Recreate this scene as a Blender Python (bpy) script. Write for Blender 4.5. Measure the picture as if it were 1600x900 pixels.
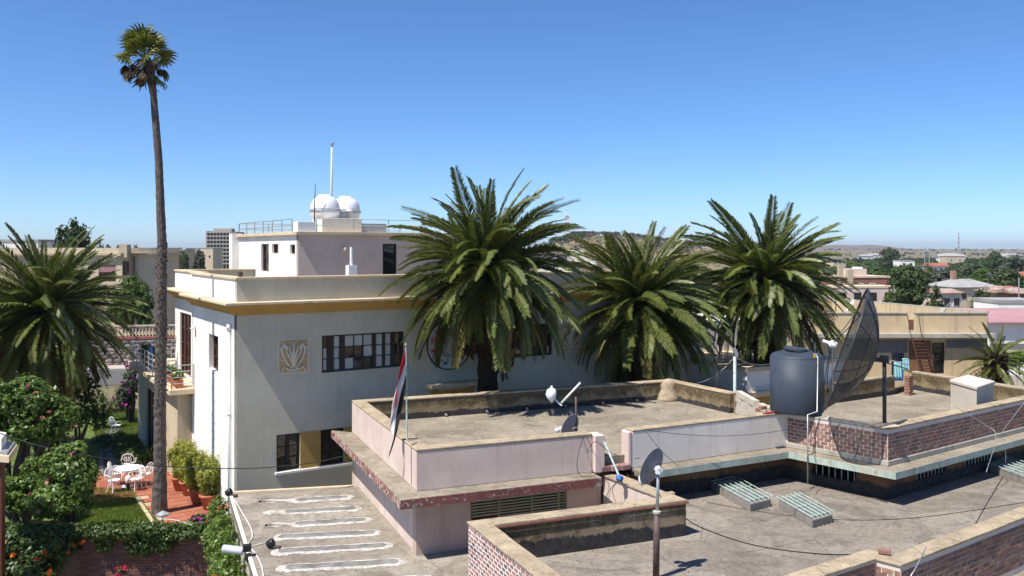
import bpy, bmesh, math, random
import numpy as np
from mathutils import Vector, Matrix, Euler
random.seed(7); R = math.radians
for _o in list(bpy.data.objects): bpy.data.objects.remove(_o)
scene = bpy.context.scene
C = scene.collection
# ------------------------------------------------------------------ camera
GZ = .6                                    # garden level
FPX, HY, CZ = 1350.0, 388.0, 10.0          # focal length in photo pixels, horizon row, eye height above the garden
cd = bpy.data.cameras.new('camera'); cam = bpy.data.objects.new('camera', cd); C.objects.link(cam)
cam.location = (0, 0, CZ); cam.rotation_euler = (R(90), 0, 0)
cd.sensor_width = 36; cd.lens = 36 * FPX / 1600; cd.shift_y = -(450 - HY) / 1600
cd.clip_start = .1; cd.clip_end = 30000
scene.camera = cam
# ------------------------------------------------------------------ sky and sun
SUN_EL, SUN_AZ = 60.0, 230.5               # azimuth clockwise from +Y
w = bpy.data.worlds.new('World'); scene.world = w; w.use_nodes = True
nt = w.node_tree; bg = nt.nodes['Background']
sky = nt.nodes.new('ShaderNodeTexSky'); sky.sky_type = 'NISHITA'; sky.sun_disc = False
sky.sun_elevation = R(SUN_EL); sky.sun_rotation = R(SUN_AZ)
sky.altitude = 0; sky.air_density = 0.7; sky.dust_density = 0.3; sky.ozone_density = 10
hsv = nt.nodes.new('ShaderNodeHueSaturation'); hsv.inputs['Saturation'].default_value = 1.05
nt.links.new(sky.outputs[0], hsv.inputs['Color']); nt.links.new(hsv.outputs[0], bg.inputs[0]); bg.inputs[1].default_value = 0.122
S = Vector((math.sin(R(SUN_AZ)) * math.cos(R(SUN_EL)), math.cos(R(SUN_AZ)) * math.cos(R(SUN_EL)), math.sin(R(SUN_EL))))
sl = bpy.data.lights.new('sun', 'SUN'); sl.energy = 5.0; sl.angle = R(.53); sl.color = (1, .955, .89)
so = bpy.data.objects.new('sun', sl); C.objects.link(so); so.rotation_euler = S.to_track_quat('Z', 'Y').to_euler(); so.location = (-30, -20, 60)
scene.view_settings.view_transform = 'Standard'; scene.view_settings.look = 'None'
scene.view_settings.exposure = 0.5; scene.view_settings.gamma = 1
scene.render.engine = 'CYCLES'
cy = scene.cycles; cy.use_denoising = True; cy.max_bounces = 6; cy.diffuse_bounces = 3; cy.transparent_max_bounces = 12
cy.volume_bounces = 0
# ------------------------------------------------------------------ measuring helpers (photo pixel -> place)
def W(x, y, z):                             # where the sight line through a pixel meets the level z
    d = FPX * (CZ - z) / (y - HY); return Vector(((x - 800) / FPX * d, d, z))
def D(x, y, d):                             # the same at a given distance
    return Vector(((x - 800) / FPX * d, d, CZ - (y - HY) / FPX * d))
def onplane(x, y, p0, d):
    rx = (x - 800) / FPX
    t = (rx * p0.y - p0.x) / (d.x - rx * d.y)
    Y = p0.y + d.y * t
    return t, CZ - (y - HY) / FPX * Y
def V2(v): return Vector((v[0], v[1]))
# ------------------------------------------------------------------ mesh collector
class G:
    def __init__(s): s.v = []; s.f = []; s.m = []
    def add(s, vs, fs, mi=0):
        b = len(s.v); s.v += [tuple(p) for p in vs]; s.f += [tuple(i + b for i in f) for f in fs]; s.m += [mi] * len(fs)
    def box(s, c, d, rz=0, M=None, mi=0):
        x, y, z = d[0] / 2, d[1] / 2, d[2] / 2
        vs = [Vector((a, b, e)) for e in (-z, z) for a, b in ((-x, -y), (x, -y), (x, y), (-x, y))]
        if M is None: M = Matrix.Rotation(rz, 3, 'Z')
        c = Vector(c)
        s.add([M @ v + c for v in vs], [(3, 2, 1, 0), (4, 5, 6, 7), (0, 1, 5, 4), (1, 2, 6, 5), (2, 3, 7, 6), (3, 0, 4, 7)], mi)
    def prism(s, pts, z0, z1, mi=0):        # pts plan polygon, z0/z1 numbers or lists
        n = len(pts); ar = sum(pts[i][0] * pts[(i + 1) % n][1] - pts[(i + 1) % n][0] * pts[i][1] for i in range(n))
        if ar < 0:
            pts = pts[::-1]
            if not isinstance(z0, (int, float)): z0 = z0[::-1]
            if not isinstance(z1, (int, float)): z1 = z1[::-1]
        a = [z0] * n if isinstance(z0, (int, float)) else z0; b = [z1] * n if isinstance(z1, (int, float)) else z1
        vs = [(p[0], p[1], a[i]) for i, p in enumerate(pts)] + [(p[0], p[1], b[i]) for i, p in enumerate(pts)]
        fs = [tuple(range(n - 1, -1, -1)), tuple(range(n, 2 * n))] + [(i, (i + 1) % n, n + (i + 1) % n, n + i) for i in range(n)]
        s.add(vs, fs, mi)
    def strip(s, a, b, th, z0, z1, mi=0):   # straight wall, thickness to the left of a->b
        a = V2(a); b = V2(b); d = (b - a).normalized(); n = Vector((-d.y, d.x)) * th
        s.prism([a, b, b + n, a + n], z0, z1, mi)
    def tube(s, pts, r, n=6, mi=0, cap=True):
        pts = [Vector(p) for p in pts]; k = len(pts)
        if isinstance(r, (int, float)): r = [r] * k
        vs = []; prev = None
        for i, p in enumerate(pts):
            t = (pts[min(i + 1, k - 1)] - pts[max(i - 1, 0)]).normalized()
            if prev is None:
                ref = Vector((0, 0, 1)) if abs(t.z) < .9 else Vector((1, 0, 0)); x = t.cross(ref).normalized()
            else:
                x = (prev - t * prev.dot(t)); x = x.normalized() if x.length > 1e-6 else t.orthogonal().normalized()
            prev = x; y = t.cross(x)
            for j in range(n):
                a = 2 * math.pi * j / n; vs.append(p + (x * math.cos(a) + y * math.sin(a)) * r[i])
        fs = [(i * n + j, i * n + (j + 1) % n, (i + 1) * n + (j + 1) % n, (i + 1) * n + j) for i in range(k - 1) for j in range(n)]
        if cap: fs += [tuple(range(n - 1, -1, -1)), tuple(range((k - 1) * n, k * n))]
        s.add(vs, fs, mi)
    def lathe(s, prof, n=16, c=(0, 0, 0), M=None, mi=0, jit=0):
        c = Vector(c); vs = []; k = len(prof)
        for r, z in prof:
            for j in range(n):
                a = 2 * math.pi * j / n; q = r * (1 + random.uniform(-jit, jit)); p = Vector((q * math.cos(a), q * math.sin(a), z + (random.uniform(-jit, jit) * .1 if jit else 0)))
                vs.append((M @ p if M else p) + c)
        fs = [(i * n + j, i * n + (j + 1) % n, (i + 1) * n + (j + 1) % n, (i + 1) * n + j) for i in range(k - 1) for j in range(n)]
        fs += [tuple(range(n - 1, -1, -1)), tuple(range((k - 1) * n, k * n))]
        s.add(vs, fs, mi)
    def quad(s, a, b, c, d, mi=0): s.add([a, b, c, d], [(0, 1, 2, 3)], mi)
    def mesh(s, name, mats, smooth=False):
        me = bpy.data.meshes.new(name); me.from_pydata(s.v, [], s.f)
        for m in (mats if isinstance(mats, (list, tuple)) else [mats]): me.materials.append(m)
        if len(me.materials) > 1: me.polygons.foreach_set('material_index', s.m)
        if smooth: me.polygons.foreach_set('use_smooth', [True] * len(s.f))
        me.update(); return me
def npmesh(name, verts, faces, mats, smooth=False):      # verts Nx3, faces Mx3 or Mx4 arrays
    me = bpy.data.meshes.new(name); k = faces.shape[1]
    me.vertices.add(len(verts)); me.vertices.foreach_set('co', np.asarray(verts, np.float32).ravel())
    me.loops.add(faces.size); me.loops.foreach_set('vertex_index', faces.ravel().astype(np.int32))
    me.polygons.add(len(faces)); me.polygons.foreach_set('loop_start', np.arange(0, faces.size, k, dtype=np.int32))
    if smooth: me.polygons.foreach_set('use_smooth', np.ones(len(faces), bool))
    for m in (mats if isinstance(mats, (list, tuple)) else [mats]): me.materials.append(m)
    me.update(calc_edges=True); return me
ROOTLOC = {}
def link(name, me, parent=None, world=True):
    o = bpy.data.objects.new(name, me); C.objects.link(o)
    if parent is not None:
        o.parent = parent
        if world and parent.name in ROOTLOC: o.matrix_parent_inverse = Matrix.Translation(-ROOTLOC[parent.name])
    return o
def tag(o, label, cat, group=None):
    o['label'] = label; o['category'] = cat
    if group: o['group'] = group
    return o
def thing(name, label, cat, loc=(0, 0, 0), rz=0, group=None):
    o = bpy.data.objects.new(name, None); C.objects.link(o); o.location = loc; o.rotation_euler = (0, 0, rz); o.empty_display_size = .2
    ROOTLOC[o.name] = Vector(loc)
    return tag(o, label, cat, group)
def part(name, g, mats, parent=None, smooth=False, bevel=0, world=True, label=None):
    o = link(name, g.mesh(name, mats, smooth), parent, world)
    if bevel:
        b = o.modifiers.new('bevel', 'BEVEL'); b.width = bevel; b.segments = 2; b.limit_method = 'ANGLE'; b.angle_limit = R(40)
    if label: o['label'] = label
    return o
def one(name, g, mats, label, cat, group=None, smooth=False, bevel=0):
    return tag(part(name, g, mats, None, smooth, bevel), label, cat, group)
def struct(name, g, mats, smooth=False, kind='structure'):
    o = part(name, g, mats, None, smooth); o['kind'] = kind; return o
def copytree(root, loc, rz=0, label=None, group=None, sc=1):
    r = root.copy(); C.objects.link(r); r.location = loc; r.rotation_euler = (0, 0, rz); r.scale = (sc, sc, sc)
    ROOTLOC[r.name] = Vector(loc)
    if label: r['label'] = label
    if group: r['group'] = group
    for ch in root.children:
        c = ch.copy(); C.objects.link(c); c.parent = r
        for gch in ch.children:
            d = gch.copy(); C.objects.link(d); d.parent = c
    return r
# ------------------------------------------------------------------ materials
class N:
    def __init__(s, name):
        s.m = bpy.data.materials.new(name); s.m.use_nodes = True; s.t = s.m.node_tree; s.b = s.t.nodes['Principled BSDF']
        s.out = s.t.nodes['Material Output']; s._pos = None
    def n(s, t, **k):
        x = s.t.nodes.new(t)
        for a, b in k.items(): setattr(x, a, b)
        return x
    def l(s, a, b): s.t.links.new(a, b)
    @property
    def pos(s):
        if s._pos is None: s._pos = s.n('ShaderNodeNewGeometry').outputs['Position']
        return s._pos
    def noise(s, scale, detail=5, rough=.6, vec=None, stretch=None, dist=0):
        x = s.n('ShaderNodeTexNoise'); x.inputs['Scale'].default_value = scale; x.inputs['Detail'].default_value = detail; x.inputs['Roughness'].default_value = rough
        x.inputs['Distortion'].default_value = dist
        v = vec or s.pos
        if stretch:
            mp = s.n('ShaderNodeMapping'); mp.inputs['Scale'].default_value = stretch; s.l(v, mp.inputs[0]); v = mp.outputs[0]
        s.l(v, x.inputs['Vector']); return x.outputs[0]
    def ramp(s, f, *st):
        x = s.n('ShaderNodeValToRGB'); e = x.color_ramp.elements
        while len(e) < len(st): e.new(.5)
        for i, (p, c) in enumerate(st):
            e[i].position = p; e[i].color = (c, c, c, 1) if isinstance(c, (int, float)) else (*c, 1)
        s.l(f, x.inputs[0]); return x.outputs[0]
    def mix(s, f, a, b, mode='MIX'):
        x = s.n('ShaderNodeMix', data_type='RGBA', blend_type=mode)
        for i, val in ((0, f), (6, a), (7, b)):
            if isinstance(val, (int, float)): x.inputs[i].default_value = val if i == 0 else (val, val, val, 1)
            elif isinstance(val, tuple): x.inputs[i].default_value = (*val, 1)
            else: s.l(val, x.inputs[i])
        return x.outputs[2]
    def math(s, op, a, b=0, c=None):
        x = s.n('ShaderNodeMath', operation=op)
        for i, val in enumerate((a, b) if c is None else (a, b, c)):
            if isinstance(val, (int, float)): x.inputs[i].default_value = val
            else: s.l(val, x.inputs[i])
        return x.outputs[0]
    def z(s):
        x = s.n('ShaderNodeSeparateXYZ'); s.l(s.pos, x.inputs[0]); return x.outputs[2]
    def bump(s, f, strength=.3, dist=.02):
        x = s.n('ShaderNodeBump'); x.inputs['Strength'].default_value = strength; x.inputs['Distance'].default_value = dist
        s.l(f, x.inputs['Height']); s.l(x.outputs[0], s.b.inputs['Normal'])
    def done(s, col, rough=.8, spec=.3, metal=0):
        if isinstance(col, tuple): s.b.inputs['Base Color'].default_value = (*col, 1)
        else: s.l(col, s.b.inputs['Base Color'])
        if isinstance(rough, (int, float)): s.b.inputs['Roughness'].default_value = rough
        else: s.l(rough, s.b.inputs['Roughness'])
        s.b.inputs['Specular IOR Level'].default_value = spec; s.b.inputs['Metallic'].default_value = metal
        return s.m
def mul(c, k): return tuple(min(1, x * k) for x in c)
def plain(name, col, rough=.6, var=.18, scale=4, spec=.35, metal=0, bump=0, bs=60):
    n = N(name); f = n.noise(scale, 6); c = n.ramp(f, (.3, mul(col, 1 - var)), (.7, mul(col, 1 + var)))
    if bump: n.bump(n.noise(bs, 4), bump, .01)
    return n.done(c, rough, spec, metal)
def plaster(name, col, dirt=(.18, .15, .11), dirt_amt=.45, streak=True, bump=.35, patch=None):
    n = N(name)
    a = n.noise(.9, 7, .62); base = n.ramp(a, (.3, mul(col, .86)), (.55, col), (.75, mul(col, 1.07)))
    fine = n.noise(26, 4); base = n.mix(n.ramp(fine, (.35, .0), (.7, .16)), base, mul(col, .7))
    if patch:
        base = n.mix(n.ramp(n.noise(.55, 3, .5), (.56, 0.), (.6, .8)), base, patch)
    if streak:
        st = n.noise(2.2, 6, .65, stretch=(1.6, 1.6, .16)); base = n.mix(n.ramp(st, (.52, 0.), (.78, dirt_amt)), base, dirt)
    sp = n.noise(5.5, 8, .75); base = n.mix(n.ramp(sp, (.62, 0.), (.72, dirt_amt * .6)), base, dirt)
    n.bump(n.mix(.5, n.noise(3.2, 6, .6), n.noise(42, 5, .7)), bump, .03)
    return n.done(base, .88, .2)
def inner_parapet(name, col, floor, top, tar=.3):   # weathered render: mould blotches under the coping, tar upstand at the floor
    n = N(name); z = n.z()
    a = n.noise(1.1, 8, .7, dist=.5); base = n.ramp(a, (.32, mul(col, .55)), (.46, col), (.6, mul(col, 1.25)), (.72, mul(col, .8)))
    base = n.mix(n.ramp(n.noise(22, 6, .8), (.42, 0.), (.66, .6)), base, mul(col, .45))
    base = n.mix(n.ramp(n.noise(9, 8, .8, dist=.5), (.55, 0.), (.66, .6)), base, mul(col, 1.6))
    h = n.math('DIVIDE', n.math('SUBTRACT', top, z), .8)            # 0 at the top
    wob = n.noise(1.7, 9, .74, stretch=(1, 1, .6), dist=.4)
    mk = n.math('SUBTRACT', n.math('MULTIPLY', wob, 1.7), h); base = n.mix(n.ramp(mk, (.3, 0.), (.52, .82)), base, (.085, .062, .03))
    bl = n.noise(1.25, 9, .72, dist=.8); base = n.mix(n.ramp(bl, (.54, 0.), (.62, .7)), base, (.095, .07, .035))
    sp = n.noise(13, 6, .8); base = n.mix(n.ramp(n.math('SUBTRACT', sp, n.math('MULTIPLY', h, .2)), (.5, 0.), (.56, .6)), base, (.36, .31, .21))
    dr = n.noise(5, 8, .8, stretch=(1, 1, .25), dist=.3); lowf = n.noise(.7, 3)
    tz = n.math('SUBTRACT', z, n.math('ADD', floor - .12, n.math('ADD', n.math('MULTIPLY', dr, tar * 1.3), n.math('MULTIPLY', lowf, tar))))
    base = n.mix(n.ramp(n.math('ADD', tz, .5), (.488, 1.), (.512, 0.)), base, n.ramp(n.noise(6, 6, .7), (.35, (.035, .033, .034)), (.7, (.075, .07, .066))))
    n.bump(n.mix(.5, n.noise(4, 7, .7), n.noise(38, 6, .75)), .8, .045)
    return n.done(base, .92, .15)
def copingmat(name, col):
    n = N(name); a = n.noise(.8, 8, .65, dist=.4); base = n.ramp(a, (.3, mul(col, .68)), (.5, col), (.68, mul(col, 1.18)))
    base = n.mix(n.ramp(n.noise(3.1, 9, .78, dist=.5), (.48, 0.), (.64, .75)), base, mul(col, .42))
    base = n.mix(n.ramp(n.noise(14, 7, .8), (.5, 0.), (.62, .5)), base, mul(col, .55))
    base = n.mix(n.ramp(n.noise(6, 7, .8), (.58, 0.), (.66, .5)), base, mul(col, 1.5))
    n.bump(n.mix(.5, n.noise(5, 7, .7), n.noise(36, 6, .75)), .7, .04); return n.done(base, .93, .12)
def peeling(name, col, under, scale=9, thr=.53, third=None, dirt=.5):
    n = N(name); f = n.noise(scale, 9, .72, dist=.4)
    c = n.ramp(n.noise(3, 5), (.3, mul(col, .75)), (.7, mul(col, 1.15)))
    if third: c = n.mix(n.ramp(n.noise(2.1, 7, .7), (.62, 0.), (.64, 1.)), c, third)
    c = n.mix(n.ramp(f, (thr, 0.), (thr + .025, 1.)), c, n.ramp(n.noise(14, 4), (.3, mul(under, .6)), (.7, under)))
    c = n.mix(n.ramp(n.noise(5, 7, .7, stretch=(1, 1, .3)), (.55, 0.), (.75, dirt)), c, (.12, .1, .08))
    n.bump(f, .5, .02); return n.done(c, .8, .25)
def concrete_roof(name, col, dark, pale):
    n = N(name)
    a = n.noise(.45, 8, .62, dist=.3); base = n.ramp(a, (.28, mul(col, .72)), (.5, col), (.72, mul(col, 1.18)))
    base = n.mix(n.ramp(n.noise(.8, 9, .72, dist=.6), (.48, 0.), (.62, .75)), base, dark)
    base = n.mix(n.ramp(n.noise(.33, 4, .6, dist=1.2), (.53, 0.), (.57, .35)), base, pale)
    base = n.mix(n.ramp(n.noise(4.2, 9, .82, dist=.6), (.52, 0.), (.66, .45)), base, pale)
    base = n.mix(n.ramp(n.noise(9, 8, .84), (.5, 0.), (.6, .62)), base, mul(dark, .8))
    vo = n.n('ShaderNodeTexVoronoi'); vo.feature = 'DISTANCE_TO_EDGE'; vo.inputs['Scale'].default_value = .55
    wv = n.mix(.12, n.pos, n.n('ShaderNodeTexNoise').outputs[1]); n.l(wv, vo.inputs['Vector'])
    base = n.mix(n.ramp(vo.outputs[0], (.0, .7), (.006, 0.)), base, mul(dark, .6))
    n.bump(n.mix(.5, n.noise(2, 7, .7), n.noise(38, 6, .75)), .5, .03)
    return n.done(base, .93, .15)
def brickmat(name, cols):
    n = N(name); oi = n.n('ShaderNodeObjectInfo'); geo = n.n('ShaderNodeNewGeometry')
    rnd = n.math('FRACT', n.math('ADD', oi.outputs['Random'], geo.outputs['Random Per Island']))
    k = len(cols); rp = n.n('ShaderNodeValToRGB'); rp.color_ramp.interpolation = 'CONSTANT'; e = rp.color_ramp.elements
    while len(e) < k: e.new(.5)
    for i, c in enumerate(cols): e[i].position = i / k; e[i].color = (*c, 1)
    n.l(rnd, rp.inputs[0])
    c = n.mix(n.ramp(n.noise(16, 7, .75), (.42, 0.), (.7, .55)), rp.outputs[0], (.13, .09, .075))
    c = n.mix(n.ramp(n.noise(9, 8, .8), (.58, 0.), (.66, .55)), c, (.52, .47, .42))
    n.bump(n.noise(40, 5, .7), .6, .012); return n.done(c, .9, .15)
def leafmat(name, cols, trans=.3, rough=.5, spec=.4):
    n = N(name); geo = n.n('ShaderNodeNewGeometry')
    k = len(cols); oi = n.n('ShaderNodeObjectInfo'); f = n.math('ADD', n.math('MULTIPLY', geo.outputs['Random Per Island'], .55), n.math('ADD', n.math('MULTIPLY', n.noise(1.1, 3), .3), n.math('MULTIPLY', oi.outputs['Random'], .22)))
    c = n.ramp(f, *[(.08 + .84 * i / max(1, k - 1), cc) for i, cc in enumerate(cols)])
    n.done(c, rough, spec)
    tr = n.n('ShaderNodeBsdfTranslucent'); n.l(n.mix(1., c, (1., 1., .55), 'MULTIPLY'), tr.inputs[0])
    ms = n.n('ShaderNodeMixShader'); ms.inputs[0].default_value = trans
    n.l(n.b.outputs[0], ms.inputs[1]); n.l(tr.outputs[0], ms.inputs[2]); n.l(ms.outputs[0], n.out.inputs[0])
    return n.m
def glassmat(name, tint=(.012, .015, .018), rough=.04, spec=.9):
    n = N(name); n.bump(n.noise(2.2, 2), .04, .05); return n.done(tint, rough, spec)
M = {}
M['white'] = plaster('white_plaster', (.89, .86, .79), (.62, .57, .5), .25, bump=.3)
M['white_shaded_dirty'] = plaster('white_plaster_shaded_stained', (.535, .51, .405), (.33, .30, .23), .4, bump=.6)  # white greyed and warmed to carry the villa front's shade, with stains over it
M['greywall'] = plaster('grey_white_plaster', (.83, .755, .66), (.42, .35, .27), .45, patch=(.76, .67, .58))
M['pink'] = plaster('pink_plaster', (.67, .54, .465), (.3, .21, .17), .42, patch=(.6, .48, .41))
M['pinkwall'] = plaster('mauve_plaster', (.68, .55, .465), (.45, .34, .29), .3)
M['pink_shaded'] = plaster('shaded_pink_plaster', (.50, .38, .315), (.22, .15, .11), .45, patch=(.45, .34, .28))  # the pink browned and darkened for the wall shaded under the ledge
M['beige'] = plaster('beige_plaster', (.55, .45, .31), (.25, .18, .1), .4)
M['ochre'] = plaster('ochre_plaster', (.44, .28, .09), (.2, .1, .03), .3, bump=.15)
M['cream'] = plaster('cream_trim', (.66, .53, .36), (.2, .15, .09), .5, bump=.25)
M['coping'] = copingmat('tan_coping', (.43, .345, .235))
M['brown_wall'] = plaster('brown_plaster', (.22, .12, .065), (.05, .035, .03), .5)
M['cream_house'] = plaster('cream_house_plaster', (.62, .52, .36), (.28, .2, .12), .55)
M['yellow_house'] = plaster('yellow_house_plaster', (.62, .48, .29), (.16, .13, .1), .8, patch=(.55, .42, .27))
M['grey_band'] = plaster('grey_band_plaster', (.2, .19, .18), (.08, .075, .07), .5)
M['rawconc'] = plaster('raw_concrete', (.43, .40, .33), (.14, .12, .09), .7, bump=.6)
M['roof'] = concrete_roof('concrete_roof', (.245, .21, .172), (.13, .113, .094), (.37, .33, .275))
M['roof2'] = concrete_roof('upper_concrete_roof', (.29, .245, .185), (.165, .14, .105), (.41, .36, .285))
M['annexroof'] = concrete_roof('annex_concrete_roof', (.285, .245, .195), (.16, .14, .115), (.46, .41, .335))
M['par_hi'] = inner_parapet('upper_parapet_render', (.27, .21, .125), 4.2, 4.91, .27)
M['par_lo'] = inner_parapet('lower_parapet_render', (.30, .235, .15), 2.85, 3.75, .42)
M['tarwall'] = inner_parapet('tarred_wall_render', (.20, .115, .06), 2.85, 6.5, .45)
M['redpeel'] = peeling('peeling_red_paint', (.21, .075, .06), (.55, .47, .4), 11, .575, (.24, .34, .28))
M['redpeel2'] = peeling('badly_peeled_red_paint', (.22, .08, .065), (.62, .55, .47), 9, .52)
M['greenpeel'] = peeling('peeling_green_paint', (.40, .48, .405), (.55, .48, .37), 5, .53, None, .65)
M['mortar'] = plaster('pale_mortar', (.70, .62, .54), (.3, .25, .2), .35, streak=False, bump=.6)
M['mortar_white'] = plaster('white_mortar', (.80, .74, .68), (.45, .38, .32), .3, streak=False, bump=.6)
M['mortar_dark'] = plaster('dark_mortar', (.17, .13, .12), (.06, .05, .05), .5, streak=False, bump=.6)
M['brick'] = brickmat('red_brick', [(.34, .185, .13), (.31, .155, .11), (.38, .225, .16), (.27, .14, .10), (.33, .185, .135), (.21, .135, .105), (.36, .185, .125), (.30, .165, .12), (.40, .24, .17)])
M['brick2'] = brickmat('pinkish_brick', [(.40, .2, .17), (.33, .15, .13), (.42, .26, .22), (.10, .08, .09), (.37, .2, .17), (.40, .22, .19), (.2, .15, .15), (.35, .19, .16)])
M['brickdark'] = brickmat('purple_brown_brick', [(.16, .075, .065), (.19, .09, .075), (.13, .065, .06), (.22, .105, .085), (.15, .08, .08)])
M['stone'] = brickmat('rubble_stone', [(.22, .19, .16), (.3, .26, .21), (.16, .14, .13), (.26, .22, .19), (.2, .18, .17)])
M['block'] = plaster('concrete_block', (.58, .525, .44), (.2, .19, .17), .5, streak=False, bump=.6)
M['tile'] = brickmat('terracotta_tile', [(.36, .115, .06), (.33, .10, .055), (.39, .135, .075), (.31, .10, .06)])
M['terracotta'] = plain('terracotta_pot', (.42, .14, .07), .8, .25, 8)
M['wood'] = plain('brown_window_wood', (.10, .035, .022), .45, .3, 12)
M['darkwood'] = plain('dark_window_frame', (.022, .018, .016), .4, .3, 12)
M['maroon'] = plain('maroon_shutter', (.2, .07, .065), .6, .3, 10)
M['glass'] = glassmat('window_glass'); M['glass_reflect'] = glassmat('reflection_toned_glass', (.42, .45, .44), .12, .8)  # second glass is pale to stand in for bright reflections in the panes
M['metal'] = plain('galvanised_metal', (.45, .46, .46), .45, .2, 14, .5, .6)
M['darkmetal'] = plain('dark_metal', (.03, .03, .033), .45, .3, 10, .5)
M['brownpipe'] = plain('brown_painted_pipe', (.10, .065, .055), .55, .35, 6)
M['greenmetal'] = plain('pale_green_metal', (.40, .50, .445), .5, .35, 10)
M['rust'] = plain('rusty_metal', (.13, .055, .035), .8, .4, 14)
M['whitepaint'] = plain('white_paint', (.80, .80, .78), .45, .08, 6)
M['dishgrey'] = plain('grey_dish_paint', (.20, .20, .23), .5, .15, 5)
M['tank'] = plain('slate_blue_plastic', (.04, .053, .074), .58, .2, 2.2, .3, 0, .1, 30)
M['black'] = plain('black_plastic', (.016, .016, .018), .5, .3, 8)
M['blue'] = plain('blue_plastic', (.05, .14, .38), .5, .2, 8)
M['plastic'] = plain('white_plastic_bag', (.78, .80, .84), .35, .1, 9, .5)
M['bark_date'] = plain('date_palm_bark', (.028, .022, .017), .95, .5, 7, .1, 0, .9, 18)
M['bark_fan'] = plain('fan_palm_bark', (.12, .10, .088), .95, .45, 9, .1, 0, .9, 26)
M['bark_skirt'] = plain('old_leaf_base_bark', (.075, .05, .038), .95, .6, 9, .1, 0, 1, 24)
M['bark'] = plain('tree_bark', (.11, .085, .065), .95, .4, 8, .1, 0, .8, 20)
M['frond'] = leafmat('palm_leaflet', [(.036, .058, .012), (.085, .112, .022), (.15, .175, .038), (.235, .24, .075)], .25, .42, .45)
M['frond_y'] = leafmat('ageing_palm_leaflet', [(.08, .095, .02), (.16, .155, .04), (.25, .2, .075)], .25, .45, .35)
M['frond_dead'] = leafmat('dead_palm_leaflet', [(.03, .021, .014), (.065, .046, .029), (.16, .11, .065)], .08, .85, .1)
M['rachis'] = plain('palm_rachis', (.115, .12, .035), .5, .2, 5)
M['leaf_bush'] = leafmat('glossy_shrub_leaf', [(.05, .09, .014), (.09, .15, .025), (.14, .215, .038), (.2, .285, .06)], .32, .42)
M['leaf_ivy'] = leafmat('ivy_leaf', [(.032, .06, .013), (.062, .105, .022), (.105, .15, .035)], .25, .45)
M['leaf_bamboo'] = leafmat('bamboo_leaf', [(.16, .19, .02), (.29, .31, .045), (.42, .43, .08)], .38, .5)
M['leaf_tree'] = leafmat('tree_leaf', [(.028, .048, .016), (.052, .082, .025), (.085, .115, .036)], .2, .6, .2)
M['leaf_tree2'] = leafmat('bright_tree_leaf', [(.045, .085, .018), (.075, .13, .026), (.11, .165, .04)], .25, .6, .2)
M['leaf_grey'] = leafmat('grey_green_leaf', [(.045, .055, .035), (.08, .095, .06), (.12, .13, .085)], .2, .6, .2)
M['leaf_dry'] = leafmat('dry_shrub_leaf', [(.09, .09, .055), (.14, .13, .08), (.2, .17, .11)], .15, .8, .1)
M['flower_pink'] = leafmat('pink_petal', [(.55, .16, .22), (.7, .3, .34)], .3)
M['flower_orange'] = leafmat('orange_petal', [(.6, .12, .02), (.75, .22, .04)], .3)
M['flower_magenta'] = leafmat('magenta_petal', [(.35, .05, .3), (.5, .1, .4)], .3)
M['flower_red'] = leafmat('crimson_petal', [(.55, .02, .08), (.7, .06, .14)], .3)
M['grass'] = leafmat('lawn_grass', [(.09, .14, .025), (.14, .2, .035), (.2, .25, .06)], .3, .7, .15)
# ================================================================== GROUND
def sstep(a, b, x):
    t = np.clip((x - a) / (b - a), 0, 1); return t * t * (3 - 2 * t)
def terrain(X, Y):
    X = np.asarray(X, float); Y = np.asarray(Y, float)
    r = np.hypot(X, Y)
    h = -6.5 * sstep(75, 210, r) - 4.5 * sstep(220, 520, r) + 4 * sstep(700, 1800, r) + 8 * sstep(1800, 4200, r) + 3 * np.sin(X / 410) * sstep(900, 2500, r)
    left = sstep(-10, -60, X) * sstep(40, 70, r) * (1 - sstep(150, 400, r)); h = h + 4 * left * sstep(75, 210, r)
    h = h + 31 * np.exp(-(((X - 122) / 92) ** 2 + ((Y - 900) / 110) ** 2)) + 12 * np.exp(-(((X - 45) / 60) ** 2 + ((Y - 880) / 110) ** 2)) + 9 * np.exp(-(((X - 210) / 40) ** 2 + ((Y - 840) / 70) ** 2))
    h = h + 8 * np.exp(-(((X - 2100) / 320) ** 2 + ((Y - 4700) / 500) ** 2))
    h = h - 3.2 * sstep(-6.5, -11, X) * (1 - sstep(26.5, 31, Y)) * sstep(-40, -36, X)
    return h - .05
def tz(x, y): return float(terrain(x, y))
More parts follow.
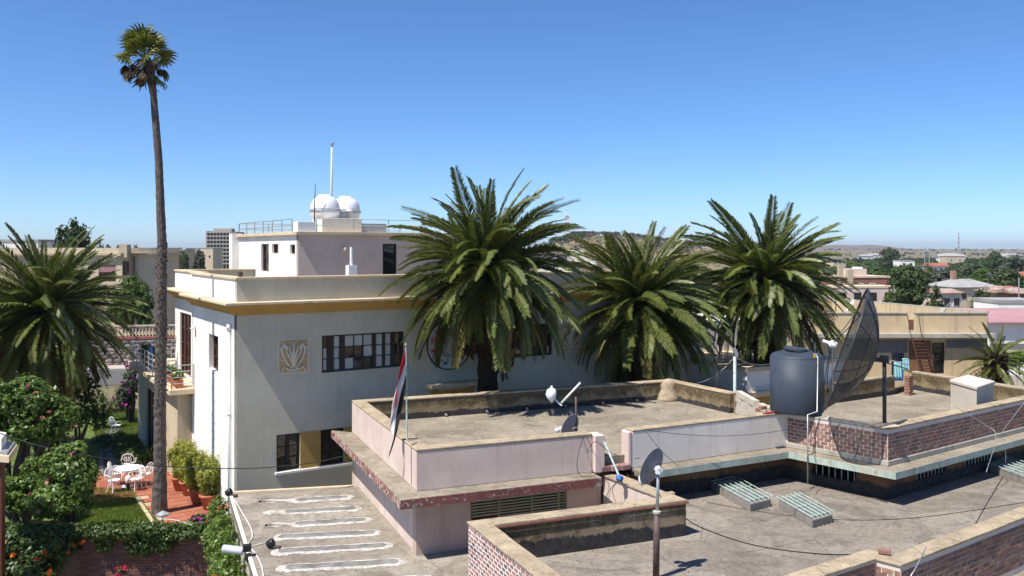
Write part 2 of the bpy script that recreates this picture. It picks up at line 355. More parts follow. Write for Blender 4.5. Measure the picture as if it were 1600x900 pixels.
def ground_sheet():
    rs = np.concatenate([np.linspace(0, 120, 25), np.geomspace(130, 9000, 90)]); an = np.linspace(0, 2 * math.pi, 241)[:-1]
    RR, AA = np.meshgrid(rs, an, indexing='ij'); X = RR * np.sin(AA); Y = RR * np.cos(AA); Z = terrain(X, Y)
    # drop the sheet under the walled garden yard in front of the garden wall
    v = np.stack([X.ravel(), Y.ravel(), Z.ravel()], 1); k = len(an)
    i, j = np.meshgrid(np.arange(len(rs) - 1), np.arange(k), indexing='ij'); j2 = (j + 1) % k
    f = np.stack([(i * k + j), (i * k + j2), ((i + 1) * k + j2), ((i + 1) * k + j)], -1).reshape(-1, 4)[:, ::-1]
    n = N('dry_ground'); a = n.noise(.012, 8, .6); b = n.noise(.09, 8, .7); c = n.noise(1.2, 6, .7)
    col = n.ramp(a, (.35, (.20, .16, .09)), (.5, (.27, .205, .125)), (.65, (.31, .235, .15)))
    col = n.mix(n.ramp(b, (.44, 0.), (.56, .8)), col, (.085, .095, .045)); col = n.mix(n.ramp(c, (.4, 0.), (.7, .4)), col, (.14, .11, .075))
    n.bump(b, .4, 1.)
    o = link('ground', npmesh('ground', v, f, n.done(col, .95, .1), True)); o['kind'] = 'structure'
ground_sheet()
FE = 20.6
# ---- white building frame of reference
C0 = Vector((-9.2, 28.9)); U = Vector((.848, .53)).normalized(); Vv = Vector((-U.y, U.x))
def B(u, v, z=None):
    p = C0 + U * u + Vv * v; return p if z is None else Vector((p.x, p.y, z))
# ---- garden: lawn, patio, path
def flat(name, pts, z, mat, kind='structure'):
    g = G(); g.prism([(p[0], p[1]) for p in pts], z - (3.6 if name == 'lawn' else .75), z); o = part(name, g, mat); o['kind'] = kind; return o
nl = N('lawn_soil'); lawnmat = nl.done(nl.ramp(nl.noise(1.5, 7, .7), (.3, (.07, .10, .025)), (.6, (.12, .16, .04)), (.8, (.16, .17, .06))), .95, .1)
gy = [W(-260, 830, GZ), W(345, 830, GZ), B(.05, .5, 0), B(.05, 18, 0), W(190, 630, GZ), W(-250, 630, GZ)]
flat('lawn', gy, GZ + .01, lawnmat)
# patio of terracotta tiles, each tile a piece
PO = B(-.35, .2, 0); pn = plain('patio_joint', (.42, .3, .2), .95, .2, 6)
pat_u0, pat_u1, pat_v0, pat_v1 = -2.2, -.02, 1.7, 10.6
g = G(); g.prism([B(pat_u0, pat_v0), B(pat_u1, pat_v0), B(pat_u1, pat_v1), B(pat_u0, pat_v1)], GZ - .2, GZ + .03)
g.prism([B(-4.7, 5.6), B(-2.203, 5.6), B(-2.203, 10.4), B(-4.7, 10.4)], GZ - .2, GZ + .028)
patio = part('patio', g, pn); patio['kind'] = 'structure'
tg = G(); tg.box((0, 0, .012), (.66, .47, .024)); tmesh = tg.mesh('tile', M['tile'])
nu = int((pat_u1 - pat_u0) / .69); nv = int((pat_v1 - pat_v0) / .50); ang = math.atan2(U.y, U.x)
for i in range(-4, nu):
    for j in range(nv):
        if i < 0 and not (8 <= j <= 16): continue
        o = link('tile', tmesh, patio, False); p = B(pat_u0 + .36 + i * .69 + (.3 if j % 2 else 0) * (1 if i < nu - 1 else 0), pat_v0 + .28 + j * .50)
        o.location = (p.x, p.y, GZ + .03 + random.uniform(0, .004)); o.rotation_euler = (0, 0, ang)
kg = G(); kg.strip(B(pat_u0 - .02, pat_v0), B(pat_u0 - .02, 5.58), .12, GZ - .1, GZ + .075); k = part('patio_kerb', kg, M['cream']); k['kind'] = 'structure'
pth = plain('garden_path_concrete', (.22, .21, .2), .9, .2, 3)
flat('garden_path', [W(150, 745, GZ), W(182, 742, GZ), W(186, 668, GZ), W(166, 668, GZ)], GZ + .035, pth)
# grass blades on the sunny lawn
def blades(n, pts_fn, h=.09, seed=3):
    r = np.random.default_rng(seed); p = pts_fn(r, n); a = r.uniform(0, 2 * math.pi, n); hh = h * r.uniform(.5, 1.2, n); wd = .012 + .012 * r.random(n)
    dx, dy = np.cos(a) * wd, np.sin(a) * wd; lx, ly = r.normal(0, .03, n), r.normal(0, .03, n)
    v = np.empty((n, 3, 3)); v[:, 0] = np.stack([p[:, 0] - dx, p[:, 1] - dy, p[:, 2]], 1); v[:, 1] = np.stack([p[:, 0] + dx, p[:, 1] + dy, p[:, 2]], 1); v[:, 2] = np.stack([p[:, 0] + lx, p[:, 1] + ly, p[:, 2] + hh], 1)
    return v.reshape(-1, 3), np.arange(n * 3).reshape(-1, 3)
def lawn_pts(r, n):
    q = np.array([[W(120, 835, GZ).x, W(120, 835, GZ).y], [W(252, 822, GZ).x, W(252, 822, GZ).y], [W(205, 765, GZ).x, W(205, 765, GZ).y], [W(140, 765, GZ).x, W(140, 765, GZ).y]])
    q2 = np.array([[W(150, 690, GZ).x, W(150, 690, GZ).y], [W(222, 690, GZ).x, W(222, 690, GZ).y], [W(215, 640, GZ).x, W(215, 640, GZ).y], [W(140, 640, GZ).x, W(140, 640, GZ).y]])
    a, b = r.random(n), r.random(n)
    f = lambda Q, a, b: (Q[0] * ((1 - a) * (1 - b))[:, None] + Q[1] * (a * (1 - b))[:, None] + Q[2] * (a * b)[:, None] + Q[3] * ((1 - a) * b)[:, None])
    k = int(n * .55); xy = np.concatenate([f(q, a[:k], b[:k]), f(q2, a[k:], b[k:])]); return np.concatenate([xy, np.full((n, 1), GZ + .01)], 1)
v, f = blades(32000, lawn_pts); o = link('grass', npmesh('grass', v, f, M['grass'])); o['kind'] = 'stuff'
flat('courtyard', [B(.3, -.02), B(FE + .1, -.02), B(FE + .1, -3.2), B(30, -3.2), Vector((20, 33)), Vector((7, 30)), Vector((-4, 27)), Vector((-7.5, 27.6))], .02, plain('bounce_paving_concrete', (.46, .42, .36), .9, .15, 1.2))  # unseen pale paving, added to bounce light onto the villa front
# street beyond the garden, pavement, far kerb
asph = plain('asphalt', (.10, .098, .095), .9, .2, 1.5)
sa = Vector((-60, 57, 0)); sb = Vector((14, 72, 0)); sd = (sb - sa).normalized(); sn = Vector((-sd.y, sd.x, 0))
g = G(); g.prism([sa, sb, sb + sn * 8, sa + sn * 8], -.3, .0); struct('road', g, asph)
g = G(); g.prism([sa + sn * 8.0, sb + sn * 8.0, sb + sn * 10.4, sa + sn * 10.4], -.3, .14); struct('pavement', g, plain('pavement_concrete', (.42, .36, .31), .9, .15, 2))
# stone retaining wall with red coping and balustrade beyond the street
wr = thing('stone_wall', 'grey rubble stone wall with red coping and balustrade across the street', 'wall', sa + sn * 10.4)
a0, b0 = sa + sn * 10.4, sb + sn * 10.4
g = G(); g.strip(a0, b0, .5, 0, 2.3); part('wall_core', g, M['mortar_dark'], wr)
g = G(); g.strip(a0 - sn * .08, b0 - sn * .08, .7, 2.303, 2.5); part('coping', g, plain('red_coping', (.30, .11, .08), .8), wr)
sm = []
for k in range(4):
    gg = G(); gg.lathe([(.10, -.15), (.2, -.05), (.21, .06), (.1, .15)], 7, jit=.18); sm.append(gg.mesh('stone', M['stone']))
cnt = 0; L = (b0 - a0).length
for r_ in range(7):
    s_ = 14 + random.random() * .3
    while s_ < 40 and cnt < 290:
        q = a0 + sd * s_; o = link('stone', sm[random.randrange(4)], wr, False); wdt = random.uniform(.5, .8)
        o.location = q - wr.location - sn * .0 + Vector((0, 0, .2 + r_ * .31)); o.scale = (wdt / .4, .5, random.uniform(.95, 1.15)); o.rotation_euler = (0, random.uniform(-.1, .1), math.atan2(sd.y, sd.x)); s_ += wdt + .04; cnt += 1
g = G(); g.strip(a0 + sn * .15, b0 + sn * .15, .2, 3.35, 3.47); part('handrail', g, M['cream_house'], wr)
bg_ = G(); bg_.lathe([(.06, 0), (.06, .08), (.04, .1), (.085, .3), (.05, .6), (.07, .78), (.07, .85)], 8); bm_ = bg_.mesh('baluster', M['cream_house'], True)
s_ = 14
while s_ < 40:
    o = link('baluster', bm_, wr, False); o.location = a0 + sd * s_ + sn * .25 - wr.location + Vector((0, 0, 2.5)); s_ += .27
for s_ in (13, 20.5, 28, 35.5, 42):
    g = G(); g.box(a0 + sd * s_ + sn * .25 + Vector((0, 0, 3.0)), (.4, .4, 1.0), math.atan2(sd.y, sd.x)); part('pier', g, M['cream_house'], wr)
flat('upper_terrace', [a0 + sn * .52, b0 + sn * .52, b0 + sn * 60, a0 + sn * 60], 2.2, plain('terrace_earth', (.22, .17, .1), .95, .25, 1))

# ================================================================== WHITE BUILDING
def wall_holes(g, p0, d, nin, t0, t1, z0, z1, th, holes, mi=0):
    ts = sorted(set([t0, t1] + [h[0] for h in holes] + [h[1] for h in holes])); zs = sorted(set([z0, z1] + [h[2] for h in holes] + [h[3] for h in holes]))
    pt = lambda t, z, k: (p0.x + d.x * t + nin.x * th * k, p0.y + d.y * t + nin.y * th * k, z)
    hole = lambda i, j: any(h[0] <= ts[i] + 1e-6 and ts[i + 1] <= h[1] + 1e-6 and h[2] <= zs[j] + 1e-6 and zs[j + 1] <= h[3] + 1e-6 for h in holes)
    for i in range(len(ts) - 1):
        for j in range(len(zs) - 1):
            if hole(i, j): continue
            a, b, c, e = ts[i], ts[i + 1], zs[j], zs[j + 1]
            g.quad(pt(a, c, 0), pt(b, c, 0), pt(b, e, 0), pt(a, e, 0), mi); g.quad(pt(b, c, 1), pt(a, c, 1), pt(a, e, 1), pt(b, e, 1), mi)
    def rim(a, b, c, e, inv):
        q = [((a, c), (b, c)), ((b, c), (b, e)), ((b, e), (a, e)), ((a, e), (a, c))]
        for (s, zz), (s2, z2) in q:
            f = [pt(s, zz, 0), pt(s, zz, 1), pt(s2, z2, 1), pt(s2, z2, 0)]; g.quad(*(f if not inv else f[::-1]), mi)
    rim(t0, t1, z0, z1, False)
    for h in holes: rim(*h, True)
def pick(gl): return M['glass'] if gl == 'glass_reflect' and random.random() < .38 else M[gl]
def window(parent, p0, d, nin, t0, t1, z0, z1, sashes, rows, mat, depth=.14, fr=.06, bar=.028, name='window', gl='glass', label=None):
    g = G(); rz = math.atan2(d.y, d.x)
    P = lambda t, z, k=0: Vector((p0.x + d.x * t + nin.x * (depth + k), p0.y + d.y * t + nin.y * (depth + k), z))
    bx = lambda a, b, c, e, dp=.07: g.box(P((a + b) / 2, (c + e) / 2), (abs(b - a), dp, abs(e - c)), rz)
    w_ = t1 - t0; bx(t0, t1, z0, z0 + fr); bx(t0, t1, z1 - fr, z1); bx(t0, t0 + fr, z0 + fr, z1 - fr); bx(t1 - fr, t1, z0 + fr, z1 - fr)
    panes = []; prev = t0 + fr
    for (a, b, nc) in sashes:
        A, Bb = t0 + a * w_, t0 + b * w_
        if A > prev + .005: bx(prev, A, z0 + fr, z1 - fr, .085)
        prev = Bb
        cw = (Bb - A) / nc; rh = (z1 - z0 - 2 * fr) / rows
        for c in range(nc):
            if c: bx(A + c * cw - bar / 2, A + c * cw + bar / 2, z0 + fr, z1 - fr, .05)
            for r in range(rows):
                panes.append((A + c * cw, A + (c + 1) * cw, z0 + fr + r * rh, z0 + fr + (r + 1) * rh))
        for r in range(1, rows): bx(A, Bb, z0 + fr + r * rh - bar / 2, z0 + fr + r * rh + bar / 2, .045)
    if t1 - fr > prev + .005: bx(prev, t1 - fr, z0 + fr, z1 - fr, .085)
    wo = part(name, g, mat, parent, label=label)
    for (a, b, c, e) in panes:
        q = G(); tl = random.uniform(-.012, .012)
        q.quad(P(a, c, .01 + tl), P(b, c, .01 - tl), P(b, e, .012 - tl), P(a, e, .012 + tl)); q.quad(P(a, e, .02), P(b, e, .02), P(b, c, .02), P(a, c, .02)); part('pane', q, pick(gl), wo)
    return wo
fac = lambda x, y: onplane(x, y, C0, U)
lw = lambda x, y: onplane(x, y, C0, Vv)
wb = thing('white_building', 'large white two storey villa with ochre cornice and mauve rooftop storey', 'building', B(0, 0, 0))
nU = Vv; nV = U                               # inward normals of the facade and of the left wall
ZC, ZP, ZT = 7.75, 8.2, 9.03
# facade openings
w1a, w1b = fac(503, 525)[0], fac(632, 517)[0]; wz1 = (fac(503, 525)[1] + fac(632, 517)[1]) / 2; wz0 = (fac(503, 583)[1] + fac(632, 572)[1]) / 2
w2a, w2b = fac(770, 520)[0], fac(863, 520)[0]
l1a, l1b = fac(432, 700)[0], fac(469, 700)[0]; l2a, l2b = fac(501, 700)[0], fac(538, 700)[0]; lz0 = fac(432, 738)[1]; lz1 = fac(432, 680)[1]
d1a, d1b = fac(672, 600)[0], fac(738, 600)[0]
FE = 20.6
g = G(); wall_holes(g, C0, U, nU, 0, FE, -.2, ZC + .3, .35, [(w1a, w1b, wz0, wz1), (w2a, w2b, wz0, wz1), (l1a, l1b, lz0, lz1), (l2a, l2b, lz0, lz1), (d1a + .25, d1b - .25, .4, 4.0)])
part('wall', g, M['white_shaded_dirty'], wb, label='shaded front wall with long upper windows')
s1 = [(.025, .07, 1), (.15, .215, 1), (.28, .61, 3), (.655, .735, 1), (.77, .84, 1), (.89, .965, 1)]
window(wb, C0, U, nU, w1a, w1b, wz0, wz1, s1, 3, M['darkwood'], gl='glass_reflect')
window(wb, C0, U, nU, w2a, w2b, wz0, wz1, [(1 - b, 1 - a, c) for a, b, c in s1[::-1]], 3, M['darkwood'])
window(wb, C0, U, nU, l1a, l1b, lz0, lz1, [(.08, .42, 1), (.58, .92, 1)], 3, M['darkwood'])
window(wb, C0, U, nU, l2a, l2b, lz0, lz1, [(.08, .42, 1), (.58, .92, 1)], 3, M['darkwood'])
def facbox(g, t0, t1, z0, z1, k0, k1):       # block standing off the facade from k0 to k1 (outward positive)
    a, b = C0 + U * t0, C0 + U * t1; o = -Vv
    g.prism([a + o * k1, b + o * k1, b + o * k0, a + o * k0], z0, z1)
g = G(); facbox(g, l1b + .003, l2a - .003, lz0, lz1, -.05, .012); part('infill_panel', g, M['ochre'], wb)
g = G(); facbox(g, l2b + .003, l2b + 1.1, lz0, lz1, -.05, .012); part('infill_panel', g, M['ochre'], wb)
g = G(); facbox(g, l1a - .05, l2b + 1.2, lz0 - .09, lz0 - .003, -.05, .07); part('sill', g, M['white'], wb, bevel=.01)
g = G(); facbox(g, w1a - .05, w1b + .05, wz0 - .08, wz0 - .003, -.05, .05); part('sill', g, M['white_shaded_dirty'], wb, bevel=.01)
g = G(); facbox(g, w2a - .05, w2b + .05, wz0 - .08, wz0 - .003, -.05, .05); part('sill', g, M['white_shaded_dirty'], wb, bevel=.01)
# relief panels
M['relief_ochre'] = plaster('faded_ochre_plaster', (.52, .37, .18), (.28, .2, .1), .4, bump=.6)
M['relief_white'] = plaster('warm_white_carving', (.68, .61, .5), (.4, .33, .24), .4)
def relief(tc, zc, w_, h_):
    g = G(); facbox(g, tc - w_ / 2 - .05, tc + w_ / 2 + .05, zc - h_ / 2 - .05, zc + h_ / 2 + .05, -.05, .02); pf = part('relief_frame', g, M['relief_white'], wb)
    g = G(); facbox(g, tc - w_ / 2, tc + w_ / 2, zc - h_ / 2, zc + h_ / 2, 0, .032); part('relief_ground', g, M['relief_ochre'], wb)
    g = G(); o = -Vv
    def Q(x, y, k=.05): p = C0 + U * (tc + x * w_ / 2) + o * k; return Vector((p.x, p.y, zc + y * h_ / 2))
    def sc(pts, r0, r1):
        n = len(pts); g.tube([Q(*p) for p in pts], [(r0 + (r1 - r0) * i / (n - 1)) * w_ for i in range(n)], 6)
    for sgn in (-1, 1):
        f = lambda L: [(sgn * x, y) for x, y in L]
        sc(f([(.1, -.75), (.35, -.55), (.62, -.2), (.8, .2), (.82, .55), (.62, .72), (.45, .6), (.5, .42)]), .035, .06)
        sc(f([(.05, -.6), (.2, -.2), (.42, .15), (.55, .45), (.72, .8), (.9, .85)]), .05, .025)
        sc(f([(.04, -.3), (.14, .1), (.3, .4), (.28, .7)]), .06, .03)
        sc(f([(.1, -.8), (.4, -.82), (.65, -.68), (.85, -.85), (.7, -.95)]), .05, .035)
        sc(f([(.6, -.2), (.8, -.25), (.9, -.05)]), .03, .02)
        sc(f([(.75, .3), (.92, .4), (.93, .62)]), .03, .02)
    sc([(0, -.7), (0, 0), (0, .5), (0, .92)], .07, .03); sc([(-.22, -.9), (0, -.84), (.22, -.9)], .05, .05)
    part('relief_carving', g, M['relief_white'], wb, smooth=True)
ra, rb = fac(436, 556), fac(480, 556)
rz0, rz1 = fac(458, 581)[1], fac(458, 531)[1]
relief((ra[0] + rb[0]) / 2, (rz0 + rz1) / 2, rb[0] - ra[0], rz1 - rz0)
ra2 = fac(890, 520)[0]; relief(ra2, (rz0 + rz1) / 2, rb[0] - ra[0], rz1 - rz0)
# zodiac medallion
mt, mz = fac(702, 538); mr = .93
def facdisc(name, r0, r1, k0, k1, mat, n=40, tc=mt, zc=mz, parent=None):
    g = G(); o = -Vv; vs = []
    for k in (k0, k1):
        for r in (r0, r1):
            for i in range(n):
                a = 2 * math.pi * i / n; p = C0 + U * (tc + r * math.cos(a)) + o * k; vs.append((p.x, p.y, zc + r * math.sin(a)))
    f = []
    for i in range(n):
        j = (i + 1) % n; f += [(2 * n + i, 2 * n + j, 3 * n + j, 3 * n + i), (n + i, n + j, 3 * n + j, 3 * n + i)]
    g.add(vs, f); return part(name, g, mat, parent or wb)
md = facdisc('medallion', .001, mr, -.02, .03, plain('pale_blue_white_paint', (.58, .6, .6), .7, .08))
facdisc('medallion_rim', mr, mr + .045, -.02, .05, M['black'], parent=md)
facdisc('medallion_ring', .34, .52, .01, .036, plain('grey_blue_paint', (.33, .36, .4), .7, .1), parent=md)
zc_ = [plain('zodiac_red', (.45, .06, .05), .7), plain('zodiac_gold', (.45, .27, .08), .7), plain('zodiac_green', (.08, .22, .12), .7), plain('zodiac_brick', (.5, .14, .08), .7), plain('zodiac_blue', (.08, .15, .4), .7)]
def figure(ang_, kind):
    g = G(); o = -Vv; cx, cz = .71 * math.cos(ang_), .71 * math.sin(ang_)
    def blob(x, y, rx, ry):
        n = 10; vs = []
        for i in range(n):
            a = 2 * math.pi * i / n; p = C0 + U * (mt + cx + x + rx * math.cos(a)) + o * .04; vs.append((p.x, p.y, mz + cz + y + ry * math.sin(a)))
        b = len(vs); g.add(vs, [tuple(range(n))])
    def limb(x0, y0, x1, y1, w_=.022):
        dx, dy = x1 - x0, y1 - y0; l = math.hypot(dx, dy); nx, ny = -dy / l * w_, dx / l * w_; vs = []
        for (x, y) in ((x0 + nx, y0 + ny), (x0 - nx, y0 - ny), (x1 - nx * .6, y1 - ny * .6), (x1 + nx * .6, y1 + ny * .6)):
            p = C0 + U * (mt + cx + x) + o * .038; vs.append((p.x, p.y, mz + cz + y))
        g.add(vs, [(0, 1, 2, 3)])
    if kind in (0, 1):
        blob(0, 0, .10, .055); blob(.1, .08, .05, .05); [limb(x, -.02, x + dx, -.15) for x, dx in ((-.08, -.03), (-.03, .02), (.04, -.01), (.09, .04))]; limb(-.1, .02, -.17, .09)
    elif kind == 2:
        blob(0, -.02, .085, .07); [limb(s * .06, 0, s * .14, .09) for s in (-1, 1)]; [limb(s * .14, .09, s * .06, .13, .03) for s in (-1, 1)]; [limb(s * .06, -.05, s * .13, -.1, .015) for s in (-1, 1)]
    else:
        for s in (-.07, .06):
            blob(s, .12, .033, .038); blob(s, .03, .04, .075); limb(s - .01, -.03, s - .04, -.17); limb(s + .01, -.03, s + .05, -.17); limb(s, .06, s + .09, .0)
    part('zodiac_figure', g, zc_[[0, 1, 2, 3, 4][kind % 5]], md)
for i, kd in enumerate([0, 1, 2, 3, 1, 0, 2, 3, 1, 2, 0, 3]): figure(R(195 + 30 * i), kd)
# yellow door surround with cream hood
g = G(); facbox(g, d1a, d1a + .28, .2, 4.73, 0, .14); facbox(g, d1b - .28, d1b, .2, 4.73, 0, .14); facbox(g, d1a + .283, d1b - .283, 4.0, 4.73, 0, .13); part('door_surround', g, M['ochre'], wb)
g = G(); facbox(g, d1a + .3, d1b - .3, 4.3, 4.36, .131, .15); facbox(g, d1a + .3, d1b - .3, 4.6, 4.66, .131, .15); part('door_moulding', g, M['cream'], wb)
g = G(); facbox(g, d1a - .18, d1b + .18, 4.733, 4.89, 0, .5); part('door_hood', g, M['cream'], wb, bevel=.015)
g = G(); facbox(g, d1a + .3, d1b - .3, .4, 3.98, -.2, -.13); dd = part('door', g, M['wood'], wb)
# left wall: near section flush, far section set back
SN, SF, SG = 7.0, 12.6, 16.6; set_ = .42
a_, b_ = lw(326.5, 522), lw(341, 525); c_, d_ = lw(326.5, 577), lw(341, 581.5)
lt0, lt1 = b_[0], a_[0]; lzz1 = (a_[1] + b_[1]) / 2; lzz0 = (c_[1] + d_[1]) / 2
g = G(); wall_holes(g, C0 + U * .0, Vv, nV, .003, SN, -.2, ZC + .3, .35, [(lt0, lt1, lzz0, lzz1)]); part('wall', g, M['white'], wb, label='sunlit white side wall with one narrow window')
window(wb, C0, Vv, nV, lt0, lt1, lzz0, lzz1, [(.1, .45, 1), (.55, .9, 1)], 3, M['wood'], .2)
pS = C0 + U * set_
fd0, fd1 = 9.2, 11.5; fz1 = 7.15; fz0 = 4.46
g = G(); wall_holes(g, pS, Vv, nV, SN + .003, SF, 4.0, ZC + .3, .35, [(fd0, fd1, fz0, fz1)]); part('wall', g, M['white'], wb)
window(wb, pS, Vv, nV, fd0, fd1, fz0, fz1, [(.04, .3, 1), (.38, .62, 1), (.7, .96, 1)], 4, M['wood'], .1, .08)
g = G(); g.strip(B(set_ + .355, SN), B(0, SN), .2, 4.0, ZC + .3); part('wall_return', g, M['white'], wb)
g = G(); g.strip(B(set_ + .36, SF), B(14, SF), .3, 4.5, ZC + .3); g.strip(B(FE, .36), B(FE, SF), .3, -.2, ZC + .3); part('rear_wall', g, M['white'], wb)
# ground floor block under the balcony
gu = -.55
g = G(); g.strip(B(gu, 9.6), B(gu, SN + .01), .3, -.2, 4.2); g.strip(B(gu + .3, SN + .012), B(0, SN + .012), .2, -.2, 4.2); part('ground_floor_wall', g, M['beige'], wb)
g = G(); wall_holes(g, B(gu, 0), Vv, nV, 9.6, SG, -.2, 4.2, .3, [(11.2, 14.4, .3, 3.5)]); g.strip(B(gu + .3, SG), B(8, SG), .3, -.2, 4.2); part('ground_floor_wall', g, M['white_shaded_dirty'], wb)
window(wb, B(gu, 0), Vv, nV, 11.2, 14.4, .3, 3.5, [(.03, .32, 1), (.35, .65, 1), (.68, .97, 1)], 2, M['darkwood'])
g = G(); g.prism([B(-.95, SN - .55), B(-.95, SG + .5), B(10, SG + .5), B(10, SN + .05), B(.39, SN + .05), B(-.01, SN - .02), B(-.01, SN - .55)], 4.22, 4.42); part('balcony_slab', g, M['cream'], wb, bevel=.01)
def railing(parent, pts, z0, h, rows, post=1.1, r=.018, mat='metal'):
    for (p, q) in zip(pts[:-1], pts[1:]):
        p, q = V2(p), V2(q); L = (q - p).length; n = max(1, round(L / post))
        for i in range(n + 1):
            g = G(); c = p + (q - p) * (i / n); g.tube([(c.x, c.y, z0), (c.x, c.y, z0 + h)], r * 1.25, 6); part('rail_post', g, M[mat], parent)
        for k in range(rows):
            zz = z0 + h * (k + 1) / rows; g = G(); g.tube([(p.x, p.y, zz), (q.x, q.y, zz)], r, 6); part('rail', g, M[mat], parent)
railing(wb, [B(-.02, SN - .47), B(-.86, SN - .47), B(-.86, SG + .4), B(3, SG + .4)], 4.42, .95, 4)
# small vent hoods, downpipe, lamp
def hood(t, z):
    g = G(); p = lambda a, k, zz: (C0 + Vv * (t + a) - U * k).to_3d() + Vector((0, 0, zz))
    g.add([p(-.12, 0, z), p(.12, 0, z), p(.12, .2, z - .12), p(-.12, .2, z - .12), p(-.12, 0, z - .14), p(.12, 0, z - .14)], [(0, 1, 2, 3), (3, 2, 5, 4), (0, 3, 4), (1, 5, 2), (0, 4, 5, 1)]); part('vent_hood', g, M['whitepaint'], wb)
hood(6.3, 6.95)
dp = lw(361, 560)[0]; g = G(); q = C0 + Vv * dp - U * .07; g.tube([(q.x, q.y, 0), (q.x, q.y, 7.2)], .045, 8); g.tube([(q.x, q.y, 7.2), (q.x, q.y, 7.4)], .08, 8)
for zz in (1.6, 4.3): g.tube([(q.x, q.y, zz), (q.x, q.y, zz + .08)], .065, 8)
part('downpipe', g, M['whitepaint'], wb, smooth=True)
# cornice: overhanging slab with a coved ochre underside, wrapped round the corner
OV = .5
def cornice(pts, offs):                       # pts on the wall line, offs outward direction at each
    prof = [(0, ZC), (.05, ZC), (.07, ZC + .05), (.16, ZC + .12), (OV - .03, ZP - .1), (OV - .03, ZP - .085)]
    g = G(); n = len(prof); vs = []
    for p, o in zip(pts, offs):
        for k, z in prof: vs.append((p.x + o.x * k, p.y + o.y * k, z))
    fs = [(i * n + j, (i + 1) * n + j, (i + 1) * n + j + 1, i * n + j + 1) for i in range(len(pts) - 1) for j in range(n - 1)]
    fs += [tuple(range(n)), tuple(range((len(pts) - 1) * n + n - 1, (len(pts) - 1) * n - 1, -1))]
    g.add(vs, fs); part('cornice_cove', g, M['ochre'], wb)
    g = G(); top = []
    for k in (OV, -.2): top.append([p + o * k for p, o in zip(pts, offs)])
    g.prism(top[0] + top[1][::-1], ZP - .085, ZP); part('cornice_slab', g, M['cream'], wb, bevel=.012)
e = -Vv; f_ = -U
cornice([B(FE, 0), B(0, 0), B(0, SN)], [e, e + f_, f_])
cornice([B(set_, SN + .52), B(set_, SF)], [f_, f_])
# parapet and coping
g = G(); g.strip(B(0, .03), B(FE, .03), .25, ZP + .002, ZT - .08); part('parapet', g, M['white_shaded_dirty'], wb, label='shaded, stained grey front parapet above the cornice')
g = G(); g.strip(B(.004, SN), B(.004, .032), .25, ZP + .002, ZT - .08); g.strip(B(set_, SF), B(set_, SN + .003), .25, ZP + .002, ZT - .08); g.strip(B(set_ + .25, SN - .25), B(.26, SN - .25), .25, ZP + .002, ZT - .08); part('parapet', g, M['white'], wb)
g = G(); g.strip(B(FE - .25, .3), B(FE - .25, SF), .25, ZP, ZT - .08); g.strip(B(FE, SF), B(set_ + .3, SF), .25, ZP, ZT - .08); part('parapet', g, M['white_shaded_dirty'], wb)
g = G(); g.strip(B(-.05, -.03), B(FE + .05, -.03), .36, ZT - .078, ZT); g.strip(B(-.05, SN + .05), B(-.05, .335), .36, ZT - .078, ZT - .002); g.strip(B(set_ - .05, SF + .05), B(set_ - .05, SN + .053), .36, ZT - .078, ZT - .001); g.strip(B(FE + .1, SF - .05), B(set_ + .32, SF - .05), .36, ZT - .078, ZT - .003); part('coping', g, M['cream'], wb, bevel=.01)
g = G(); g.prism([B(.3, .3), B(FE - .26, .3), B(FE - .26, SF - .02), B(set_ + .26, SF - .02), B(set_ + .26, SN - .3), B(.3, SN - .3)], 7.9, 8.25); part('roof_deck', g, M['roof2'], wb)
# rooftop storey
pu, pv, pl_, pw = 4.0, 5.8, 9.0, 9.6; PZ = 10.58
win = lambda x, y: onplane(x, y, B(pu, pv), Vv)
hs = []
for x0, x1, y0, y1 in ((408, 420, 381, 424), (425, 435, 381, 396), (453, 461, 382, 397)):
    t1_, t0_ = win(x0, 400)[0], win(x1, 400)[0]; hs.append((t0_, t1_, win((x0 + x1) / 2, y1)[1], win((x0 + x1) / 2, y0)[1]))
g = G(); wall_holes(g, B(pu, pv), Vv, nV, .003, pw, 8.25, PZ - .02, .25, hs); part('rooftop_wall', g, M['white'], wb, label='sunlit white wall of the rooftop storey')
for i, h in enumerate(hs): window(wb, B(pu, pv), Vv, nV, *h, [(.1, .9, 1)], 2 if i == 0 else 1, M['wood'], .12, .06)
g = G(); g.box(B(pu - .1, pv + pw + .1, 9.4), (.5, .6, 2.7), ang); part('rooftop_pier', g, M['white'], wb)
dA = onplane(598, 400, B(pu, pv), U); dB = onplane(620, 400, B(pu, pv), U)
g = G(); wall_holes(g, B(pu, pv), U, nU, 0, pl_, 8.25, PZ - .02, .25, [(dA[0], dB[0], 8.3, onplane(608, 381, B(pu, pv), U)[1])]); part('rooftop_wall', g, M['pinkwall'], wb, label='mauve front wall of the rooftop storey')
window(wb, B(pu, pv), U, nU, dA[0], dB[0], 8.3, onplane(608, 381, B(pu, pv), U)[1], [(.12, .88, 1)], 2, M['darkwood'], .1)
g = G(); g.strip(B(pu + pl_, pv), B(pu + pl_, pv + pw), .25, 8.25, PZ - .02); g.strip(B(pu + pl_, pv + pw), B(pu, pv + pw), .25, 8.25, PZ - .02); part('rooftop_wall', g, M['white'], wb)
g = G(); g.prism([B(pu - .14, pv - .14), B(pu + pl_ + .14, pv - .14), B(pu + pl_ + .14, pv + pw + .14), B(pu - .14, pv + pw + .14)], PZ - .018, PZ + .12); part('rooftop_slab', g, M['cream'], wb, bevel=.01)
g = G(); g.box(B(pu + .35, pv + .3, PZ + .32), (.75, .6, .42), ang); part('rooftop_block', g, M['whitepaint'], wb, bevel=.01)
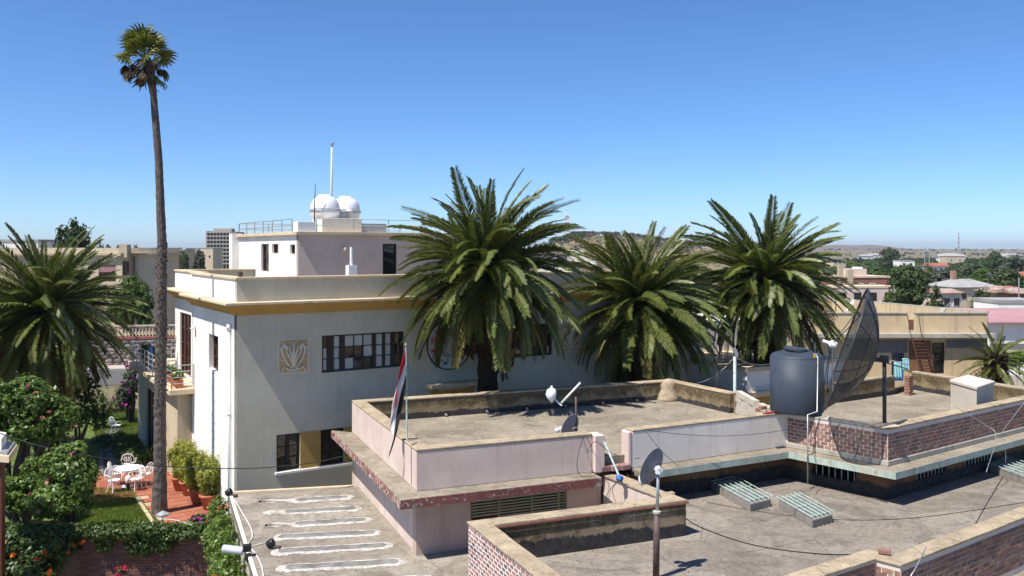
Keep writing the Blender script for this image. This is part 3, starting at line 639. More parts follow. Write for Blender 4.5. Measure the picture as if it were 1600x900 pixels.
railing(wb, [B(pu + .8, pv + .05), B(pu + pl_, pv + .05), B(pu + pl_, pv + pw)], PZ + .12, .55, 2, 1.5, .02, 'greenmetal')
railing(wb, [B(pu + .05, pv + 1), B(pu + .05, pv + pw), B(pu + pl_, pv + pw)], PZ + .12, .55, 2, 1.5, .02, 'metal')
g = G(); vq = onplane(538, 380, B(pu, pv), U)[0]; g.lathe([(.11, 0), (.12, .02), (.12, .07), (.06, .1)], 12, B(pu + vq, pv - .01, 9.95), Matrix.Rotation(R(90), 3, 'X')); part('wall_lamp', g, M['pinkwall'], wb)
# vent chimney on the roof behind the parapet
g = G(); ch = D(549, 425, 33.4); g.box((ch.x, ch.y, 8.8), (.34, .34, 1.1), ang); g.tube([(ch.x, ch.y, 9.3), (ch.x, ch.y, 10.05)], .06, 8); part('vent_chimney', g, M['whitepaint'], wb)
# projecting low wing at the right end of the villa
wu, wv = 20.75, -3.2
g = G(); g.prism([B(wu, wv), B(wu + 6, wv), B(wu + 6, 9), B(wu, 9)], -.2, 3.62); part('wing_wall', g, M['ochre'], wb)
g = G(); g.prism([B(wu - .4, wv - .4), B(wu + 6.4, wv - .4), B(wu + 6.4, 9.4), B(wu - .4, 9.4)], 3.623, 3.85); part('wing_eave', g, M['cream'], wb, bevel=.01)
g = G(); g.prism([B(wu - .2, wv - .2), B(wu + 6.2, wv - .2), B(wu + 6.2, 9.2), B(wu - .2, 9.2)], 3.853, 4.72); part('wing_parapet', g, M['white'], wb)
g = G(); g.prism([B(wu - .32, wv - .32), B(wu + 6.32, wv - .32), B(wu + 6.32, 9.3), B(wu - .32, 9.3)], 4.723, 4.9); part('wing_coping', g, M['cream'], wb, bevel=.01)
g = G(); g.prism([B(wu + 1.2, 1.5), B(wu + 6, 1.5), B(wu + 6, 9), B(wu + 1.2, 9)], 4.903, 6.4); part('wing_upper_wall', g, M['white'], wb)
# ================================================================== FLAT ROOFED HOUSE IN FRONT
def offs(pts, d):
    out = []; n = len(pts)
    for i in range(n):
        p = V2(pts[i]); ds = []
        if i > 0: ds.append((p - V2(pts[i - 1])).normalized())
        if i < n - 1: ds.append((V2(pts[i + 1]) - p).normalized())
        ns = [Vector((-q.y, q.x)) for q in ds]
        m = ns[0] if len(ns) == 1 else (ns[0] + ns[1]).normalized()
        k = 1 if len(ns) == 1 else 1 / max(.35, m.dot(ns[0])); out.append(p + m * d * k)
    return out
def seg(g, pts, i, d0, d1, z0, z1, mi=0):
    a, b = offs(pts, d0), offs(pts, d1); g.prism([a[i], a[i + 1], b[i + 1], b[i]], z0, z1, mi)
def runseg(g, pts, idx, d0, d1, z0, z1):
    a, b = offs(pts, d0), offs(pts, d1); A = [a[i] for i in idx]; Bb = [b[i] for i in idx]; g.prism(A + Bb[::-1], z0, z1)
ZL, ZU, ZF, ZR, ZQ, ZA = 3.84, 4.91, 4.2, 2.85, 3.75, 2.2
P0, P1, P2 = W(550, 625.3, ZU), W(651, 702, ZU), W(925, 677, ZU)
T1, T2 = W(1049, 592, ZU), W(1153, 613, ZU)
P3, P4, P5, P6 = W(988, 672, ZU), W(1228, 644, ZU), W(1387, 667, ZU + .04), W(1600, 623, ZU + .02)
P6e = P5 + (P6 - P5) * 1.5
runA = [V2(p) for p in (T2, T1, P0, P1, P2)]
runB = [V2(p) for p in (P3, P4, P5, P6e)]
hs_ = thing('flat_roofed_house', 'flat roofed house with pink and brick roof parapets in the foreground', 'house', (P1.x, P1.y, 0))
LX = {}
# lower walls
d12 = (V2(P2) - V2(P1)).normalized(); n12 = Vector((-d12.y, d12.x))
pl = lambda x, y: onplane(x, y, V2(P1) + n12 * .05, d12)
la, lb = pl(735, 800)[0], pl(886, 790)[0]; lzt, lzb = 3.5, 2.62
g = G(); wall_holes(g, V2(P1) + n12 * .05, d12, n12, 0, (V2(P2) - V2(P1)).length + .3, 0, ZL - .203, .3, [(la, lb, lzb, lzt)]); part('wall', g, M['pink_shaded'], hs_, label='pink lower wall with a slatted window')
g = G(); seg(g, runA, 2, .05, .35, 0, ZL - .205); part('wall', g, M['pink'], hs_)
g = G(); seg(g, runA, 0, .05, .35, 0, ZL - .2); seg(g, runA, 1, .05, .35, 0, ZL - .2); part('wall', g, M['pink'], hs_)
# slatted window: three bays, each slat its own piece
lv = G(); P_ = lambda t, z, k: (V2(P1) + n12 * (.05 + k) + d12 * t).to_3d() + Vector((0, 0, z))
rz12 = math.atan2(d12.y, d12.x)
for t in (la + .03, la + (lb - la) * .3, la + (lb - la) * .64, lb - .22, lb - .03): lv.box(P_(t, (lzt + lzb) / 2, .1), (.05, .07, lzt - lzb - .01), rz12)
lvo = part('slatted_window', lv, plain('olive_frame', (.23, .22, .13), .7), hs_)
slm = plain('pale_green_slat', (.36, .40, .31), .6, .2); mt_ = Matrix.Rotation(rz12, 3, 'Z') @ Matrix.Rotation(R(-38), 3, 'X')
bays = [(la + .06, la + (lb - la) * .3 - .03), (la + (lb - la) * .3 + .03, la + (lb - la) * .64 - .03), (la + (lb - la) * .64 + .03, lb - .25), (lb - .19, lb - .05)]
for bi, (x0, x1) in enumerate(bays):
    gg = G(); gg.box((0, 0, 0), (x1 - x0, .075, .012)); me = gg.mesh('slat', slm)
    for k in range(11):
        if bi in (0, 1) and k < (4 if bi == 0 else 3): continue
        o = link('slat', me, lvo, False); p = P_((x0 + x1) / 2, lzb + .05 + k * .077, .09); o.location = p - ROOTLOC[hs_.name] if False else p
        o.matrix_parent_inverse = Matrix.Identity(4); o.rotation_euler = (mt_).to_euler()
for k in range(12):
    if k % 3 == 0: continue
g = G(); g.box(P_((la + lb) / 2, (lzb + lzt) / 2, .55), (lb - la + .4, .05, 1.2), rz12); part('dark_backing', g, M['brown_wall'], hs_)
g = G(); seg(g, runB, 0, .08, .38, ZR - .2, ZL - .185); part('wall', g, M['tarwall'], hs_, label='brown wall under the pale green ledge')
# clerestory under the brick parapet with barred openings
def barred(i, spans):
    a, b = offs(runB, .08)[i], offs(runB, .08)[i + 1]; d = (b - a).normalized(); n = Vector((-d.y, d.x)); L = (b - a).length
    hol = [(L * s, L * e, ZR + .3, ZL - .26) for s, e in spans]
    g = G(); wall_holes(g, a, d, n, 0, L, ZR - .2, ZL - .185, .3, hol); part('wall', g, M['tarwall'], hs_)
    for h in hol:
        t = h[0] + .12
        while t < h[1]:
            p = a + d * t + n * .06; g = G(); g.tube([(p.x, p.y, h[2]), (p.x, p.y, h[3])], .014, 6); part('window_bar', g, M['greenmetal'], hs_); t += .2
barred(1, [(.28, .72)]); barred(2, [(.13, .26), (.36, .52)])
g = G(); runseg(g, runB, [0, 1, 2, 3], 1.0, 1.1, ZR - .2, ZF - .26); part('dark_backing', g, M['black'], hs_)
# ledges and painted fascias
g = G(); runseg(g, runA, [2, 3, 4], -.56, .04, ZL - .2, ZL); part('ledge', g, M['roof2'], hs_, bevel=.012)
g = G(); seg(g, runA, 2, -.585, -.563, ZL - .235, ZL - .012); part('fascia', g, M['redpeel2'], hs_, label='red side fascia with badly peeling paint')
g = G(); seg(g, runA, 3, -.585, -.563, ZL - .235, ZL - .012); part('fascia', g, M['redpeel'], hs_, label='dark red front fascia with flaking paint')
g = G(); runseg(g, runB, [0, 1, 2, 3], -.5, .07, ZL - .18, ZL); part('ledge', g, M['roof2'], hs_, bevel=.012)
for i in range(3):
    g = G(); seg(g, runB, i, -.523, -.503, ZL - .2, ZL - .006); part('fascia', g, M['greenpeel'], hs_, label='pale green painted ledge edge')
# parapets: outer skin, inner weathered skin, coping
TH = .38
g = G(); seg(g, runA, 2, 0, TH / 2, ZL + .003, ZU - .06); part('parapet', g, M['pink'], hs_, bevel=.015)
g = G(); seg(g, runA, 3, 0, TH / 2, ZL + .003, ZU - .06); part('parapet', g, M['pink'], hs_, bevel=.015)
g = G(); seg(g, runA, 0, 0, TH / 2, 0, ZU - .06); seg(g, runA, 1, 0, TH / 2, 0, ZU - .06); part('parapet', g, M['beige'], hs_)
for i in range(4):
    g = G(); seg(g, runA, i, TH / 2 + .002, TH, ZF - .1, ZU - .06); part('parapet_lining', g, M['par_hi'], hs_)
g = G(); runseg(g, runA, [0, 1, 2, 3, 4], -.015, TH + .02, ZU - .058, ZU); part('coping', g, M['coping'], hs_, bevel=.02)
# end pier of the pink parapet
pe = V2(P2); g = G(); g.box((pe + d12 * .17 + n12 * .1).to_3d() + Vector((0, 0, (ZL + ZU) / 2 - .02)), (.3, .5, ZU - ZL - .05), rz12); part('parapet_pier', g, M['pink'], hs_, bevel=.02)
# grey-white parapet between the gap and the tank
g = G(); seg(g, runB, 0, 0, .34, ZL + .003, ZU - .05); part('parapet', g, M['greywall'], hs_, bevel=.02, label='grey white plastered roof parapet below the water tank')
g = G(); seg(g, runB, 0, -.012, .36, ZU - .048, ZU); part('coping', g, M['coping'], hs_, bevel=.02)
pp = V2(P3); dB0 = (V2(P4) - V2(P3)).normalized(); nB0 = Vector((-dB0.y, dB0.x)); g = G(); g.box((pp - dB0 * .075 + nB0 * .17).to_3d() + Vector((0, 0, ZL + .525)), (.14, .36, 1.03), math.atan2(dB0.y, dB0.x)); part('parapet_pier', g, M['pink'], hs_, bevel=.04)
# brick parapets
def brick_mesh(l, h=.088, t=.09, mat='brick'):
    g = G(); g.box((0, 0, 0), (l, t, h)); x = np.array(g.v); rr = np.random.default_rng(int(l * 1000)); g.v = [tuple(p) for p in x + rr.uniform(-.005, .005, x.shape)]
    return g.mesh('brick', M[mat])
def lay(parent, a, b, z0, z1, mesh_full, mesh_half, budget, mat, course=.108, L=.245, proud=.012, gap=.026, bh=.088):
    a, b = V2(a), V2(b); d = (b - a).normalized(); n = Vector((d.y, -d.x)); T = (b - a).length; rz = math.atan2(d.y, d.x)
    rest = G(); nr = int((z1 - z0) / course); jobs = []
    for r in range(nr):
        t = 0 if r % 2 == 0 else -L / 2
        while t < T - .02:
            s, e = max(0, t), min(T, t + L); t += L
            if e - s > .05: jobs.append((r, s, e))
    jobs.sort(key=lambda j: j[1])
    for r, s, e in jobs:
        c = a + d * ((s + e) / 2) + n * (proud - .045 + random.uniform(-.004, .004)); z = z0 + (r + .5) * course; ln = e - s - gap
        if budget[0] > 0:
            budget[0] -= 1; o = link('brick', mesh_full if ln > .15 else mesh_half, parent, False)
            o.location = Vector((c.x, c.y, z)) - (ROOTLOC[parent.name] if parent.name in ROOTLOC else Vector()); fl = .227 if ln > .15 else .105
            o.scale = (ln / fl * random.uniform(.96, 1.0), 1, random.uniform(.93, 1.03)); o.rotation_euler = (random.uniform(-.03, .03), random.uniform(-.015, .015), rz + random.uniform(-.02, .02))
        else: rest.box((c.x, c.y, z), (ln, .09, bh), rz + random.uniform(-.02, .02))
    if rest.v: o = part('brick_courses', rest, M[mat], parent); o['kind'] = 'stuff'
bm1, bm1h = brick_mesh(.227), brick_mesh(.105)
ZB = ZU - .04
for i in (1, 2):
    g = G(); seg(g, runB, i, .0, .19, ZL + .003, ZB - .02); part('parapet', g, M['mortar'], hs_)
    g = G(); seg(g, runB, i, .192, .36, ZF - .1, ZB - .02); part('parapet_lining', g, M['par_hi'], hs_)
    g = G(); seg(g, runB, i, -.05, .0, ZL + .003, ZL + .15); part('parapet_skirting', g, M['rawconc'], hs_, bevel=.015)
bud = [300]
lay(hs_, runB[1] + (runB[2] - runB[1]).normalized() * .05, runB[2], ZL + .155, ZB - .02, bm1, bm1h, bud, 'brick')
lay(hs_, runB[2], runB[2] + (runB[3] - runB[2]) * .68, ZL + .155, ZB - .02, bm1, bm1h, bud, 'brick')
g = G(); seg(g, runB, 2, -.02, .38, ZB - .018, ZB + .05); part('coping', g, M['coping'], hs_, bevel=.015)
g = G(); seg(g, runB, 1, -.02, .38, ZB - .018, ZB + .03); part('coping', g, M['rawconc'], hs_, bevel=.015)
g = G(); cc = offs(runB, .2)[2]; g.box((cc.x - .02, cc.y - .02, ZB + .075), (.62, .55, .045), R(20)); part('pillar_cap', g, M['cream'], hs_, bevel=.01)
# upper roof floor (both halves), rear parapets on the right half
K1, K2, K3, K4 = W(1312, 598, 4.95), W(1398, 587, 4.95), W(1424, 580, 4.95), W(1610, 608, 4.95)
iA, iB = offs(runA, .15), offs(runB, .15)
g = G(); g.prism([iA[0], iA[1], iA[2], iA[3], iA[4], iB[0], iB[1], iB[2], iB[3], V2(K4), V2(K3), V2(K2), V2(K1)], ZF - .25, ZF); part('roof_floor', g, M['roof2'], hs_)
g = G(); g.strip(V2(K1), V2(K2), .25, ZF - .1, 4.87); g.strip(V2(K3), V2(K4), .25, ZF - .1, 4.87); part('parapet', g, M['par_hi'], hs_)
g = G(); g.strip(V2(K1) - Vector((.02, .03)), V2(K2), .3, 4.872, 4.95); g.strip(V2(K3), V2(K4), .3, 4.872, 4.95); part('coping', g, M['coping'], hs_, bevel=.015)
g = G(); g.strip(V2(K2) + Vector((0, .02)), V2(K3), .22, ZF - .1, 4.42); part('parapet_low', g, M['par_hi'], hs_)
bp = W(1420, 617, ZF)
for k in range(7):
    o = link('pier_brick', bm1, hs_, False); o.location = Vector((bp.x, bp.y, ZF + .055 + k * .11)) - ROOTLOC[hs_.name]; o.scale = (1.1, 2.6, 1); o.rotation_euler = (0, 0, random.uniform(-.12, .12) + .5)
# rendered lump at the rear parapet corner
g = G(); lp = offs(runA, .62)[1]; g.lathe([(.46, -.05), (.42, .1), (.33, .3), (.30, .5), (.27, .64), (.2, .74), (.1, .8), (.02, .81)], 13, (lp.x + .05, lp.y + .15, ZF), jit=.17); part('rendered_buttress', g, M['coping'], hs_, smooth=True)
# drain outlets along the rear parapet
dT = (runA[2] - runA[1]).normalized(); nT = Vector((-dT.y, dT.x))
for x in (696, 760, 822, 882, 940, 994):
    t, _ = onplane(x, 660, runA[1] + nT * TH, dT); p = runA[1] + nT * (TH + .004) + dT * t
    g = G(); g.box((p.x, p.y, ZF + .1), (.17, .05, .17), math.atan2(dT.y, dT.x)); dr = part('drain_outlet', g, M['black'], hs_)
    g = G(); g.tube([(p.x - nT.x * .02, p.y - nT.y * .02, ZF + .08), (p.x + nT.x * .12, p.y + nT.y * .12, ZF + .07)], .045, 8); part('drain_pipe', g, M['metal'], dr)
# brick step in the parapet gap
gp = (V2(P2) + V2(P3)) / 2
g = G()
for k in range(3):
    q = gp + d12 * (-.25 + .3 * k) + n12 * (-.02 + random.uniform(-.03, .03)); g2 = G(); g2.box((q.x, q.y, ZL + .08), (.3, .26, .15), rz12 + random.uniform(-.1, .1)); part('sill_brick', g2, M['brick2'], hs_, bevel=.02)

# ================================================================== LOW BRICK EXTENSION (lower roof)
Q0, Q1, Q2 = W(732, 815, ZQ), W(1034, 777, ZQ), W(943, 741, ZQ)
Qn = Q0 + (W(840, 900, ZQ) - Q0) * 1.9
R0, Rp, R1, R2 = W(1300, 893, ZQ), W(1368, 871, ZQ), W(1407, 881, ZQ), W(1600, 807, ZQ)
Rl = R0 + (R0 - Rp).normalized() * 4.2; R2e = R1 + (R2 - R1) * 1.5
ex = thing('low_extension', 'low flat roofed extension ringed by brick parapets, nearest roof in view', 'house', (Q0.x, Q0.y, 0))
runQ = [V2(p) for p in (Q2, Q1, Q0, Qn)]           # inside (roof) lies left for Q1->Q0? checked by sign below
# Q2->Q1->Q0->Qn: roof is on the left-hand side when walking Q0 -> Qn
TQ = .40
def qseg(i, d0, d1, z0, z1, name, mat, bevel=0, label=None):
    g = G(); seg(g, runQ, i, d0, d1, z0, z1); return part(name, g, M[mat], ex, bevel=bevel, label=label)
qseg(0, 0, TQ / 2, 0, ZQ - .06, 'parapet', 'pink'); qseg(1, 0, TQ / 2, 0, ZQ - .06, 'parapet', 'pink'); qseg(2, 0, TQ / 2, ZA - .3, ZQ - .06, 'parapet', 'mortar_white')
for i in range(3): qseg(i, TQ / 2 + .002, TQ, ZR - .1, ZQ - .06, 'parapet_lining', 'par_lo')
def slabs(parent, pts, i, d0, d1, z0, z1, mat, L=.85, gap=.012):      # a coping laid as separate slabs
    a, b = offs(pts, d0), offs(pts, d1); n_ = max(1, round((b[i + 1] - b[i]).length / L))
    for k in range(n_):
        f0, f1 = k / n_, (k + 1) / n_; gl_ = gap / max(.1, (b[i + 1] - b[i]).length) / 2; f0 += gl_ if k else 0; f1 -= gl_ if k < n_ - 1 else 0; dz = random.uniform(-.007, .007); j_ = random.uniform(-.008, .008)
        g = G(); nn = (b[i] - a[i]).normalized() * j_; g.prism([a[i].lerp(a[i + 1], f0) + nn, a[i].lerp(a[i + 1], f1) + nn, b[i].lerp(b[i + 1], f1) + nn, b[i].lerp(b[i + 1], f0) + nn], z0, z1 + dz); part('coping_slab', g, M[mat], parent, bevel=.014)
for i_ in range(3): slabs(ex, runQ, i_, -.03, TQ + .03, ZQ - .058, ZQ, 'coping')
g = G(); runseg(g, runQ, [1, 2, 3], TQ + .032, TQ + .05, ZQ - .09, ZQ - .045); part('coping_drip', g, plain('brick_drip', (.3, .12, .08), .85), ex)
runR = [V2(p) for p in (Rl, R0, R1, R2e)]
runR = [V2(Rl), V2(Rp), V2(R1), V2(R2e)]
nR = offs(runR, 1)
for i in range(3):
    g = G(); seg(g, runR, i, 0, .2, 1.2, ZQ - .06); part('parapet', g, M['mortar'], ex)
    g = G(); seg(g, runR, i, .202, .38, ZR - .1, ZQ - .06); part('parapet_lining', g, M['par_lo'], ex)
    slabs(ex, runR, i, -.03, .40, ZQ - .058, ZQ, 'coping')
    g = G(); seg(g, runR, i, -.75, -.0, 2.35, 2.5); part('ledge', g, M['roof2'], ex)
# brick pillar at the bend
prx = V2(R1); dR = (V2(R2) - V2(R1)).normalized(); pc = prx + dR * .02 + Vector((-dR.y, dR.x)) * .22
bm2, bm2h = brick_mesh(.2271, mat='brick'), brick_mesh(.1051, mat='brick'); bm3, bm3h = brick_mesh(.2272, h=.06, mat='brick2'), brick_mesh(.1052, h=.06, mat='brick2')
bud = [135]
lay(ex, runQ[2], runQ[2] + (runQ[3] - runQ[2]) * .62, 2.5, ZQ - .06, bm3, bm3h, bud, 'brick2', .098, .21, gap=.062, bh=.06)
rx_ = math.atan2(dR.y, dR.x); bud = [20]
nRp = Vector((dR.y, -dR.x))
lay(ex, V2(Rp), V2(R1), 2.95, ZQ - .065, bm2, bm2h, bud, 'brick')
bud = [115]; dl = (V2(R0) - V2(Rp)).normalized()
Rm = V2(R1) + dR * .01
lay(ex, V2(Rm) - nRp * 0 , V2(R1) + dR * 5.6, 2.62, ZQ - .06, bm2, bm2h, bud, 'brick')
bud = [30]
lay(ex, V2(Rp) + dl * 2.6, V2(Rp) + dl * .02, 3.0, ZQ - .06, bm2, bm2h, bud, 'brick')
# lower roof floor
iQ = offs(runQ, .15); iR = offs(runR, .15); iB2 = offs(runB, .25)
cn = V2(Qn) + Vector((.3, -.2))
g = G(); g.prism([iQ[0], V2(P2) + Vector((.2, .4)), V2(P3) + Vector((0, .3)), iB2[1], iB2[2], iB2[3], iR[3], iR[2], iR[1], iR[0], Vector((iR[0].x - .3, iQ[3].y)), iQ[3], iQ[2], iQ[1]], ZR - .25, ZR); part('roof_floor', g, M['roof'], ex)
# apron step outside the left brick parapet and the cement apron
g = G(); seg(g, runQ, 2, -.45, -.0, ZA - .1, 2.48); part('apron_step', g, M['roof2'], ex, bevel=.02)

# ================================================================== ANNEX with glazed roof strips
A0, A1 = W(357, 771, ZA), W(553, 761, ZA); An = W(396, 900, ZA); AnE = A0 + (An - A0) * 1.6
ax = thing('annex', 'low concrete annex roof with a row of cement edged glass strips', 'annex', (A0.x, A0.y, 0))
pr = V2(Q0) + Vector((.2, 0))
g = G(); g.prism([V2(A0), V2(A1), V2(A1) + Vector((1.5, .3)), V2(P1) + Vector((1.0, 1.5)), V2(P2) + Vector((.1, .9)), V2(Q1) + Vector((-.3, .2)), pr, V2(Qn), V2(AnE)], ZA - .22, ZA); part('roof_slab', g, M['annexroof'], ax)
g = G(); g.prism([V2(A0) + Vector((.12, -.12)), V2(A1) - Vector((0, .1)), Vector((-2, 22)), Vector((-1.4, 19)), V2(Qn), V2(AnE) + Vector((.12, .1))], -3, ZA - .222); part('wall', g, M['white_shaded_dirty'], ax)
g = G(); g.strip(V2(AnE), V2(A0), -.10, ZA - .2, ZA + .045); part('roof_kerb', g, M['greywall'], ax, bevel=.02)
g = G(); g.strip(V2(A0) + Vector((.15, 0)), V2(A1), .12, ZA - .2, ZA + .05); part('roof_kerb', g, M['cream'], ax, bevel=.02)
nce = N('pale_cement_smear'); cc0 = nce.ramp(nce.noise(2.2, 8, .75, dist=.6), (.32, (.31, .27, .22)), (.42, (.46, .42, .36)), (.54, (.63, .60, .55)))
cc0 = nce.mix(nce.ramp(nce.noise(11, 8, .8), (.46, 0.), (.6, .75)), cc0, (.26, .225, .18)); nce.bump(nce.noise(16, 7, .75), .8, .04); cem = nce.done(cc0, .93, .15)
gls = plain('dusty_skylight_glass', (.215, .21, .195), .45, .4, 2.2, .4)
O5 = lambda x, y: W(340 + x / 3.4625, 640 + y / 3.4625, ZA)
for (x0, x1, xs, yl, yr, hh) in [(440, 690, 215, 492, 475, 24), (380, 733, 240, 555, 536, 24), (440, 785, 250, 620, 598, 26), (352, 835, 330, 690, 668, 27), (345, 893, 300, 768, 738, 30), (390, 960, 310, 858, 826, 30), (420, 1110, 330, 955, 918, 34)]:
    a, b = O5(x0, yl), O5(x1, yr); d = (b - a); L = d.length; d = V2(d).normalized(); n = Vector((-d.y, d.x)); hw = .155; ri = .12
    def rr(hw_, ext, z, seed, wob):
        rs = random.Random(seed); out = []
        pts = []
        m = 14
        for i in range(m): pts.append((-ext + (L + 2 * ext) * i / (m - 1), -hw_))
        for i in range(1, 6): an_ = -math.pi / 2 + math.pi * i / 6; pts.append((L + ext + hw_ * .8 * math.cos(an_), hw_ * math.sin(an_)))
        for i in range(m): pts.append((L + ext - (L + 2 * ext) * i / (m - 1), hw_))
        for i in range(1, 6): an_ = math.pi / 2 + math.pi * i / 6; pts.append((-ext + hw_ * .8 * math.cos(an_), hw_ * math.sin(an_)))
        for (t, k) in pts: q = V2(a) + d * (t + rs.uniform(-wob, wob)) + n * (k + rs.uniform(-wob, wob)); out.append(Vector((q.x, q.y, z)))
        return out
    o1, o2, o3 = rr(hw + ri * .95, .06, ZA + .004, x0, .045), rr(hw + .03, .0, ZA + .032, x0 + 1, .022), rr(hw, -.03, ZA + .026, x0 + 2, .02)
    g = G(); m = len(o1)
    g.add(o1 + o2 + o3, [(i, (i + 1) % m, m + (i + 1) % m, m + i) for i in range(m)] + [(m + i, m + (i + 1) % m, 2 * m + (i + 1) % m, 2 * m + i) for i in range(m)])
    st = part('glazed_strip', g, cem, ax, smooth=False)
    g = G(); g.add(o3, [tuple(range(m))]); q = part('strip_glass', g, gls, st); q.location.z = -.008
    # trowelled cement smear trailing off to the left of the strip
    if xs < x0 - 20:
        s0 = O5(xs, yl + 6); s1 = O5(x0 + 120, yl - 4); g = G(); rs = random.Random(x0); ds = V2(s1 - s0); Ls = ds.length; ds.normalize(); ns = Vector((-ds.y, ds.x)); up, dn = [], []
        for i in range(16):
            t = Ls * i / 15; e = min(1, i / 3 + .3); up.append(V2(s0) + ds * t + ns * (.22 * e + rs.uniform(-.14, .06))); dn.append(V2(s0) + ds * t - ns * (.22 * e + rs.uniform(-.14, .06)))
        g.prism(up + dn[::-1], ZA + .001, ZA + .016); part('cement_smear', g, cem, st)
# cables and lamps lying along the annex kerb
# ================================================================== PALMS
def frond_mesh(L, droop, seed, mats, nl=84, leaf=.4, vee=.38, twist=0, hang=.10, pw=1.35):
    r = np.random.default_rng(seed); n = 15; s = np.linspace(0, 1, n); th = -droop * s ** pw
    dx = np.cos(th); dz = np.sin(th); px = np.concatenate([[0], np.cumsum((dx[:-1] + dx[1:]) / 2)]) * L / (n - 1); pz = np.concatenate([[0], np.cumsum((dz[:-1] + dz[1:]) / 2)]) * L / (n - 1)
    py = twist * s ** 2 * L
    g = G(); g.tube([(px[i], py[i], pz[i]) for i in range(n)], [.034 * (1 - .9 * i / (n - 1)) for i in range(n)], 4, 1)
    for k in range(nl):
        t = .1 + .9 * (k + .5) / nl; x = np.interp(t, s, px); y = np.interp(t, s, py); z = np.interp(t, s, pz); a = np.interp(t, s, th)
        T = Vector((math.cos(a), 2 * twist * t, math.sin(a))).normalized(); Nn = Vector((-math.sin(a), 0, math.cos(a)))
        ln = leaf * (min(1, (t - .02) / .22) ** .8) * (1 - .55 * max(0, (t - .55) / .45) ** 1.5)
        fw = .75 + .5 * t
        for sd_ in (-1, 1):
            S_ = T.cross(Nn) * sd_; j = r.normal(0, .09, 3)
            dr = (S_ * (1 + j[0]) + T * (fw + j[1]) + Nn * (vee * (1 - .4 * t) + j[2])).normalized(); l = ln * r.uniform(.85, 1.12)
            base = Vector((x, y, z)); mid = base + dr * l * .45; tip = base + dr * l + Vector((0, 0, -hang * l * r.uniform(.5, 1.5)))
            wv = (T * .8 + Nn * .3 * sd_).normalized() * .041
            g.add([base, mid + wv, tip, mid - wv], [(0, 1, 2, 3)], 0)
    return g.mesh('frond', mats)
FM = {}
for i, dr in enumerate((.45, .7, .95, .95, .6)):
    for s_ in range(2): FM[(i, s_)] = frond_mesh(3.5, dr, 10 + i * 3 + s_, [M['frond'], M['rachis']], twist=(-.05 if s_ else .05), leaf=.40)
    FM[(i, 'y')] = frond_mesh(3.4, dr + .1, 70 + i, [M['frond_y'], M['rachis']], leaf=.38)
for s_ in range(3): FM[('d', s_)] = frond_mesh(2.7, .7 + .2 * s_, 50 + s_, [M['frond_dead'], M['frond_dead']], nl=60, leaf=.34, vee=.05, hang=.7, pw=.8)
def date_palm(label, base, zc, sc, n=104, seed=1, tr=.36, lean=(0, 0), group='date palms', skirt=22, spread=1.0):
    rd = random.Random(seed); t = thing('date_palm', label, 'palm tree', base, 0, group); h = zc - base[2]
    g = G(); k = 30; prof = []
    for i in range(k):
        f = i / (k - 1); rr = tr * (1.08 - .12 * f) * (1 + (.09 if i % 2 else -.05)); 
        if f > .82: rr *= 1 + (f - .82) * 2.6
        if f < .06: rr *= 1.25
        prof.append((rr, f * (h - .1)))
    g.lathe(prof, 16, jit=.09); part('trunk', g, M['bark_date'], t, world=False)
    # pruned leaf bases under the crown
    g = G()
    for i in range(70):
        a = i * 2.399; f = i / 70; z = h - 1.3 + 1.25 * f; r0 = tr * (1.05 + .35 * math.sin(f * 2.6)); d = Vector((math.cos(a), math.sin(a), .7 + f * .8)).normalized(); p = Vector((math.cos(a) * r0 * .8, math.sin(a) * r0 * .8, z)); g.tube([p, p + d * .28, p + d * .5], [.09, .07, .05], 4)
    part('leaf_bases', g, M['bark_skirt'], t, world=False)
    for i in range(n):
        f = i / (n - 1); a = i * 2.39996 + rd.uniform(-.2, .2)
        el = math.asin(max(-.94, min(.985, .975 - 1.86 * f * spread + rd.uniform(-.07, .07)))); de = math.degrees(el)
        cls = 0 if de > 58 else 1 if de > 28 else 2 if de > -5 else 3 if de > -35 else 4
        if rd.random() < .3: cls = max(0, min(4, cls + rd.choice((-1, 1))))
        old = de < -15 and rd.random() < .34; gone = (de < 10 and rd.random() < .07) or (de < -42 and rd.random() < .55)
        o = link('frond', FM[('d', rd.randrange(3))] if gone else FM[(cls, 'y')] if old else FM[(cls, rd.randrange(2))], t, False)
        Mx = Matrix.Rotation(a, 4, 'Z') @ Matrix.Rotation(-el, 4, 'Y') @ Matrix.Rotation(rd.uniform(-1.0, 1.0) * (1.1 - f), 4, 'X'); o.rotation_euler = Mx.to_euler()
        q = sc * rd.uniform(.8, 1.1) * (.9 if f < .06 else 1) * (.92 if de < -30 else 1); o.scale = (q, q, q); o.location = (math.cos(a) * tr * .6 * min(1, f * 2), math.sin(a) * tr * .6 * min(1, f * 2), h - .05 - .7 * f)
    for i in range(skirt):
        a = i * 2.39996 + rd.uniform(-.3, .3); o = link('dead_frond', FM[('d', rd.randrange(3))], t, False)
        o.rotation_euler = (Matrix.Rotation(a, 4, 'Z') @ Matrix.Rotation(R(rd.uniform(42, 80)), 4, 'Y') @ Matrix.Rotation(rd.uniform(-.6, .6), 4, 'X')).to_euler()
        q = sc * rd.uniform(.7, 1.1); o.scale = (q, q, q); o.location = (math.cos(a) * tr * .9, math.sin(a) * tr * .9, h - .5 - rd.random() * .9)
    return t
def palm_at(x, y, d): p = D(x, y, d); return p
c = palm_at(762, 408, 32.0); date_palm('tall full date palm in front of the villa between the flag and the dishes', (c.x, c.y, 0), c.z, 1.1, 215, 11, .37, skirt=24)
c = palm_at(1000, 464, 37.0); date_palm('middle date palm with low crown at the right end of the villa', (c.x, c.y, 0), c.z, 1.14, 195, 23, .46, skirt=46)
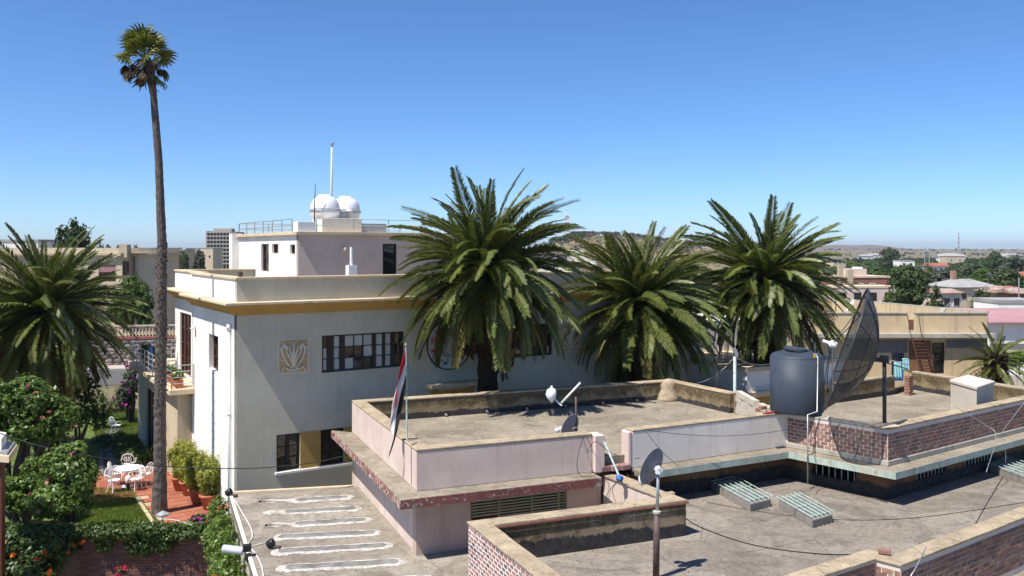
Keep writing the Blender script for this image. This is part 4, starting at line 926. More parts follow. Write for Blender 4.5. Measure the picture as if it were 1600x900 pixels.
c = palm_at(1194, 428, 38.5); date_palm('date palm directly behind the blue water tank', (c.x, c.y, 0), c.z, 1.13, 195, 37, .39, skirt=40)
c = palm_at(72, 475, 38); date_palm('wide date palm in the garden at the left edge', (c.x, c.y, 0), c.z, 1.16, 215, 41, .42, skirt=40)
c = palm_at(1556, 555, 48); date_palm('small young date palm beside the pink roofed white house', (c.x, c.y, c.z - 2.2), c.z, .58, 46, 53, .25, skirt=3, spread=.8)
# ---- tall fan palm
fp = W(249, 803, GZ)
ft = thing('fan_palm', 'very tall slender fan palm rising from the garden lawn', 'palm tree', fp)
def fl(x, y): return Vector(D(x, y, fp.y)) - fp
trk = [(249, 806, 17.5), (249, 770, 14), (250, 700, 13), (250, 640, 12.8)]
g = G(); pts, rs = [], []
pathpx = [(249, 806, 18), (249, 785, 15), (250, 740, 13.2), (250, 640, 12.6)]
def dense(pp, step):
    out = []
    for (x0, y0, r0), (x1, y1, r1) in zip(pp[:-1], pp[1:]):
        k = max(1, int(abs(y1 - y0) / step)); out += [(x0 + (x1 - x0) * i / k, y0 + (y1 - y0) * i / k, r0 + (r1 - r0) * i / k) for i in range(k)]
    return out + [pp[-1]]
def trunk_tube(pp, step, jit, mat, name, n=12):
    g = G(); q = dense(pp, step); rd = random.Random(5); vs = []
    for i, (x, y, r) in enumerate(q):
        c_ = fl(x, y); rr = r / FPX * fp.y * (1 + (jit * .5 if i % 2 else -jit * .3))
        for j in range(n): a = 2 * math.pi * j / n; k_ = rr * (1 + rd.uniform(-jit, jit)); vs.append(c_ + Vector((math.cos(a) * k_, math.sin(a) * k_, rd.uniform(-jit, jit) * .08)))
    k = len(q); fs = [(i * n + j, i * n + (j + 1) % n, (i + 1) * n + (j + 1) % n, (i + 1) * n + j) for i in range(k - 1) for j in range(n)] + [tuple(range(n - 1, -1, -1)), tuple(range((k - 1) * n, k * n))]
    g.add(vs, fs); return part(name, g, mat, ft, world=False)
trunk_tube([(249, 808, 14), (249, 785, 11.8), (250, 740, 9.8), (250, 640, 9), (252, 500, 7.9), (253, 380, 7.0), (248, 250, 5.8), (240, 150, 5.1), (234, 108, 7.5), (229, 90, 6)], 6, .05, M['bark_fan'], 'trunk')
# shaggy stubs of old leaf bases on the middle of the trunk
g = G(); rd = random.Random(9)
for i in range(420):
    y = 382 + 268 * (i / 420); x = np.interp(y, [250, 380, 500, 640], [248, 253, 252, 250]); a = i * 2.399; r0 = np.interp(y, [380, 640], [6.6, 8.6]) / FPX * fp.y
    c_ = fl(x, y) + Vector((math.cos(a), math.sin(a), 0)) * r0 * .85; d = Vector((math.cos(a + rd.uniform(-.5, .5)), math.sin(a + rd.uniform(-.5, .5)), rd.uniform(.4, 1.8))).normalized(); l = rd.uniform(.05, .12)
    g.tube([c_, c_ + d * l * .6, c_ + d * l + Vector((0, 0, -.04))], [.05, .035, .012], 4, rd.randrange(2))
part('leaf_bases', g, [M['bark_skirt'], M['bark_fan']], ft, world=False)
def fan_mesh(seed, dead=False):
    rd = random.Random(seed); g = G(); pl_ = .72; g.tube([(0, 0, 0), (pl_ * .5, 0, .03), (pl_, 0, 0 if not dead else -.1)], [.022, .015, .012], 4, 1)
    m = 26; base = Vector((pl_, 0, -.1 if dead else 0))
    for i in range(m):
        a = R(-118 + 236 * (i + .5) / m) * (.45 if dead else 1); l = .62 * (1 - .22 * abs(a) / 2) * rd.uniform(.9, 1.08); d = Vector((math.cos(a), math.sin(a), .1 * (-1) ** i)); dn = Vector((0, 0, -1))
        p1 = base + d * l * .55; p2 = base + (d * .95 + dn * (.5 if dead else .12)).normalized() * l * .85; p3 = p2 + (d * .4 + dn * (1.2 if dead else rd.uniform(.4, 1.1))).normalized() * l * .26; s = Vector((-math.sin(a), math.cos(a), .35 * (-1) ** i)).normalized()
        g.add([base, p1 + s * .05, p1 - s * .05, p2 + s * .03, p2 - s * .03, p3], [(0, 1, 2), (2, 1, 3, 4), (4, 3, 5)], 0)
    return g
fm1 = [fan_mesh(i).mesh('fan_leaf', [M['frond'], M['rachis']]) for i in range(3)]; fm2 = [fan_mesh(20 + i).mesh('fan_leaf', [M['frond_y'], M['rachis']]) for i in range(2)]; fm3 = [fan_mesh(40 + i, True).mesh('dead_fan_leaf', [M['frond_dead'], M['frond_dead']]) for i in range(2)]
top = fl(225, 90)
for i in range(36):
    f = i / 35; a = i * 2.39996 + rd.uniform(-.2, .2); el = R(85 - 118 * f + rd.uniform(-8, 8)); dead = f > .62 and rd.random() < .75
    o = link('dead_fan_leaf' if dead else 'fan_leaf', (fm3 if dead else fm2 if rd.random() < .25 else fm1)[rd.randrange(2)], ft, False)
    o.rotation_euler = (Matrix.Rotation(a, 4, 'Z') @ Matrix.Rotation(-el, 4, 'Y') @ Matrix.Rotation(rd.uniform(-.8, .8), 4, 'X')).to_euler(); q = rd.uniform(.75, 1.05) * (.68 if dead else .95); o.scale = (q, q, q); o.location = top + Vector((0, 0, -.45 * f))
g = G()
for i in range(40):
    a = i * 2.399; z = -.9 + .9 * i / 40; d = Vector((math.cos(a), math.sin(a), -1.2 + rd.random() * .7)).normalized(); p = top + Vector((math.cos(a) * .14, math.sin(a) * .14, z)); g.tube([p, p + d * .22, p + d * rd.uniform(.3, .55)], [.035, .025, .008], 4)
part('dead_stalks', g, M['frond_dead'], ft, world=False)

# ================================================================== LEAF CLOUDS
def cloud(n, centre, rad, size, seed, clumps=40, up=.35, shell=.55, clr=.33, aspect=.5, squash_low=0):
    r = np.random.default_rng(seed); rad = np.array(rad if not np.isscalar(rad) else (rad,) * 3, float)
    d = r.normal(size=(clumps, 3)); d /= np.linalg.norm(d, axis=1)[:, None]; rr = shell + (1 - shell) * r.random(clumps)
    cc = d * rr[:, None] * (1 - clr * .6); cr = clr * r.uniform(.6, 1.25, clumps)
    k = r.integers(0, clumps, n); q = r.normal(size=(n, 3)); q /= np.linalg.norm(q, axis=1)[:, None]
    loc = cc[k] + q * (cr[k] * r.random(n) ** .4)[:, None]
    nrm = q * .8 + loc * .6 + np.array([0, 0, up]) + r.normal(0, .45, (n, 3)); nrm /= np.linalg.norm(nrm, axis=1)[:, None]
    P = loc * rad + np.array(centre)
    t = np.cross(nrm, r.normal(size=(n, 3))); t /= np.linalg.norm(t, axis=1)[:, None]; b = np.cross(nrm, t)
    sz = size * r.uniform(.6, 1.3, n)[:, None]; t = t * sz; b = b * sz * aspect
    v = np.stack([P - t, P - b + nrm * sz * .12, P + t, P + b + nrm * sz * .12], 1).reshape(-1, 3)
    return v, np.arange(n * 4).reshape(-1, 4)
def merge(*vf):
    V, F, b = [], [], 0
    for v, f in vf: V.append(v); F.append(f + b); b += len(v)
    return np.concatenate(V), np.concatenate(F)
def bush(name, label, cat, base, blobs, n, size, mat, seed, stems=True, group=None, flowers=None, clumps=36, aspect=.5, stem_h=None):
    t = thing(name, label, cat, base, 0, group); vf = []
    tot = sum((b[3] if len(b) > 3 else b[3]) ** 2 for b in blobs)
    for i, bl in enumerate(blobs):
        c_ = Vector(bl[:3]) - Vector(base); rad = bl[3] if len(bl) == 4 else bl[3:6]; w_ = (bl[3] ** 2) / tot
        vf.append(cloud(int(n * w_), tuple(c_), rad, size, seed + i, clumps=max(10, int(clumps * w_ ** .5)), aspect=aspect))
    v, f = merge(*vf); link('foliage', npmesh('foliage', v, f, M[mat]), t, False)
    if stems:
        g = G(); rd_ = random.Random(seed)
        for bl in blobs:
            c_ = Vector(bl[:3]) - Vector(base)
            for k in range(3):
                p = Vector((rd_.uniform(-.15, .15), rd_.uniform(-.15, .15), 0)); m_ = (p + c_) / 2 + Vector((rd_.uniform(-.2, .2), rd_.uniform(-.2, .2), 0)); e_ = c_ + Vector((rd_.uniform(-.5, .5) * bl[3], rd_.uniform(-.5, .5) * bl[3], .4 * bl[3])); g.tube([p, m_, c_, e_], [.07, .05, .035, .012], 6)
        part('stem', g, M['bark'], t, world=False)
    if flowers:
        fm, cnt, fs = flowers; r = np.random.default_rng(seed + 99); vv = []
        for i in range(cnt):
            bl = blobs[r.integers(len(blobs))]; d = r.normal(size=3); d[1] = -abs(d[1]) * 1.3; d /= np.linalg.norm(d); rad = np.array([bl[3]] * 3 if len(bl) == 4 else bl[3:6])
            c_ = np.array(bl[:3]) - np.array(base) + d * rad * .98
            vv.append(cloud(9, c_, fs, fs * .7, int(seed * 31 + i), clumps=3, aspect=.75))
        v, f = merge(*vv); link('blossom', npmesh('blossom', v, f, M[fm]), t, False)
    return t
def px(x, y, d): return tuple(D(x, y, d))
# garden shrubs
b0 = W(22, 800, 0); bush('camellia_tree', 'big rounded shrub tree with pink blossoms at the left edge of the garden', 'tree', (D(20, 700, 30.4).x, 30.4, GZ), [(*px(46, 648, 30.4), 1.6, 1.0, 1.35), (*px(2, 640, 30.2), 1.4, 1.1, 1.25), (*px(92, 652, 30.5), .85, .7, .9), (*px(40, 612, 30.5), .95, .8, .65)], 15000, .085, 'leaf_bush', 101, flowers=('flower_pink', 17, .075), clumps=90)
bush('camellia_bush', 'dense glossy green bush with a few pink blossoms in front of the garden table', 'bush', (D(112, 800, 28.3).x, 28.3, GZ), [(*px(108, 740, 28.2), 1.0, .7, 1.1), (*px(124, 782, 28.2), .6, .45, .65), (*px(88, 780, 28.2), .9, .75, .75), (*px(114, 706, 28.2), .5, .4, .45)], 15000, .08, 'leaf_bush', 131, flowers=('flower_pink', 6, .075), clumps=100)
bush('shade_bush', 'dark green bush hiding the stems of the blossom tree at lower left', 'bush', (D(35, 800, 28.9).x, 28.9, GZ), [(*px(38, 770, 28.9), 1.1, .6, .7), (*px(-5, 765, 28.9), .9, .6, .8), (*px(60, 735, 29.2), .7, .5, .6)], 7000, .08, 'leaf_bush', 145, clumps=60)
bush('trumpet_vine', 'sprawling vine with orange flowers at the lower left corner', 'vine', (D(30, 890, 26.8).x, 26.8, -2.0), [(*px(20, 850, 26.8), 1.4, .8, .7), (*px(75, 868, 26.8), .9, .7, .75), (*px(30, 900, 26.4), 1.5, .7, .6), (*px(100, 850, 27.3), .6, .5, .5), (*px(-30, 880, 26.6), 1.1, .7, .9)], 13000, .075, 'leaf_ivy', 151, flowers=('flower_orange', 34, .10), clumps=80)
bush('dark_hedge', 'dark shaded hedge beneath the date palm at left', 'hedge', (D(110, 660, 39).x, 39, 0), [(*px(115, 620, 40), 1.5, 1.2, 1.6), (*px(70, 600, 40), 1.8, 1.2, 1.6), (*px(140, 655, 39), .8, .8, .9), (*px(20, 600, 41), 1.8, 1.2, 1.8)], 9000, .10, 'leaf_ivy', 171, clumps=70)
bush('clipped_bush', 'round clipped bush on the back lawn by the path', 'bush', (D(181, 640, 47).x, 47, 0), [(*px(182, 634, 47), .75, .7, .5)], 2500, .05, 'leaf_dry', 181, stems=False)
bush('bougainvillea', 'pale leaved shrub with magenta flowers beside the villa balcony', 'bush', (D(203, 640, 46.5).x, 46.5, 0), [(*px(204, 600, 46.5), .5, .5, 1.0), (*px(196, 618, 46.5), .6, .6, .7), (*px(208, 580, 47), .35, .35, .6)], 4200, .07, 'leaf_grey', 191, flowers=('flower_magenta', 16, .13))
bush('shade_hedge', 'dark hedge along the shaded villa wall behind the patio chairs', 'hedge', tuple(B(-1.4, 12.5, 0)), [(*B(-1.5, 11.0, .7), .8, .8, .9), (*B(-1.5, 12.6, .7), .8, .9, .9), (*B(-1.5, 14.2, .7), .8, .9, .9)], 6000, .07, 'leaf_ivy', 201, clumps=50)
bush('path_hedge', 'low dark hedge beside the garden path behind the table', 'hedge', (W(168, 745, GZ).x, W(168, 745, GZ).y, GZ), [(*D(172, 700, 41), .6, .8, .5), (*D(160, 690, 42), .7, .8, .6)], 3200, .07, 'leaf_ivy', 207, clumps=30)
# yucca
yk = thing('yucca', 'spiky pale green yucca by the street end of the garden', 'plant', (D(160, 650, 45).x, 45, 0)); g = G(); g.tube([(0, 0, 0), (.05, 0, 1.0), (.0, 0, 1.9)], [.12, .1, .09], 8); part('stem', g, M['bark'], yk, world=False)
g = G()
for (cx, cz) in ((0, 1.95), (-.35, 1.2), (.3, 1.1)):
    for i in range(46):
        a = i * 2.399; el = R(88 - 95 * i / 46); d = Vector((math.cos(a) * math.cos(el), math.sin(a) * math.cos(el), math.sin(el))); s = Vector((-math.sin(a), math.cos(a), 0)) * .035; p = Vector((cx, 0, cz)); l = .75; g.add([p - s * .6, p + d * l * .4 - s, p + d * l - Vector((0, 0, .12)), p + d * l * .4 + s, p + s * .6], [(0, 1, 2, 3, 4)])
part('leaves', g, M['leaf_tree2'], yk, world=False)
# potted bamboo along the sunny wall
pg = G(); pg.lathe([(.14, 0), (.17, .04), (.25, .38), (.29, .4), (.29, .47), (.25, .47), (.23, .42)], 16); pot_me = pg.mesh('pot', M['terracotta'], True)
for i, (x, y, hh, ww, lab) in enumerate([(281, 766, 1.35, .5, 'potted bamboo farthest from the palm trunk row front, first by the wall corner pillar'), (294, 773, 1.45, .52, 'second'), (308, 786, 1.45, .55, 'third'), (326, 795, 1.5, .62, 'fourth'), (343, 794, .8, .33, 'fifth')]):
    labs = ['leafy bamboo in a terracotta pot, farthest back of the row by the white wall', 'leafy bamboo in a terracotta pot, second from the back of the row', 'leafy bamboo in a terracotta pot, middle of the row by the white wall', 'largest leafy bamboo in a terracotta pot, second nearest of the row', 'small plant in a terracotta pot at the near end of the bamboo row']
    p = W(x, y, GZ + .06); t = thing('potted_bamboo', labs[i], 'potted plant', (p.x, p.y, GZ + .055), 0, 'potted bamboo along the white wall')
    o = link('pot', pot_me, t, False); o.scale = (1.15 if i < 4 else .8,) * 3
    v, f = cloud(3600 if i < 4 else 1200, (0, 0, .5 + hh * .5), (ww, ww, hh * .62), .075, 300 + i, clumps=50, aspect=.22, clr=.3); link('foliage', npmesh('foliage', v, f, M['leaf_bamboo']), t, False)
    g = G()
    for k in range(9): a = k * 2.4; g.tube([(.06 * math.cos(a), .06 * math.sin(a), .3), (.2 * math.cos(a), .2 * math.sin(a), .4 + hh * .8)], [.012, .006], 4)
    part('cane', g, M['rachis'], t, world=False)

# ================================================================== GARDEN WALL WITH IVY
ga, gb = W(-60, 842, .75), W(345, 838, .75); ga.z = gb.z = 0; gd = (gb - ga).normalized()
gw = thing('garden_wall', 'shaded purple brown brick garden wall under the ivy', 'wall', (ga.x, ga.y, -3.2))
g = G(); g.strip(V2(ga), V2(gb), .3, -3.2, .95); part('wall_core', g, M['mortar_dark'], gw)
gb1, gb1h = None, None
gg = G(); gg.box((0, 0, 0), (.235, .09, .072)); gm1 = gg.mesh('brick', M['brickdark']); gg = G(); gg.box((0, 0, 0), (.105, .09, .072)); gm1h = gg.mesh('brick', M['brickdark'])
bud = [300]; tA = (gb - ga).length; vis0 = onplane(120, 870, V2(ga), V2(gd))[0]
def lay2():
    nrm = Vector((gd.y, -gd.x)); rz = math.atan2(gd.y, gd.x); jobs = []
    for r in range(19):
        t = vis0 + (0 if r % 2 else .125)
        while t < tA - .1: jobs.append((r, t)); t += .25
    jobs = [j for j in jobs if -.72 + j[0] * .085 < .9]; jobs.sort(key=lambda j: (abs(j[0] - 5) * .4 + random.random()))
    rest = G()
    for i, (r, t) in enumerate(jobs):
        z = -.72 + r * .085; c_ = V2(ga) + V2(gd) * (t + .12) + nrm * (.0 + random.uniform(-.03, -.024))
        if i < 300:
            o = link('brick', gm1, gw, False); o.location = Vector((c_.x, c_.y, z)) - ROOTLOC[gw.name]; o.rotation_euler = (0, 0, rz + random.uniform(-.015, .015))
        else: rest.box((c_.x, c_.y, z), (.235, .09, .072), rz)
    o = part('brick_courses', rest, M['brickdark'], gw); o['kind'] = 'stuff'
lay2()
ivb = []
for k in range(15):
    t = tA * (.2 + .78 * k / 14); p = ga + gd * t; ivb.append((p.x, p.y - .12, 1.0 + random.uniform(-.08, .08), .62, .38, .32))
for k in range(7):
    t = tA * random.uniform(.35, .95); p = ga + gd * t; ivb.append((p.x, p.y - .18, .62 + random.uniform(-.2, .1), .4, .18, .42))
bush('ivy', 'dark ivy trailing over the top of the brick garden wall', 'ivy', (gb.x, gb.y, -.02), ivb, 13000, .06, 'leaf_ivy', 221, stems=False, clumps=300)
c1 = V2(A0); c2 = V2(An)
hb = []
for k in range(7):
    p = c1 + (c2 - c1) * (k / 5.0) + Vector((-.28, -.1)); hb.append((p.x, p.y, 1.72 - .03 * k, .34, .7, .5)); hb.append((p.x - .12, p.y, .9 - .03 * k, .42, .7, .7))
bush('creeper_hedge', 'bright green creeper climbing the side of the annex roof', 'hedge', (c2.x - .8, c2.y, -1.5), hb, 15000, .055, 'leaf_bush', 241, stems=False, clumps=260, flowers=('flower_orange', 6, .07))
bush('wall_bougainvillea', 'purple flowering sprig on the ivy below the potted plants', 'flowers', tuple(W(318, 815, .9)), [(*W(318, 810, .95), .5, .2, .16)], 500, .05, 'leaf_ivy', 251, stems=False, flowers=('flower_magenta', 14, .07))
for i, (x, y, lab) in enumerate([(190, 885, 'crimson flower cluster against the brick garden wall'), (8, 893, 'crimson flower cluster at the bottom left corner')]):
    bush('crimson_flower', lab, 'flower', tuple(D(x, y + 14, 26.2)), [(*D(x, y + 6, 26.2), .16, .14, .14)], 160, .05, 'leaf_ivy', 260 + i, flowers=('flower_red', 9, .07), group=None)
# ================================================================== THINGS ON THE ROOFS
def catmull(P_, k=6):
    P_ = [Vector(p) for p in P_]; Q = [P_[0]] + P_ + [P_[-1]]; out = []
    for i in range(1, len(Q) - 2):
        a, b, c_, d = Q[i - 1], Q[i], Q[i + 1], Q[i + 2]
        for j in range(k):
            t = j / k; out.append(.5 * ((2 * b) + (c_ - a) * t + (2 * a - 5 * b + 4 * c_ - d) * t * t + (3 * b - a - 3 * c_ + d) * t ** 3))
    return out + [P_[-1]]
def cable(name, label, pts, r=.008, mat='black', cat='cable', group=None, k=6):
    g = G(); g.tube(catmull(pts, k), r, 5); return one(name, g, M[mat], label, cat, group, True)
def sag(a, b, s, n=14):
    a, b = Vector(a), Vector(b); return [a.lerp(b, i / n) - Vector((0, 0, s * 4 * (i / n) * (1 - i / n))) for i in range(n + 1)]
# ---- flag on its pole, tied to the pink parapet
fb = W(637, 752, ZL + .02); ftop = D(634, 540, fb.y + .15)
fl_ = thing('flag', 'drooping red white and black flag on a green pole at the pink parapet', 'flag', fb)
g = G(); g.tube([fb, ftop], .022, 8); part('flagpole', g, M['greenmetal'], fl_)
g = G(); g.lathe([(.0, -.05), (.04, -.03), (.045, .02), (.02, .06), (.0, .09)], 10, ftop); part('finial', g, plain('dull_brass', (.3, .2, .1), .4, .2, 5, .5, .5), fl_)
red, wht, blk = plain('flag_red', (.42, .012, .022), .75, .12), plain('flag_white', (.6, .58, .58), .75, .05), plain('flag_black', (.012, .012, .014), .8, .1)
pd = (fb - ftop).normalized(); Lf = (fb - ftop).length
def flagmesh(c0, c1, mat, nm):
    g = G(); nu_, nv_ = 22, 8; vs = []
    for i in range(nu_ + 1):                           # i along the fly (hanging downwards), j across the hoist
        for j in range(nv_ + 1):
            u = i / nu_; v = c0 + (c1 - c0) * j / nv_
            hoist = ftop + pd * (.1 + v * .98)
            drop = u * float(np.interp(v, [0, .33, .5, .67, 1], [1.0, 1.25, 1.65, 1.8, 1.95])); wl = math.exp(-((v - .5) / .2) ** 2)
            side = -(.15 + .2 * wl) * math.sin(min(1, u * 1.15) * 1.5) - .05 * u - .3 * max(0, v - .6) / .4 * u ** 3
            fold = .05 * math.sin(v * 12 + u * 5.0) * min(1, u * 3) + .04 * math.sin(u * 9 + v * 7) * u + .14 * (1 - v) * min(1, u * 2) - .08 * wl * u
            vs.append(hoist + Vector((side + .02 * math.sin(v * 17 + u * 3) * u, -.06 - fold * 1.0, -drop * .98)))
    f = [(i * (nv_ + 1) + j, (i + 1) * (nv_ + 1) + j, (i + 1) * (nv_ + 1) + j + 1, i * (nv_ + 1) + j + 1) for i in range(nu_) for j in range(nv_)]
    g.add(vs, f); o = part(nm, g, mat, fl_, smooth=True); s = o.modifiers.new('solid', 'SOLIDIFY'); s.thickness = .006
flagmesh(0, .333, red, 'red_stripe'); flagmesh(.333, .667, wht, 'white_stripe'); flagmesh(.667, 1.0, blk, 'black_stripe')
tq = D(637, 697, fb.y + .05); g = G(); g.tube([tq + Vector((-.05, -.04, 0)), tq + Vector((.06, -.03, .02)), tq + Vector((.05, .1, .0))], .018, 5); g.tube([tq + Vector((.0, -.05, .05)), tq + Vector((.12, -.02, -.02))], .018, 5); part('lashing', g, M['metal'], fl_)
# conduit on the parapet next to the flag
g = G(); c1_ = D(643, 700, 22.3); c2_ = D(643, 757, 22.3); g.tube([c1_ + Vector((.12, .2, .1)), c1_ + Vector((0, 0, .08)), c1_, c2_], .012, 5); one('conduit', g, M['brownpipe'], 'thin brown conduit down the pink parapet beside the flagpole', 'conduit')

# ---- satellite dishes
def dish_mesh(rad, depth, n=28, rings=6, th=.012):
    g = G(); vs = []; prof = [(rad * i / rings, depth * (i / rings) ** 2) for i in range(rings + 1)]
    g.lathe([(.001, 0)] + prof[1:] + [(rad + .012, depth + .004), (rad + .012, depth - .012)] + [(r, z - th) for r, z in prof[::-1][:-1]] + [(.001, -th)], n); return g
def orient(axis, up=Vector((0, 0, 1))):
    z = Vector(axis).normalized(); x = up.cross(z).normalized(); y = z.cross(x); m = Matrix((x, y, z)).transposed(); return m
# near dish on brown pole
dpos = D(1022, 731, 18.7); dbase = Vector((D(1025, 900, 18.7).x, 18.7, ZR))
sd_ = thing('satellite_dish', 'grey satellite dish on a tall brown pole, nearest to the viewer', 'satellite dish', dbase, 0, 'satellite dishes')
axis = Vector((-.67, .70, .30)).normalized(); mo = orient(axis)
g = dish_mesh(.40, .075); g.v = [tuple(mo @ Vector((p[0] * .9, p[1] * 1.05, p[2])) + dpos) for p in g.v]; part('reflector', g, M['dishgrey'], sd_, smooth=True)
g = G(); g.tube([dbase, (dbase.x + .02, 18.7, D(0, 803, 18.7).z)], .072, 12); part('lower_pole', g, M['brownpipe'], sd_, smooth=True)
pz_ = D(0, 803, 18.7).z; bk = dpos - axis * .1
g = G(); g.tube([(dbase.x + .02, 18.7, pz_ - .1), (dbase.x + .05, 18.7, bk.z + .02)], .036, 10); part('upper_pole', g, M['metal'], sd_, smooth=True)
g = G(); g.lathe([(.08, 0), (.09, .02), (.09, .06), (.05, .08)], 12, (dbase.x + .02, 18.7, pz_)); part('collar', g, M['rawconc'], sd_)
g = G(); g.box(bk, (.1, .16, .16)); g.tube([bk + Vector((0, -.08, .06)), bk + Vector((.09, -.05, -.03))], .025, 6); g.tube([bk, dpos], .05, 8); part('bracket', g, M['whitepaint'], sd_, bevel=.01)
lnb = dpos + axis * .34 + Vector((0, 0, -.30)); low = dpos - mo.col[1] * .4
g = G(); g.tube([low - axis * .02, lnb], .014, 6); part('feed_arm', g, M['metal'], sd_)
g = G(); g.tube([lnb - axis * .02, lnb + axis * -.14 + Vector((0, 0, .05))], [.03, .045], 10); part('feed_horn', g, M['whitepaint'], sd_)
bagm = M['plastic']
def bag(c_, s, seed, lab, stretch=(1, 1, 1.3), nm='plastic_bag'):
    g = G(); random.seed(seed); g.lathe([(.02, -1.3), (.25, -1.0), (.55, -.5), (.62, 0), (.5, .5), (.28, .75), (.08, .85), (.16, 1.05), (.02, 1.1)], 11, jit=.16); g.v = [(p[0] * s * stretch[0] + c_[0], p[1] * s * stretch[1] + c_[1], p[2] * s * stretch[2] * .7 + c_[2]) for p in g.v]; return one(nm, g, bagm, lab, 'bag', None, True)
bag(tuple(lnb + Vector((.0, -.02, -.1))), .14, 5, 'torn white plastic bag tied over the feed of the near dish')
# dish behind the pink parapet with pole
dp2 = D(893, 668, 25.3); db2 = Vector((D(900, 680, 25.4).x, 25.4, ZF))
s2 = thing('satellite_dish', 'low grey satellite dish half hidden behind the pink parapet', 'satellite dish', db2, 0, 'satellite dishes')
ax2 = Vector((-.62, .72, .3)).normalized(); mo2 = orient(ax2); g = dish_mesh(.34, .07); g.v = [tuple(mo2 @ Vector((p[0] * .95, p[1] * 1.1, p[2])) + dp2) for p in g.v]; part('reflector', g, M['dishgrey'], s2, smooth=True)
g = G(); g.tube([db2, (db2.x, db2.y, D(0, 620, 25.4).z)], .03, 8); part('pole', g, M['brownpipe'], s2, smooth=True)
g = G(); g.tube([dp2 - ax2 * .05, Vector((db2.x, db2.y, dp2.z))], .04, 6); part('bracket', g, M['metal'], s2)
g = G(); e2 = dp2 + ax2 * .3 + Vector((-.12, 0, -.2)); g.tube([dp2 + Vector((-.15, 0, -.3)), e2], .012, 5); g.tube([e2, e2 + Vector((.02, .02, .1))], .045, 8); part('feed_horn', g, M['whitepaint'], s2)
bag(tuple(D(871, 672, 25.0)), .13, 12, 'small white plastic bag beside the low dish behind the pink parapet', (1.1, .8, .8))
# white stick aerial and bag tied on wire
ar = thing('stick_aerial', 'slanting white rod aerial with white bag above the rear roof parapet', 'aerial', db2 + Vector((.05, .02, 0)))
g = G(); g.tube([D(877, 630, 25.4), D(907, 598, 25.4)], .032, 8); part('rod', g, M['whitepaint'], ar, smooth=True)
g = G(); g.tube([D(877, 631, 25.4), D(889, 618, 25.42), D(900, 622, 25.42)], .012, 5); g.tube([D(892, 640, 25.4), D(884, 668, 25.4)], .008, 5); g.tube([db2 + Vector((.05, .02, .0)), D(900, 622, 25.42)], .02, 6); part('support_rod', g, M['darkmetal'], ar)
bag(tuple(D(862, 615, 25.4)), .26, 23, 'white plastic bag knotted on the rod aerial above the roof', (1, .8, 1.15))
g = G(); g.tube(catmull([D(868, 624, 25.4), D(873, 630, 25.4), D(878, 634, 25.38)]), .02, 5); one('bag_knot', g, bagm, 'twisted white plastic strip between the bag and the rod', 'plastic strip')
# ---- water tank
tb = Vector((8.83, 26.8, ZU + .05))
wt = thing('water_tank', 'dark slate blue plastic water tank on the roof corner', 'water tank', tb)
rt = .80; hT = 1.86
prof = [(rt * .97, 0), (rt, .04), (rt, hT - .22)]
for i in range(7): a = i / 6 * math.pi / 2; prof.append((rt - .2 + .2 * math.cos(a), hT - .22 + .16 * math.sin(a)))
prof += [(rt * .45, hT + .03), (rt * .3, hT + .05), (.001, hT + .05)]
g = G(); g.lathe(prof, 40, tb); part('tank_body', g, M['tank'], wt, smooth=True)
g = G(); g.lathe([(.36, 0), (.36, .07), (.33, .1), (.001, .11)], 20, tb + Vector((-.05, -.1, hT + .02)), Matrix.Rotation(R(7), 3, 'Y')); part('tank_lid', g, M['tank'], wt)
# plinth beneath the tank
g = G(); g.box((tb.x + .12, tb.y + .85, (ZF + ZU) / 2 + .015), (1.5, 1.1, ZU - ZF + .03), R(28)); pq = part('tank_plinth', g, M['rawconc'], hs_)
sp1 = D(1275, 553, tb.y - .85); sp = [D(1275, 553, tb.y - .72), D(1278, 560, tb.y - .85), D(1277, 643, tb.y - .9), D(1262, 648, tb.y - .95), D(1262, 755, 25.6)]
g = G(); g.tube(sp, .022, 8); one('water_pipe', g, M['metal'], 'galvanised pipe running down from the water tank to the lower roof', 'pipe', None, True)
g = G(); g.box(D(1273, 556, tb.y - .86), (.07, .06, .12)); one('pipe_tap', g, plain('yellow_plastic', (.6, .35, .02), .5), 'small yellow valve at the top of the tank pipe', 'valve', None, False, .01)
cable('loose_cable', 'dark cable dangling below the water tank past the green ledge', [D(1285, 640, 26.6), D(1272, 690, 26.2), D(1270, 708, 25.4), D(1262, 715, 25.2), D(1268, 752, 25.0)], .012)
cable('floor_cable', 'dark cable along the lower roof below the barred windows', [W(1262, 746, ZR + .02), W(1300, 757, ZR + .02), W(1345, 772, ZR + .02), W(1386, 785, ZR + .02)], .018, 'brownpipe')
g = G(); g.box(D(1201, 645, 26.25), (.36, .12, .05), R(28)); one('red_board', g, plain('red_board', (.38, .06, .05), .7), 'short red board under the left side of the water tank', 'board')
